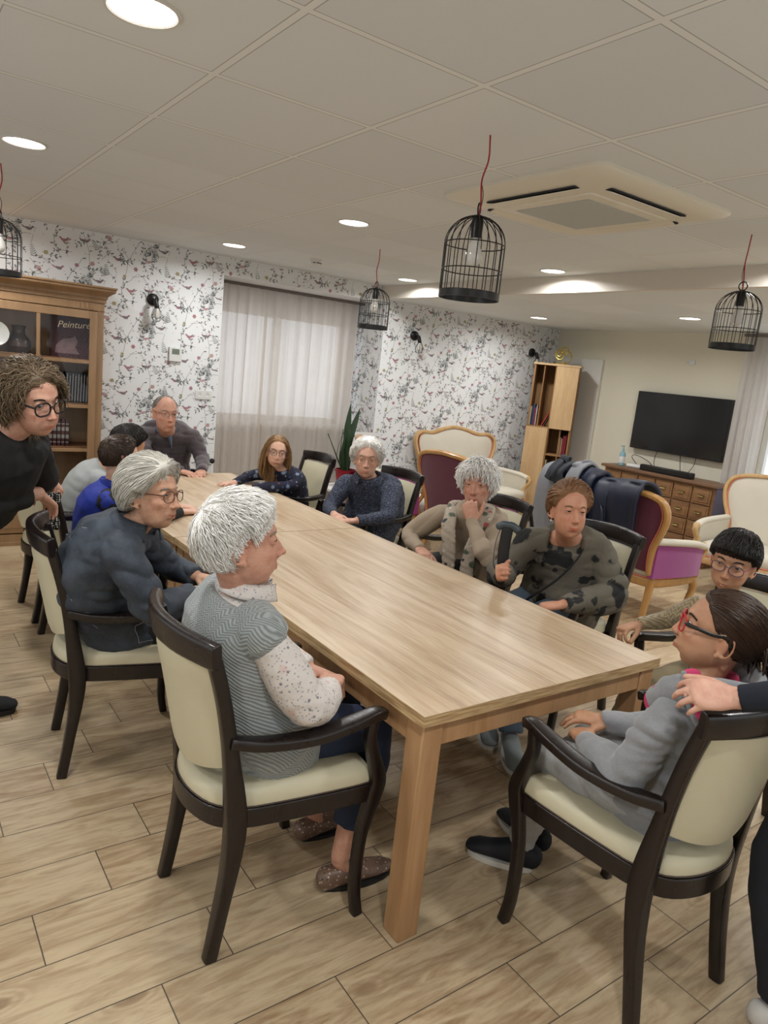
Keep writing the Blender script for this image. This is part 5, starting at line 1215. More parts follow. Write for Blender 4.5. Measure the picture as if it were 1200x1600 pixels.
# ---- clothing
def cloth_obj(name, mb, mat, t, base, vox=0.008, fold=0.004, seed=1, smooth=3, fr=26, fold2=0.0):
    me = remeshed(mb, name, vox, smooth, 0.5); co = coords(me); nr = normals(me)
    d = fold*noise3(co*[1, 1, 0.75], seed, fr)+fold*0.5*np.abs(noise3(co, seed+9, fr*2.1))
    if fold2: d += fold2*(np.abs(noise3(co*[1, 1, 2.2], seed+5, fr*1.6))-0.4)
    setco(me, co+nr*d[:, None]-base); me.materials.append(mat); o = bpy.data.objects.new(name, me); COL.objects.link(o); o.parent = t; return o
def top_shape(sp, L, grow=0.014, sleeve=1.0, arms='RL', hem=None, neck=True, sleeve_r=None, torso=True, cuff=0.0):
    m = MB(); s = sp['s']; rows = torso_sections(sp, grow*s)
    if not neck: rows = rows[:-1]
    if hem is not None: rows[0] = (rows[0][0]+V3(0, 0, -hem), rows[0][1], rows[0][2]*1.02, rows[0][3]*1.02)
    if torso: m.sweep([r[0] for r in rows], [(r[2], r[3]) for r in rows], 22, side=np.array([r[1] for r in rows]), power=2.4, caps='flat')
    for k in arms:
        if 'arm'+k not in L: continue
        sh, e, w_ = L['arm'+k]; Q = limb_pts(sh, e, w_, 6); R = sleeve_r or (0.060, 0.059, 0.056, 0.053, 0.050, 0.049, 0.047, 0.044, 0.040, 0.037, 0.034)
        K = max(3, int(round(2+9*sleeve))); Q = Q[:K]; R = [r*s for r in R[:K]]
        m.sweep(Q, R, 16, caps='flat'); m.sphere(sh+V3(0, 0, -0.002), R[0]*1.04, 14, 10); inn = np.array(sp['sh'], float)+V3(0, 0, -0.02*s); m.sweep([sh, sh+(inn-sh)*0.5], [R[0]*1.0, R[0]*1.05], 14, caps='flat')
        if cuff and K >= 10: dv = _nrm(Q[-1]-Q[-2]); m.sweep([Q[-1]-dv*cuff*0.5, Q[-1]+dv*cuff*0.4], [R[-1]*0.98, R[-1]*0.94], 14, caps='flat')
    return m
def trouser_shape(sp, L, grow=0.014, length=1.0, rr=(0.098, 0.094, 0.086, 0.079, 0.073, 0.070, 0.066, 0.060, 0.056), kk='RL'):
    m = MB(); s = sp['s']; rows = torso_sections(sp, grow*s)[:3]; m.sweep([r[0] for r in rows], [(r[2]*0.97, r[3]*0.97) for r in rows], 20, side=np.array([r[1] for r in rows]), caps='round')
    for k in kk:
        if 'leg'+k not in L: continue
        a, b, c = L['leg'+k]; Q = limb_pts(a, b, c); n_ = max(4, int(round(9*length))); m.sweep(Q[:n_], [q*s for q in rr[:n_]], 16, caps='round' if n_ < 6 else 'flat')
    return m
def shoe(t, base, sp, k, mats, kind='shoe', s=None):
    s = s or sp['s']; c = np.array(sp['leg'+k][1], float); fd = _nrm(np.array(sp['leg'+k][2], float)*[1, 1, 0]); g = V3(c[0], c[1], 0.0); rt = np.cross(fd, (0, 0, 1)); lift = sp['leg'+k][3] if len(sp['leg'+k]) > 3 else 0.0
    so = MB(); n = 20; ring = []
    for i in range(n):
        a = 2*math.pi*i/n; x = 0.075+0.125*math.cos(a); w = (0.040+0.008*math.cos(a)-0.004*math.cos(2*a)); sn = math.sin(a); ring.append((x*s, w*(abs(sn)**(0.6 if kind == 'trainer' else 0.8))*(1 if sn >= 0 else -1)*s))
    def P(x, y, z): return g+fd*x+rt*y+V3(0, 0, z+lift)
    th = 0.024 if kind == 'trainer' else 0.014
    vs = [P(x*1.01, y*1.04, 0.001) for x, y in ring]+[P(x*1.02, y*1.06, th*s) for x, y in ring]; so.add(vs, [(i, (i+1) % n, n+(i+1) % n, n+i) for i in range(n)]+[tuple(range(n-1, -1, -1)), tuple(range(n, 2*n))])
    up = MB(); hh = 0.075 if kind == 'trainer' else 0.062
    Q = [(-0.050, 0.030, 0.044), (-0.030, 0.032, 0.044), (0.03, 0.032, 0.040), (0.075, 0.037, 0.031), (0.125, 0.040, 0.024), (0.17, 0.034, 0.018), (0.195, 0.018, 0.012)]
    if kind == 'trainer': Q = [(-0.050, 0.032, 0.056), (-0.03, 0.035, 0.064), (0.03, 0.036, 0.062), (0.075, 0.038, 0.047), (0.125, 0.041, 0.033), (0.165, 0.042, 0.027), (0.190, 0.036, 0.018)]
    up.sweep([P(x*s, 0, th*s+d*s*0.62) for x, w, d in Q], [(w*1.02*s, d*0.80*s) for x, w, d in Q], 16, side=rt, power=2.4)
    o = up.build('shoe', mats[0], t); so.build('sole', mats[1], o, angle=50)
    for ob in [o]+list(o.children): me = ob.data; setco(me, coords(me)-base)
    if kind == 'trainer':
        l = MB()
        for q in range(4):
            x = (0.035+0.022*q)*s; zt = th*s+(0.062-0.007*q)*s*1.15+0.004; l.sweep([P(x, -0.020*s, zt-0.010*s), P(x+0.004, 0, zt), P(x, 0.020*s, zt-0.010*s)], 0.0028*s, 6)
        lo = l.build('laces', mats[2] if len(mats) > 2 else mats[1], o); setco(lo.data, coords(lo.data)-base)
    return o
def add_world(mb, name, mats, parent, base, **kw):
    mb.v = [a-base for a in mb.v]; return mb.build(name, mats, parent, **kw)
def collar_ring(C, U, rx, ry, h, F, open_=0.35, flare=0.012, th=0.004):
    """turned collar around the neck: C centre, U up, F forward"""
    U = _nrm(np.array(U, float)); F = np.array(F, float); F = _nrm(F-U*np.dot(F, U)); Rr = np.cross(F, U); m = MB()
    def fn(u, v):
        a = math.pi/2+open_+(2*math.pi-2*open_)*u; k = 1+flare/rx*(1-abs(2*v-1)) if v < .5 else 1+flare/rx*(2-2*v)
        v2 = v*2
        if v2 <= 1: rad = 1.0; zz = h*v2; ex = 0
        else: ex = flare*(v2-1)*1.0; rad = 1.0; zz = h-(h*1.05)*(v2-1)
        tip = (abs(2*u-1))**6
        return C+Rr*math.cos(a)*(rx+ex+0.006*(v2 > 1))*1.0+F*math.sin(a)*(ry+ex+0.010*tip)+U*(zz-0.012*tip*(v2 > 1)-h*0.25)
    m.grid(fn, 36, 9, thick=th); return m

def seam(par, base, pts, mat, r=0.0011, name='seam'):
    """stitched line laid on the surface of a garment; pts in world space"""
    P = spline(pts, 8)-base; Q = []
    for p in P:
        ok, loc, nrm, i = par.closest_point_on_mesh(Vector(p))
        if ok: Q.append(np.array(loc)+np.array(nrm)*r*0.4)
    return MB().sweep(Q, r, 5).build(name, mat, par)
# ---- hair
def hair_mat(name, c1, c2, rough=0.45):
    m = Mt(name, rough); a = m.attr('hc'); v = m.coord(); n = m.noise(v, 45, 3)
    m.base(m.mix((m.xyz(a)[0]*0.8+n*0.2), c1, c2)); m.b.inputs['Specular IOR Level'].default_value = 0.35; return m.m
def hairline(az, st):
    xs = np.radians([0, 35, 60, 78, 92, 105, 125, 180]); el = np.radians(st.get('line', [50, 46, 30, 6, 12, -8, -30, -38])); return np.interp(az, xs, el)
def make_hair(bo, base, to_w, hsc, HF, st, mat, sp):
    rng = np.random.RandomState(st.get('seed', 1)); age, kid, fat = sp.get('age', 0), sp.get('kid', 0), sp.get('hfat', 0)
    tt, ts, tb, tf = st.get('top', 0.018), st.get('side', 0.012), st.get('back', 0.016), st.get('front', st.get('top', 0.018))
    def mask(d):
        az = np.abs(np.arctan2(d[..., 0], d[..., 1])); el = np.arcsin(np.clip(d[..., 2], -1, 1)); return np.clip((el-hairline(az, st))/math.radians(st.get('edge', 9)), 0, 1)
    def thick(d):
        up = np.clip(d[..., 2], 0, 1)**1.5; bk = np.clip(-d[..., 1], 0, 1); fr = np.clip(d[..., 1], 0, 1); sd = np.abs(d[..., 0])
        w = up+bk+sd+fr*0.6+1e-6; return (up*tt+bk*tb+sd*ts+fr*0.6*tf)/w
    def capr(d):
        m_ = mask(d); m_ = m_*m_*(3-2*m_); return head_r(d, age, kid, fat)+thick(d)*m_-0.006*(1-m_)
    v, f = ico(5); d = _nrm(v); r = capr(d); lump = st.get('lump', 0.003); r = r+lump*noise3(d, 5, 14)*mask(d)
    c = MB().add(d*r[:, None], f); c.v = [to_w(q)-base for q in c.v]
    o = c.build('hair', mat, bo, angle=180); nv = len(o.data.vertices)
    N = st.get('n', 900); S = st.get('seg', 6); Ln = st.get('len', 0.06)
    dd = rng.normal(size=(N*4, 3)); dd = _nrm(dd); mk = mask(dd); dd = dd[mk > 0.25][:N]; N = len(dd)
    wh = _nrm(np.array(st.get('whorl', (0.1, -0.55, 0.8)))); comb = np.array(st.get('comb', (0, 0, -0.6))); wav = st.get('wave', 0.0); wf = st.get('wfreq', 2.0); jit = st.get('jit', 0.25); lift = st.get('lift', 0.002); grav = st.get('grav', 0.0)
    p = dd*(capr(dd)-0.003)[:, None]; L_ = Ln*rng.uniform(0.6, 1.15, N); vel = dd-wh; vel = vel-dd*(vel*dd).sum(1, keepdims=True); vel = _nrm(_nrm(vel)*0.8+comb+rng.normal(size=(N, 3))*jit)
    ph = rng.uniform(0, 6.28, N); pts = [p.copy()]
    sl = (L_/S)[:, None]; lay = rng.uniform(0.0, 1.0, N)*st.get('fluff', 0.006)+lift
    for k in range(S):
        dn = _nrm(p); tng = vel-dn*(vel*dn).sum(1, keepdims=True)*(0.85 if not grav else 0.3); tng = _nrm(tng+V3(0, 0, -grav)*(k+1)/S)
        if wav:
            bb = np.cross(dn, tng); ax = 1.0; tng = _nrm(tng+bb*(wav*np.sin(ph+k*wf))[:, None]+dn*(wav*0.6*np.cos(ph+k*wf))[:, None])
        stop = (mask(_nrm(p+tng*sl)) < st.get('stop', 0.12))[:, None] if not (st.get('free') or grav) else np.zeros((N, 1), bool)
        p = np.where(stop, p+tng*sl*st.get('creep', 0.12), p+tng*sl); rr = np.linalg.norm(p, axis=1); dn = _nrm(p); cr = capr(dn) if not st.get('free') else head_r(dn, age, kid, fat)+0.004
        mn = cr+lay*(k+1)/S; rr2 = np.maximum(rr, mn)
        if not st.get('free') and not grav: rr2 = np.where(mask(dn) > 0.02, np.minimum(rr2, cr+lay+0.004*(k+1)/S*st.get('spike', 1)), rr2)
        if st.get('part'):   # hanging locks frame the face instead of crossing it
            az = np.arctan2(dn[:, 0], dn[:, 1]); el = np.arcsin(np.clip(dn[:, 2], -1, 1)); lim = math.radians(st['part']); inn = (np.abs(az) < lim) & (el < hairline(np.abs(az), st)-0.05)
            az2 = np.where(inn, np.where(az >= 0, lim, -lim), az); ce = np.cos(el); dn = np.stack([ce*np.sin(az2), ce*np.cos(az2), np.sin(el)], 1)
        p = dn*rr2[:, None]; vel = _nrm(vel*0.75+tng*0.25); pts.append(p.copy())
    Pt = np.stack(pts, 1); W_ = np.empty_like(Pt)
    W_ = to_w(Pt.reshape(-1, 3)).reshape(Pt.shape)-base
    T = _nrm(np.gradient(W_, axis=1)); A = _nrm(np.cross(T, rng.normal(size=3)+T*0)); B = np.cross(T, A)
    rad = st.get('rad', 0.0016)*hsc*np.concatenate([[0.9], np.ones(S-1), [0.25]])[None, :, None]*rng.uniform(0.7, 1.3, (N, 1, 1))
    ring = [W_+rad*(A*math.cos(a)+B*math.sin(a)) for a in (0, 2.094, 4.189)]
    V = np.stack(ring, 2).reshape(-1, 3); K = S+1; i0 = np.arange(N)[:, None, None]*K*3; k0 = np.arange(S)[None, :, None]*3; q = np.arange(3)[None, None, :]
    a_ = (i0+k0+q).ravel(); b_ = (i0+k0+(q+1) % 3).ravel(); F_ = np.stack([a_, b_, b_+3, a_+3], 1)
    s_ = MB(); s_.v = [V]; s_.n = len(V); s_.f = [tuple(x) for x in F_.tolist()]; s_.mi = [0]*len(s_.f)
    me2 = s_.mesh('h'); hc = np.repeat(rng.uniform(0, 1, N), K*3); 
    allv = np.concatenate([coords(o.data), V]); fs = [tuple(p_.vertices) for p_ in o.data.polygons]+[tuple(x) for x in (F_+nv).tolist()]
    me = bpy.data.meshes.new('hair'); me.from_pydata(allv.tolist(), [], fs); me.polygons.foreach_set('use_smooth', [True]*len(fs)); me.materials.append(mat)
    vcol(me, 'hc', np.repeat(np.concatenate([0.35+0.15*noise3(d, 3, 20), hc])[:, None], 3, 1)); old = o.data; o.data = me; bpy.data.meshes.remove(old); bpy.data.meshes.remove(me2); return o

def make_glasses(bo, base, to_w, hsc, mat, rx=0.024, rz=0.019, z0=0.008, y0=0.099, th=0.0017, tmat=None, lens=True, pw=2.4, bridge=0.004, tk=1.3):
    def W_(p): return to_w(p)-base
    g = MB(); cx = 0.0335
    def rim(sg, k=28):
        o = []
        for i in range(k):
            a = 2*math.pi*i/k; ca, sa = math.cos(a), math.sin(a); e = 2.0/pw; x = rx*np.sign(ca)*abs(ca)**e; z = rz*np.sign(sa)*abs(sa)**e
            xx = sg*cx+x; o.append((xx, y0-0.32*max(0, abs(xx)-0.02)**1.0*0.35-1.6*(abs(xx))**2*1.0, z0+z-0.0015*(sg*x/rx > 0)))
        return o
    for sg in (-1, 1): g.sweep(W_(np.array(rim(sg))), th*hsc, 6, closed=True)
    ye = rim(1)[0][1]
    g.sweep(W_(spline([(-cx+rx-0.001, y0-0.002, z0+0.004), (0, y0+0.003, z0+0.004+bridge), (cx-rx+0.001, y0-0.002, z0+0.004)], 4)), th*0.9*hsc, 6)
    o = g.build('glasses', mat, bo)
    for sg in (-1, 1):
        MB().sweep(W_(spline([(sg*(cx+rx), ye, z0+0.006), (sg*0.070, 0.06, z0+0.008), (sg*0.0785, 0.02, z0+0.009), (sg*0.082, -0.012, 0.020), (sg*0.080, -0.030, 0.0)], 4)), [(th*tk*hsc, th*0.9*hsc)]*17, 8, side=W_((0, 0, 1))-W_((0, 0, 0))).build('temple', tmat or mat, o)
        if lens:
            R_ = rim(sg); c = np.mean(R_, 0); m = MB().add(W_(np.array(R_+[tuple(c+V3(0, 0.001, 0))])), [(i, (i+1) % 28, 28) for i in range(28)]); m.build('lens', M_lens, o)
    return o
M_eyew = plain('eye_white', '#d6d0c8', 0.2, var=0.03)
M_lash = plain('dark_lash_line', '#3a2820', 0.8); M_irisb = plain('iris_blue_grey', '#4f6270', 0.15); M_irisn = plain('iris_brown', '#3a2415', 0.15); M_pupil = plain('pupil_black', '#060606', 0.1, var=0)
M_lens = thin_glass('spectacle_lens', 0.06)
# ================================================================ PEOPLE
H_white = hair_mat('white_hair', '#e6e3dd', '#bdb9b1'); H_white2 = hair_mat('bright_white_hair', '#fbfaf7', '#e2dfd8'); H_silver = hair_mat('silver_grey_hair', '#d9d6cc', '#9f9b91')
H_black = hair_mat('black_hair', '#14110f', '#2b2420'); H_brown = hair_mat('short_brown_hair', '#4a382b', '#2c211a'); H_dbrown = hair_mat('dark_brown_hair', '#2a1c14', '#46301f')
H_curl = hair_mat('ashy_brown_curls', '#463627', '#948066'); H_chest = hair_mat('chestnut_hair', '#6b482e', '#9a7350'); H_girl = hair_mat('dark_blonde_hair', '#7c5c3c', '#a6835a'); H_grey = hair_mat('grey_stubble_hair', '#8d857c', '#6b645d')
SK_old = ('older_pink', '#c99a83', '#b98672', 0.9); SK_old2 = ('older_pale', '#cfa590', '#bf907b', 0.8); SK_kid = ('child_pale', '#d3ac95', '#c99b85', 0.0); SK_tan = ('child_olive', '#b88c6e', '#a97c60', 0.0); SK_mid = ('adult_pale', '#cda08a', '#bd8b77', 0.35)
M_gold_rim = plain('thin_gold_rim', '#a98a55', 0.3, 0.9); M_tort = plain('tortoiseshell_rim', '#5a2c22', 0.3, var=0.5, scale=60); M_blackrim = plain('black_acetate', '#15120f', 0.25); M_redrim = plain('red_rim', '#b81f2e', 0.3); M_purp = plain('purple_rim', '#4c3a52', 0.3); M_blue_rim = plain('dark_blue_rim', '#1e2440', 0.3); M_plumrim = plain('magenta_temple', '#8c2450', 0.3)
M_soleb = plain('black_rubber_sole', '#171614', 0.7); M_solew = plain('white_rubber_sole', '#cfccc4', 0.6)
M_browg = plain('grey_brow_hair', '#857a6e', 0.8); M_browd = plain('dark_brow_hair', '#1d1510', 0.8); M_browl = plain('light_brown_brow_hair', '#7a5b42', 0.8)
def hand(d, n, c=0.3, **k): return dict(d=d, n=n, c=c, **k)
def knit_mat(name, c1, c2, sc=160, bump=0.5, zz=34.0, za=3.0):
    m = Mt(name, 0.9); v = m.coord(); x, y, z = m.xyz(v); w = ((z+x*0.55)*sc+((y*1.0+x*0.3)*zz).pingpong(1.0)*za).sin()*0.5+0.5
    n = m.noise(v, 120, 3); m.base(m.mix((w*0.6+n*0.4).smooth(0.3, 0.8), c1, c2)); m.bump(w+n*0.4, bump, 0.003); m.b.inputs['Sheen Weight'].default_value = 0.3; return m.m
def spot_mat(name, ground, spots, rough=0.8, ground2=None, gs=60, warp=0.35):
    """spots: list of (scale, lo, hi, colour, offset)"""
    m = Mt(name, rough); v = m.coord(); b = m.mix(m.noise(v, gs, 4), ground, ground2 or ground)
    for sc, lo, hi, col, off in spots:
        w = m.coord(loc=(off, off*0.7, off*1.3)); n = m.noise(w, sc*1.2, 3, 0.6, 0.4)
        q = m.voro(w, sc)+(n-0.5)*warp; b = m.mix(q.smooth(hi, lo), b, col)
    m.base(b); m.bump(m.noise(v, 150, 3), 0.15, 0.003); return m.m
M_vest = knit_mat('grey_herringbone_knit', '#9aa09f', '#747a7a', 600.0, 0.6, 60.0, 10.0)
M_blouse = spot_mat('white_dotted_blouse', '#d3cdc8', [(17, 0.10, 0.30, '#cdb4ad', 5.2), (105, 0.14, 0.34, '#8d8e94', 0.0), (38, 0.05, 0.22, '#6b717a', 3.1)], 0.85, '#c9c1ba')
M_jean = plain('blue_denim_trousers', '#22304c', 0.8, var=0.3, scale=9, bump=0.2, bscale=300)
M_denim = Mt('dark_grey_blue_denim', 0.75); _v = M_denim.coord(); _n = M_denim.noise(_v, 7, 5, 0.6); _w = M_denim.noise(M_denim.coord(scale=(400, 400, 90)), 1, 2); M_denim.base(M_denim.mix((_n*0.65+_w*0.35).smooth(0.35, 0.65), '#262d37', '#3d4651')); M_denim.bump(_w, 0.2, 0.002); M_denim = M_denim.m
M_stitch = plain('pale_stitching', '#a9adb3', 0.7)
M_royal = plain('royal_blue_fleece', '#17309e', 0.7, var=0.25, scale=7); M_blackc = plain('black_cotton', '#17181a', 0.85, var=0.3, scale=8)
M_greyt = plain('pale_grey_cotton', '#a7aaa9', 0.85, var=0.08); M_mauve = plain('mauve_grey_wool', '#4f4549', 0.92, var=0.15, scale=50, bump=0.25, bscale=200, sheen=0.3); M_shirtb = plain('slate_blue_shirt', '#4d5a6c', 0.8)
M_floral = spot_mat('navy_floral_cotton', '#15182e', [(16, 0.16, 0.30, '#6f7f96', 0.0), (26, 0.08, 0.20, '#8d98a2', 2.2), (22, 0.05, 0.17, '#7a3f4c', 7.1), (19, 0.06, 0.18, '#2f4d7a', 4.4)], 0.85)
M_boucle = Mt('navy_grey_boucle', 0.95); _v = M_boucle.coord(); _n = M_boucle.noise(_v, 130, 4, 0.75); M_boucle.base(M_boucle.ramp(_n, [(0.35, '#14161f'), (0.52, '#343a4b'), (0.68, '#7b8296')])); M_boucle.bump(_n, 0.6, 0.004); M_boucle = M_boucle.m
M_beige = plain('beige_jersey', '#a3937f', 0.9, var=0.08, scale=12, bump=0.1, bscale=300)
M_scarf = spot_mat('printed_scarf', '#b5a999', [(14, 0.18, 0.32, '#4c5a48', 0.0), (17, 0.10, 0.22, '#1f2a33', 3.0), (13, 0.10, 0.20, '#a24a4a', 6.2), (20, 0.08, 0.18, '#c9c6bb', 8.0)], 0.7, '#998c7b', 60, 0.8)
M_leafj = spot_mat('taupe_jumper_black_leaves', '#6d675b', [(7.0, 0.30, 0.38, '#1b1c1d', 0.35), (11, 0.16, 0.24, '#222322', 5.0)], 0.9, '#5c574d', 200, 0.95)
M_cable = knit_mat('beige_cable_knit', '#ad9c7c', '#8d7d5c', 300.0, 1.0, 60.0, 5.0); M_khaki = plain('khaki_cotton', '#8f8266', 0.85, var=0.12)
M_hood = plain('grey_marl_fleece', '#8b8d90', 0.95, var=0.14, scale=120, bump=0.2, bscale=200, sheen=0.3); M_pinkl = plain('bright_pink_lining', '#c43866', 0.8); M_jogg = plain('pale_grey_jogging_cotton', '#a2a3a3', 0.95, var=0.12, scale=80)
M_blackk = plain('black_knitwear', '#0d0d0e', 0.9, var=0.3, scale=10); M_navyk = plain('navy_wool_sleeve', '#121826', 0.9, var=0.2, scale=30); M_navyt = plain('navy_trousers', '#161b27', 0.85, var=0.2, scale=6)
M_snakep = spot_mat('brown_snake_print_leather', '#6d5648', [(70, 0.1, 0.3, '#c1b3a2', 0.0), (60, 0.05, 0.25, '#2f2420', 2.0)], 0.4)
M_trnavy = plain('navy_trainer_mesh', '#10131c', 0.7); M_trgrey = plain('grey_trainer_mesh', '#7d8687', 0.7)
TABLE = 0.735

# ---- 1. woman in the grey knitted vest (nearest the camera)
sp = dict(s=0.98, hs=1.02, pel=(0.945, 1.79, 0.565), sh=(0.835, 1.775, 0.960), dir=0, sdir=-4, head=(0.815, 1.745, 1.150), hdir=(-15, 3, 0), age=0.9, hfat=0.6, fat=0.8, slump=0.035, nose=1.15, skin=SK_old, vox=0.0038, mouth='closed', brow=M_browg,
          armR=((0.945, 1.535, 0.735), (1.085, 1.655, 0.715), hand((0.55, 0.8, -0.1), (0.2, 0.1, -1), 0.5)), armL=((1.00, 2.02, 0.72), (1.11, 1.83, 0.70), hand((0.5, -0.8, -0.1), (-0.3, -0.1, -0.9), 0.45)),
          legR=((1.31, 1.695, 0.52), (1.19, 1.665, 0.105), (1.0, -0.05, 0)), legL=((1.31, 1.89, 0.52), (1.24, 1.92, 0.105), (1.0, 0.1, 0)))
t, bo, base, tw, L, HF, HC, hsc = make_person('older woman with white hair in a grey knitted vest, back to the camera', sp)
make_hair(bo, base, tw, hsc, HF, dict(top=0.026, side=0.013, back=0.017, front=0.026, line=[48, 44, 34, 17, 33, 14, -34, -46], n=4200, len=0.075, seg=7, whorl=(0.0, -0.72, 0.62), comb=(0, 0.12, -0.35), jit=0.30, wave=0.25, wfreq=1.4, rad=0.0011, fluff=0.012, spike=4, lump=0.0045, stop=0.06, creep=0.35, seed=2), H_white2, sp)
cloth_obj('blouse', top_shape(sp, L, 0.010, 1.0, sleeve_r=(0.050, 0.058, 0.064, 0.066, 0.065, 0.064, 0.066, 0.064, 0.058, 0.046, 0.034)), M_blouse, t, base, 0.006, 0.004, 3, 2, 30, 0.004)
m = top_shape(sp, L, 0.024, 0, arms='', hem=0.03, neck=False)
for k in 'RL': sh = L['arm'+k][0]; m.sweep([sh+(np.array(sp['sh'])-sh)*0.4, sh, sh+(L['arm'+k][1]-sh)*0.10], [0.070, 0.072, 0.071], 18, caps='flat'); m.sphere(sh, 0.069, 16, 12)
cloth_obj('knitted_vest', m, M_vest, t, base, 0.006, 0.0035, 5, 3, 22, 0.003)
Sh = np.array(sp['sh']); add_world(collar_ring(Sh+V3(0.012, -0.006, 0.055), (0.15, -0.05, 1), 0.070, 0.066, 0.036, HF[1], 0.30, 0.016), 'blouse_collar', M_blouse, t, base, angle=180)
cloth_obj('jeans', trouser_shape(sp, L, 0.008, 0.84), M_jean, t, base, 0.008, 0.004, 7, 2, 24, 0.003)
for k in 'RL': shoe(t, base, sp, k, [M_snakep, M_soleb], 'flat', 1.02)

# ---- 2. woman in the denim jacket
sp = dict(s=1.02, hs=1.0, smile=1.6, pel=(0.80, 2.82, 0.565), sh=(0.775, 2.665, 0.945), dir=-10, sdir=-22, head=(0.835, 2.575, 1.115), hdir=(-54, 2, 2), age=1.0, hfat=0.1, fat=0.3, slump=0.07, nose=1.2, skin=('weathered_brown_pink', '#c49a80', '#b0836a', 1.0), vox=0.0042, mouth='open', brow=M_browg, look=(0.25, 0.12),
          armR=((0.82, 2.44, 0.70), (1.005, 2.60, 0.715), hand((0.8, 0.55, -0.1), (0, 0, -1), 0.4)), armL=((1.05, 2.93, 0.72), (1.10, 2.78, 0.72), hand((0.7, -0.7, -0.1), (0, 0, -1), 0.4)),
          legR=((1.20, 2.64, 0.52), (1.12, 2.60, 0.105), (1, 0, 0)), legL=((1.22, 2.86, 0.52), (1.16, 2.88, 0.105), (1, 0, 0)))
t, bo, base, tw, L, HF, HC, hsc = make_person('older woman with silver hair and glasses in a dark denim jacket', sp)
make_hair(bo, base, tw, hsc, HF, dict(top=0.036, side=0.028, back=0.034, front=0.030, line=[50, 44, 26, 4, 4, -18, -36, -42], creep=0.3, stop=0.06, n=2800, len=0.10, seg=8, whorl=(0.25, 0.50, 0.85), comb=(0.0, -0.5, -0.3), jit=0.12, rad=0.0014, fluff=0.008, spike=2, lump=0.003, seed=4), H_silver, sp)
make_glasses(bo, base, tw, hsc, M_tort, 0.0245, 0.0205, 0.006, th=0.0016)
dj = cloth_obj('denim_jacket', top_shape(sp, L, 0.022, 1.0, hem=0.05, sleeve_r=(0.068, 0.068, 0.067, 0.065, 0.062, 0.060, 0.060, 0.058, 0.054, 0.049, 0.046)), M_denim, t, base, 0.006, 0.006, 11, 2, 20, 0.014)
Sh = np.array(sp['sh']); add_world(collar_ring(Sh+V3(0.02, -0.02, 0.045), (0.25, -0.2, 1), 0.080, 0.074, 0.045, HF[1], 0.45, 0.022), 'jacket_collar', M_denim, t, base, angle=180)
cloth_obj('trousers', trouser_shape(sp, L, 0.010, 1.0), M_blackc, t, base, 0.009, 0.004, 13, 2)
for k in 'RL': shoe(t, base, sp, k, [M_blackc, M_soleb], 'flat')

for dz in (0.0, 0.012): seam(dj, base, [(0.66, 2.80, 0.93-dz), (0.68, 2.66, 0.90-dz), (0.72, 2.55, 0.88-dz)], M_stitch)
seam(dj, base, [(0.60, 2.72, 0.88), (0.62, 2.66, 0.75), (0.66, 2.60, 0.60)], M_stitch, 0.0008)
for dz in (0.0, 0.008): seam(dj, base, [(0.62, 2.66, 0.462+dz), (0.75, 2.60, 0.455+dz), (0.90, 2.60, 0.45+dz)], M_stitch, 0.0009)
seam(dj, base, [(0.82, 2.55, 0.63), (0.81, 2.56, 0.53), (0.83, 2.56, 0.52), (0.93, 2.58, 0.52)], M_stitch, 0.0009)
# ---- 3. boy in royal blue
sp = dict(s=0.92, hs=0.98, kid=0.9, pel=(1.0, 3.97, 0.55), sh=(1.03, 3.90, 0.86), dir=-5, sdir=-15, head=(1.075, 3.865, 1.045), hdir=(8, -4, 0), skin=SK_kid, vox=0.006, brow=M_browd,
          armR=((1.22, 3.66, 0.775), (1.385, 3.815, 0.757), hand((0.9, 0.35, -0.05), (0, 0, -1), 0.45)), armL=((1.26, 4.10, 0.79), (1.42, 3.97, 0.757), hand((0.8, -0.5, 0), (0, 0, -1), 0.3)),
          legR=((1.32, 3.90, 0.50), (1.26, 3.88, 0.12), (1, 0, 0)), legL=((1.32, 4.06, 0.50), (1.26, 4.08, 0.12), (1, 0, 0)))
t, bo, base, tw, L, HF, HC, hsc = make_person('boy with short brown hair and glasses in a royal blue and black top', sp)
make_hair(bo, base, tw, hsc, HF, dict(top=0.014, side=0.005, back=0.007, front=0.016, line=[50, 46, 36, 12, 18, 0, -26, -32], n=1500, len=0.03, seg=4, whorl=(0, -0.6, 0.8), comb=(0, 0.5, 0), jit=0.2, rad=0.0012, fluff=0.004, lump=0.002), H_brown, sp)
make_glasses(bo, base, tw, hsc, M_tort, 0.024, 0.017, 0.008)
cloth_obj('fleece_top', top_shape(sp, L, 0.018, 0.0, arms='RL', sleeve=0.0) if False else top_shape(sp, L, 0.018, 0.38), M_royal, t, base, 0.008, 0.005, 21, 2, 22, 0.006)
m = top_shape(sp, L, 0.02, 1.0, arms='RL', torso=False, sleeve_r=(0.060, 0.060, 0.059, 0.057, 0.056, 0.055, 0.053, 0.050, 0.046, 0.042, 0.038)); 
cloth_obj('black_sleeve', m, M_blackc, t, base, 0.007, 0.004, 22, 2, 30, 0.006)
Sh = np.array(sp['sh']); add_world(collar_ring(Sh+V3(0.012, 0, 0.045), (0.1, 0, 1), 0.058, 0.055, 0.035, HF[1], 0.3, 0.01), 'collar', M_royal, t, base, angle=180)
cloth_obj('trousers', trouser_shape(sp, L, 0.012, 1.0), M_blackc, t, base, 0.009, 0.004, 23, 2)
for k in 'RL': shoe(t, base, sp, k, [M_trnavy, M_solew], 'flat')

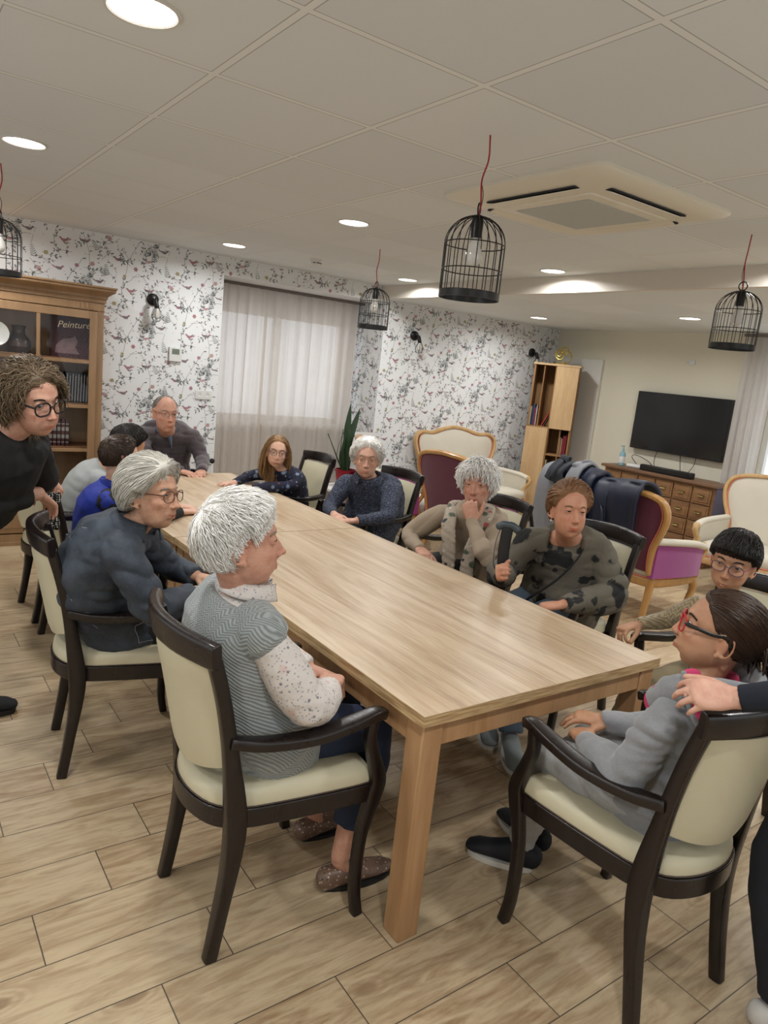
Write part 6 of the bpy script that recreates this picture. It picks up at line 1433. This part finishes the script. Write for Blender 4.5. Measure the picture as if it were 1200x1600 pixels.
# ---- 4. black-haired child in pale grey
sp = dict(s=0.92, hs=0.95, kid=0.9, pel=(1.0, 4.50, 0.55), sh=(1.10, 4.42, 0.875), dir=-8, sdir=-12, head=(1.26, 4.36, 1.045), hdir=(5, -18, 0), skin=SK_tan, vox=0.007,
          armR=((1.22, 4.24, 0.79), (1.42, 4.36, 0.757), hand((0.9, 0.3, -0.05), (0, 0, -1), 0.3)), armL=((1.24, 4.62, 0.79), (1.42, 4.52, 0.757), hand((0.9, -0.3, 0), (0, 0, -1), 0.3)),
          legR=((1.32, 4.43, 0.50), (1.26, 4.42, 0.12), (1, 0, 0)), legL=((1.32, 4.58, 0.50), (1.26, 4.6, 0.12), (1, 0, 0)))
t, bo, base, tw, L, HF, HC, hsc = make_person('black-haired child in a pale grey top bending behind the boy in blue', sp)
make_hair(bo, base, tw, hsc, HF, dict(top=0.022, side=0.016, back=0.018, line=[40, 38, 28, 6, 8, -14, -36, -42], n=1300, len=0.05, seg=5, jit=0.2, rad=0.0014, fluff=0.006), H_black, sp)
cloth_obj('grey_top', top_shape(sp, L, 0.022, 1.0), M_greyt, t, base, 0.009, 0.006, 31, 2, 18, 0.006)
cloth_obj('trousers', trouser_shape(sp, L, 0.012, 1.0), M_blackc, t, base, 0.01, 0.004, 33, 2)
for k in 'RL': shoe(t, base, sp, k, [M_trnavy, M_solew], 'flat')

# ---- 5. bald man at the end of the table
sp = dict(s=1.20, hs=1.08, pel=(1.90, 5.68, 0.60), sh=(1.88, 5.50, 0.995), dir=-95, sdir=-100, head=(1.775, 5.26, 1.165), hdir=(-88, -3, 0), age=0.8, hfat=0.1, fat=0.3, slump=0.05, nose=1.2, skin=SK_old, vox=0.0055, brow=M_browg, stubble=1,
          armR=((1.66, 5.36, 0.80), (1.86, 5.14, 0.760), hand((0.5, -0.85, -0.05), (0, 0, -1), 0.35)), armL=((2.13, 5.38, 0.80), (2.03, 5.14, 0.760), hand((-0.45, -0.88, -0.05), (0, 0, -1), 0.35)),
          legR=((1.80, 5.25, 0.53), (1.80, 5.22, 0.11), (0, -1, 0)), legL=((2.02, 5.25, 0.53), (2.02, 5.22, 0.11), (0, -1, 0)))
t, bo, base, tw, L, HF, HC, hsc = make_person('bald older man in a mauve-grey cardigan at the far end of the table', sp)
make_hair(bo, base, tw, hsc, HF, dict(top=0.002, side=0.004, back=0.004, line=[95, 95, 95, 28, 24, 6, -18, -30], n=900, len=0.02, seg=3, jit=0.3, rad=0.001, fluff=0.002, lump=0.0, edge=14), H_grey, sp)
make_glasses(bo, base, tw, hsc, M_tort, 0.025, 0.016, 0.008, th=0.0012)
cloth_obj('cardigan', top_shape(sp, L, 0.020, 1.0, cuff=0.05), M_mauve, t, base, 0.0075, 0.006, 41, 2, 18, 0.013)
Sh = np.array(sp['sh']); add_world(collar_ring(Sh+V3(-0.02, -0.035, 0.042), (-0.2, -0.45, 1), 0.066, 0.062, 0.024, HF[1], 0.6, 0.010), 'shirt_collar', M_shirtb, t, base, angle=180)
add_world(MB().sweep([Sh+V3(-0.03, -0.095, 0.035), Sh+V3(-0.02, -0.125, -0.03), Sh+V3(-0.01, -0.135, -0.10)], [(0.026, 0.010), (0.014, 0.009), (0.003, 0.006)], 12, side=(1, 0, 0)), 'shirt_front', M_shirtb, t, base)
cloth_obj('trousers', trouser_shape(sp, L, 0.012, 1.0), M_navyt, t, base, 0.01, 0.004, 43, 2)
for k in 'RL': shoe(t, base, sp, k, [M_blackc, M_soleb], 'flat')

# ---- 6. little girl in floral navy
sp = dict(s=0.82, hs=0.92, kid=1.0, pel=(2.60, 4.74, 0.54), sh=(2.43, 4.58, 0.845), dir=-175, sdir=-160, head=(2.335, 4.535, 1.000), hdir=(-112, -2, 4), skin=SK_kid, vox=0.0055, brow=M_browl, iris=M_irisb,
          armR=((2.30, 4.83, 0.785), (2.10, 4.69, 0.757), hand((-0.95, -0.25, -0.05), (0, 0, -1), 0.06, sp=0.3)), armL=((2.42, 4.40, 0.785), (2.13, 4.47, 0.757), hand((-0.98, 0.12, -0.05), (0, 0, -1), 0.06, sp=0.3)),
          legR=((2.28, 4.82, 0.50), (2.30, 4.82, 0.12), (-1, 0, 0)), legL=((2.28, 4.66, 0.50), (2.30, 4.66, 0.12), (-1, 0, 0)))
t, bo, base, tw, L, HF, HC, hsc = make_person('little girl with glasses and dark blonde hair in a navy floral top', sp)
make_hair(bo, base, tw, hsc, HF, dict(top=0.012, side=0.012, back=0.016, line=[56, 50, 36, 8, 6, -20, -44, -50], n=2200, len=0.26, seg=10, whorl=(0.05, 0.45, 0.9), comb=(0, -0.5, -0.3), jit=0.08, rad=0.0016, fluff=0.010, grav=1.6, wave=0.12, part=50), H_girl, sp)
make_glasses(bo, base, tw, hsc, M_blue_rim, 0.024, 0.019, 0.008, th=0.0016)
cloth_obj('floral_top', top_shape(sp, L, 0.018, 1.0), M_floral, t, base, 0.007, 0.005, 51, 2, 24, 0.006)
cloth_obj('trousers', trouser_shape(sp, L, 0.012, 1.0), M_navyt, t, base, 0.01, 0.004, 53, 2)
for k in 'RL': shoe(t, base, sp, k, [M_trnavy, M_solew], 'flat')

# ---- 7. white-haired woman in the navy mottled cardigan
sp = dict(s=1.05, hs=1.02, pel=(2.84, 4.05, 0.55), sh=(2.745, 3.95, 0.885), dir=-172, sdir=-150, head=(2.690, 3.925, 1.055), hdir=(-124, -3, 0), age=0.9, hfat=0.9, fat=0.6, slump=0.05, smile=1.2, skin=SK_old2, vox=0.005, brow=M_browg,
          armR=((2.51, 4.06, 0.70), (2.43, 3.86, 0.70), hand((-0.2, -0.9, -0.2), (0.5, 0, -1), 0.5)), armL=((2.73, 3.67, 0.705), (2.50, 3.69, 0.695), hand((-0.85, 0.4, -0.1), (0, 0, -1), 0.4)),
          legR=((2.44, 4.13, 0.52), (2.46, 4.13, 0.10), (-1, 0, 0)), legL=((2.44, 3.92, 0.52), (2.46, 3.90, 0.10), (-1, 0, 0)))
t, bo, base, tw, L, HF, HC, hsc = make_person('white-haired older woman with rimless glasses in a navy mottled cardigan', sp)
make_hair(bo, base, tw, hsc, HF, dict(top=0.028, side=0.026, back=0.030, front=0.020, line=[56, 48, 26, 2, 0, -20, -36, -42], n=2200, len=0.07, seg=6, whorl=(0, 0.2, 0.97), comb=(0, -0.3, -0.3), jit=0.25, wave=0.3, rad=0.0015, fluff=0.010, spike=2, lump=0.005, seed=7), H_white2, sp)
make_glasses(bo, base, tw, hsc, M_gold_rim, 0.023, 0.019, 0.006, th=0.0009)
cloth_obj('mottled_cardigan', top_shape(sp, L, 0.024, 1.0, hem=0.04), M_boucle, t, base, 0.008, 0.006, 61, 2, 18, 0.006)
Sh = np.array(sp['sh']); add_world(collar_ring(Sh+V3(-0.022, -0.020, 0.040), (-0.18, -0.2, 1), 0.082, 0.072, 0.042, frame(-140)[1], 0.42, 0.026, 0.006), 'cardigan_collar', M_boucle, t, base, angle=180)
fl = frame(-150)[1]; add_world(MB().sweep(spline([Sh+fl*0.085+V3(0.03, 0, 0.02), Sh+fl*0.150+V3(0.0, 0.0, -0.10), Sh+fl*0.17+V3(-0.0, 0.02, -0.22)], 5), 0.0022, 6), 'zip', M_blackc, t, base)
cloth_obj('trousers', trouser_shape(sp, L, 0.012, 1.0), M_navyt, t, base, 0.01, 0.004, 63, 2)
for k in 'RL': shoe(t, base, sp, k, [M_blackc, M_soleb], 'flat')

# ---- 8. woman with spiky white hair, hand at her mouth
sp = dict(s=0.98, hs=1.02, pel=(2.82, 3.00, 0.56), sh=(2.69, 2.86, 0.915), dir=180, sdir=-146, head=(2.655, 2.800, 1.095), hdir=(-145, -1, -4), age=1.0, hfat=0.2, fat=0.3, slump=0.05, nose=1.2, smile=0.6, skin=SK_old, vox=0.0045, brow=M_browg, iris=M_irisn,
          armR=((2.47, 3.13, 0.745), (2.40, 2.92, 0.725), hand((-0.3, -0.9, -0.1), (0, 0, -1), 0.4)), armL=((2.47, 2.47, 0.775), (2.515, 2.655, 0.925), hand((-0.10, 0.30, 0.95), (0.60, 0.62, 0.10), 0.85, t=0.2)),
          legR=((2.42, 3.10, 0.52), (2.44, 3.10, 0.10), (-1, 0, 0)), legL=((2.42, 2.90, 0.52), (2.44, 2.88, 0.10), (-1, 0, 0)))
t, bo, base, tw, L, HF, HC, hsc = make_person('older woman with spiky white hair and a printed scarf, holding her hand to her mouth', sp)
make_hair(bo, base, tw, hsc, HF, dict(top=0.022, side=0.014, back=0.020, front=0.020, line=[43, 39, 24, 6, 10, -14, -34, -40], creep=0.6, stop=0.04, n=2400, len=0.085, seg=6, whorl=(0.0, -0.3, 0.95), comb=(0, 0.15, -0.1), jit=0.5, rad=0.0017, fluff=0.030, spike=8, lump=0.006, seed=9), H_white2, sp)
cloth_obj('beige_jersey', top_shape(sp, L, 0.020, 1.0, cuff=0.04), M_beige, t, base, 0.0065, 0.006, 71, 2, 18, 0.013)
Sh = np.array(sp['sh']); f8 = frame(-146)[1]; r8 = frame(-146)[0]
m = MB()
for sg, ln in ((1, 0.36), (-1, 0.34)): m.sweep(spline([Sh+r8*sg*0.02-f8*0.07+V3(0, 0, 0.05), Sh+r8*sg*0.095+f8*0.0+V3(0, 0, 0.045), Sh+r8*sg*0.085+f8*0.125+V3(0, 0, -0.06), Sh+r8*sg*0.055+f8*0.160+V3(0, 0, -0.19), Sh+r8*sg*0.05+f8*0.165+V3(0, 0, -ln)], 5), [(0.040, 0.012)]*21, 12, side=np.array([r8]*21))
cloth_obj('printed_scarf', m, M_scarf, t, base, 0.007, 0.004, 72, 2, 40, 0.006)
cloth_obj('trousers', trouser_shape(sp, L, 0.012, 1.0), M_blackc, t, base, 0.01, 0.004, 73, 2)
for k in 'RL': shoe(t, base, sp, k, [M_blackc, M_soleb], 'flat')

# ---- 9. woman in the leaf-print jumper
sp = dict(s=1.0, hs=1.0, pel=(2.86, 2.31, 0.565), sh=(2.735, 2.215, 0.925), dir=180, sdir=-146, head=(2.610, 2.125, 1.100), hdir=(-120, 2, 0), age=0.45, hfat=0.9, fat=0.9, slump=0.03, skin=('made_up_warm', '#c9957a', '#ba8368', 0.4), vox=0.0042, brow=M_browl, iris=M_irisn, look=(0.0, 0.05), lip=(0.92, 0.52, 0.52), smile=1.6,
          armR=((2.55, 2.44, 0.72), (2.375, 2.255, 0.770), hand((-0.75, -0.35, 0.35), (0.35, -0.75, 0.3), 1.15, t=0.9)), armL=((2.86, 1.975, 0.705), (2.50, 1.990, 0.705), hand((-0.9, 0.35, -0.1), (0, 0, -1), 0.6)),
          legR=((2.44, 2.40, 0.52), (2.38, 2.24, 0.10), (-0.6, -0.8, 0)), legL=((2.44, 2.20, 0.52), (2.33, 2.03, 0.10), (-0.55, -0.8, 0)))
t, bo, base, tw, L, HF, HC, hsc = make_person('woman with short chestnut hair and pearl earrings in a taupe jumper printed with black leaves', sp)
make_hair(bo, base, tw, hsc, HF, dict(top=0.034, side=0.018, back=0.026, front=0.022, line=[60, 52, 34, 10, 12, -14, -36, -42], n=2600, len=0.11, seg=8, whorl=(0.45, 0.55, 0.85), comb=(-0.1, -0.55, -0.2), jit=0.10, rad=0.0014, fluff=0.006, lump=0.003, seed=11), H_chest, sp)
for sg in (-1, 1): add_world(MB().sphere(tw((sg*0.078, -0.004, -0.050)), 0.006), 'earring', plain('pearl', '#d8d2c4', 0.2), bo, base)
cloth_obj('leaf_print_jumper', top_shape(sp, L, 0.028, 1.0, hem=0.03, neck=False, sleeve_r=(0.070, 0.072, 0.072, 0.071, 0.070, 0.070, 0.070, 0.068, 0.062, 0.052, 0.040)), M_leafj, t, base, 0.0065, 0.006, 81, 2, 18, 0.014)
Sh = np.array(sp['sh']); f9 = frame(-146)[1]; r9 = frame(-146)[0]
add_world(MB().sweep(spline([Sh-r9*0.10+V3(0, 0, 0.03)+f9*0.02, Sh-r9*0.07+f9*0.120+V3(0, 0, -0.05), Sh+f9*0.168+V3(0, 0, -0.15), Sh+r9*0.10+f9*0.172+V3(0, 0, -0.25), Sh+r9*0.17+f9*0.12+V3(0, 0, -0.33)], 6), [(0.006, 0.002)]*25, 8, side=np.array([V3(0, 0, 1)]*25)), 'bag_strap', M_blackc, t, base)
cloth_obj('jeans', trouser_shape(sp, L, 0.012, 1.0), plain('faded_blue_denim', '#5d7080', 0.85, var=0.2), t, base, 0.01, 0.004, 83, 2)
for k in 'RL': shoe(t, base, sp, k, [M_trgrey, M_solew, M_solew], 'trainer')

# ---- 10. boy in the beige cable knit
sp = dict(s=0.82, hs=0.92, kid=1.0, pel=(2.74, 1.38, 0.55), sh=(2.65, 1.33, 0.885), dir=178, sdir=-170, head=(2.550, 1.302, 1.090), hdir=(-163, -6, 6), skin=SK_tan, vox=0.0042, brow=M_browd, iris=M_irisn, mouth='open',
          armR=((2.66, 1.585, 0.755), (2.505, 1.600, 0.755), hand((-0.75, 0.25, -0.2), (0.1, -0.3, -1), 0.8, t=0.9)), armL=((2.58, 1.10, 0.70), (2.42, 1.22, 0.66), hand((-0.8, 0.5, -0.1), (0, 0, -1), 0.4)),
          legR=((2.38, 1.50, 0.53), (2.36, 1.52, 0.11), (-1, 0, 0)), legL=((2.36, 1.28, 0.53), (2.36, 1.24, 0.11), (-1, 0, 0)))
t, bo, base, tw, L, HF, HC, hsc = make_person('boy with black fringe and purple glasses in a beige cable-knit jumper', sp)
make_hair(bo, base, tw, hsc, HF, dict(top=0.022, side=0.012, back=0.014, front=0.024, line=[30, 29, 27, 10, 14, 0, -28, -36], n=3000, len=0.05, seg=7, whorl=(0.0, -0.5, 0.85), comb=(0.1, 0.25, 0.0), jit=0.10, rad=0.0013, fluff=0.004, lump=0.002, seed=5, edge=6), H_black, sp)
make_glasses(bo, base, tw, hsc, M_purp, 0.0255, 0.0195, 0.004, th=0.0017, tmat=M_plumrim)
add_world(MB().box((0, 0, 0), (1, 1, 1)).xf(np.array([[0.012, 0, 0, 0], [0, 0.004, 0, 0], [0, 0, 0.004, 0], [0, 0, 0, 1]])), 'teeth', M_eyew, bo, base)
te = bo.children[-1]; te.data.vertices.foreach_set('co', (np.asarray([(tw(np.array(v.co)+V3(0, 0.0925, -0.0675))-0) for v in te.data.vertices] if False else [tw(np.array(v.co)+base+V3(0, 0.0925, -0.0680))-base for v in te.data.vertices])).astype(np.float32).ravel())
cloth_obj('cable_knit_jumper', top_shape(sp, L, 0.022, 1.0, cuff=0.04), M_cable, t, base, 0.006, 0.005, 91, 2, 26, 0.006)
add_world(collar_ring(np.array(sp['sh'])+V3(-0.014, -0.004, 0.040), (-0.15, -0.05, 1), 0.060, 0.056, 0.026, frame(-165)[1], 0.02, 0.006, 0.007), 'ribbed_neckline', M_cable, t, base, angle=180)
cloth_obj('khaki_trousers', trouser_shape(sp, L, 0.016, 1.0), M_khaki, t, base, 0.009, 0.006, 93, 2, 20, 0.006)
for k in 'RL': shoe(t, base, sp, k, [M_trnavy, M_solew], 'flat')

# ---- 11. girl in the grey hoodie
sp = dict(s=0.84, hs=0.97, kid=0.8, smile=1.2, pel=(1.80, 0.98, 0.55), sh=(1.765, 0.925, 0.875), dir=90, sdir=92, head=(1.800, 0.920, 1.060), hdir=(121, 10, 0), skin=SK_tan, vox=0.0036, brow=M_browd, iris=M_irisn, nose=0.95,
          armL=((1.59, 0.98, 0.665), (1.70, 1.185, 0.635), hand((0.6, 0.75, -0.1), (0.2, 0, -1), 0.4)), armR=((1.96, 1.03, 0.68), (1.84, 1.22, 0.65), hand((-0.5, 0.8, 0), (0, 0, -1), 0.4)),
          legL=((1.70, 1.31, 0.535), (1.800, 1.445, 0.115), (-0.55, 0.83, 0)), legR=((1.90, 1.33, 0.535), (1.93, 1.50, 0.115), (0.1, 1, 0)))
t, bo, base, tw, L, HF, HC, hsc = make_person('girl with tied-back dark hair and red glasses in a grey hooded top, seen in profile', sp)
make_hair(bo, base, tw, hsc, HF, dict(top=0.010, side=0.006, back=0.009, front=0.006, line=[50, 47, 34, 14, 20, -2, -28, -34], n=3400, len=0.13, seg=8, whorl=(0.0, 0.75, 0.62), comb=(0, -0.9, -0.25), jit=0.05, rad=0.0011, fluff=0.003, lump=0.001, seed=6), H_dbrown, sp)
m = MB(); rngp = np.random.RandomState(3); pc = V3(0, -0.118, 0.002)
m.sphere(pc, (0.030, 0.026, 0.030), 14, 10)
for k in range(60):
    d = _nrm(V3(*rngp.normal(size=3))*[1, 0.8, 1]+V3(0, -0.5, -0.1)); m.sweep(spline([pc+d*0.012, pc+d*0.036+V3(0, 0, 0.004), pc+d*0.050+V3(0, -0.014, -0.022)+rngp.normal(size=3)*0.008, pc+d*0.052+V3(0, -0.028, -0.062)+rngp.normal(size=3)*0.010], 4), [0.003]*12+[0.001], 5)
m.v = [tw(a)-base for a in m.v]; hb = m.build('hair_bun', H_dbrown, bo, angle=180)
make_glasses(bo, base, tw, hsc, M_redrim, 0.025, 0.021, 0.006, th=0.0022, tmat=M_blackrim, pw=3.0, tk=2.4)
cloth_obj('hooded_top', top_shape(sp, L, 0.024, 1.0, hem=0.02, cuff=0.04, sleeve_r=(0.064, 0.066, 0.066, 0.065, 0.064, 0.066, 0.068, 0.066, 0.060, 0.050, 0.042)), M_hood, t, base, 0.0055, 0.006, 101, 2, 22, 0.013)
Sh = np.array(sp['sh'])
m = MB(); P = spline([Sh+V3(-0.075, 0.075, -0.015), Sh+V3(-0.10, 0.01, 0.045), Sh+V3(-0.085, -0.095, 0.085), Sh+V3(0.0, -0.150, 0.080), Sh+V3(0.095, -0.09, 0.085), Sh+V3(0.10, 0.01, 0.045), Sh+V3(0.06, 0.08, -0.01)], 6)
m.sweep(P, [(0.040, 0.022)]*len(P), 14, side=np.array([V3(0, 0, 1)]*len(P))); m.sphere(Sh+V3(0.0, -0.12, -0.03), (0.11, 0.045, 0.09))
cloth_obj('hood', m, M_hood, t, base, 0.007, 0.005, 102, 2, 26, 0.008)
m = MB(); P = spline([Sh+V3(-0.062, 0.098, -0.035), Sh+V3(-0.098, 0.035, 0.030), Sh+V3(-0.074, -0.062, 0.066), Sh+V3(0.0, -0.090, 0.066), Sh+V3(0.075, -0.05, 0.066), Sh+V3(0.085, 0.03, 0.05)], 6)
m.sweep(P, [(0.026, 0.008)]*len(P), 12, side=np.array([V3(0, 0, 1)]*len(P))); cloth_obj('pink_hood_lining', m, M_pinkl, t, base, 0.005, 0.002, 103, 1, 26)
add_world(MB().sweep(spline([(1.662, 0.895, 0.985), (1.655, 0.875, 0.945), (1.650, 0.845, 0.900), (1.660, 0.812, 0.865)], 6), [(0.024, 0.006)]*19, 12, side=(0.8, -0.5, 0)), 'pink_hood_edge', M_pinkl, t, base)
add_world(MB().sweep(spline([(1.643, 0.905, 0.985), (1.636, 0.885, 0.942), (1.631, 0.855, 0.895), (1.642, 0.820, 0.855)], 6), 0.007, 8), 'hood_hem', M_hood, t, base)
cloth_obj('jogging_trousers', trouser_shape(sp, L, 0.016, 1.0, rr=(0.100, 0.098, 0.092, 0.086, 0.080, 0.078, 0.072, 0.066, 0.060)), M_jogg, t, base, 0.0065, 0.006, 104, 2, 20, 0.014)
for k in 'RL': shoe(t, base, sp, k, [M_trnavy, M_solew, M_blackc], 'trainer', 0.92)

# ---- 12. adult at the edge of the picture with a hand on the girl's chair
sp = dict(s=1.02, hs=1.0, pel=(2.06, 0.54, 0.93), sh=(2.12, 0.40, 1.40), dir=60, sdir=140, head=(2.10, 0.32, 1.60), hdir=(140, -10, 0), age=0.5, fat=0.2, skin=SK_mid, vox=0.0045, brow=M_browd,
          armL=((1.80, 0.36, 1.18), (1.585, 0.735, 1.005), hand((-0.58, 0.42, 0.02), (0.45, 0.45, -0.78), 0.62, t=0.55, s=1.0, sp=0.2)), armR=((2.33, 0.62, 1.14), (2.38, 0.66, 0.90), hand((0.1, 0, -1), (-1, 0, 0), 0.3)),
          legL=((1.895, 0.700, 0.52), (1.965, 0.640, 0.10), (0.85, -0.5, 0)), legR=((2.22, 0.50, 0.50), (2.24, 0.46, 0.10), (0.9, 0.3, 0)))
t, bo, base, tw, L, HF, HC, hsc = make_person('standing adult in navy at the picture edge, one hand resting on the hooded girl', sp)
make_hair(bo, base, tw, hsc, HF, dict(top=0.02, side=0.014, back=0.016, n=600, len=0.06), H_brown, sp)
cloth_obj('navy_jumper', top_shape(sp, L, 0.018, 0.97, hem=0.06), M_navyk, t, base, 0.008, 0.005, 111, 2, 20, 0.005)
cloth_obj('navy_trousers', trouser_shape(sp, L, 0.012, 1.0, rr=(0.095, 0.092, 0.086, 0.080, 0.074, 0.072, 0.066, 0.060, 0.054)), M_navyt, t, base, 0.008, 0.005, 113, 2, 18, 0.006)
for k in 'RL': shoe(t, base, sp, k, [plain('white_canvas', '#c9c6c0', 0.8), M_solew], 'flat')

# ---- 13. curly-haired woman leaning on the chair
sp = dict(s=1.20, hs=1.06, pel=(0.20, 3.36, 0.93), sh=(0.385, 3.07, 1.240), dir=-35, sdir=-40, head=(0.505, 2.985, 1.400), hdir=(-62, -12, -10), age=0.35, hfat=0.7, fat=1.3, slump=-0.03, smile=1.5, skin=SK_mid, vox=0.0045, brow=M_browd, iris=M_irisb, look=(0.5, -0.1),
          armR=((0.27, 2.98, 0.99), (0.575, 3.27, 0.985), hand((0.60, 0.50, -0.62), (-0.55, -0.3, -0.75), 0.45, t=0.1)), armL=((0.60, 3.38, 1.04), (0.67, 3.60, 1.005), hand((0.35, -0.75, -0.5), (-0.5, -0.2, -0.8), 0.5)),
          legR=((0.20, 3.30, 0.50), (0.28, 3.30, 0.10), (0.98, -0.15, 0)), legL=((0.25, 3.55, 0.50), (0.10, 3.66, 0.10), (0.9, 0.1, 0)))
t, bo, base, tw, L, HF, HC, hsc = make_person('curly-haired woman in black with round dark glasses leaning over a chair back', sp)
make_hair(bo, base, tw, hsc, HF, dict(top=0.020, side=0.030, back=0.034, front=0.014, line=[52, 47, 30, 2, -10, -32, -46, -52], part=52, n=3000, len=0.13, seg=13, whorl=(0.2, 0.45, 0.85), comb=(0, -0.4, -0.4), jit=0.30, wave=0.9, wfreq=1.2, rad=0.0015, fluff=0.022, spike=5, lump=0.006, grav=0.9, seed=13), H_curl, sp)
make_glasses(bo, base, tw, hsc, M_blackrim, 0.0265, 0.024, 0.004, th=0.0032)
cloth_obj('black_jumper', top_shape(sp, L, 0.026, 0.92, hem=0.12, sleeve_r=(0.075, 0.074, 0.072, 0.070, 0.068, 0.066, 0.062, 0.056, 0.050, 0.046, 0.042)), M_blackk, t, base, 0.008, 0.006, 121, 2, 16, 0.007)
cloth_obj('jeans', trouser_shape(sp, L, 0.012, 1.0), plain('mid_blue_denim', '#465a70', 0.85, var=0.2), t, base, 0.009, 0.005, 123, 2, 18, 0.006)
for k in 'RL': shoe(t, base, sp, k, [M_blackc, M_soleb, M_blackc], 'trainer', 1.05)
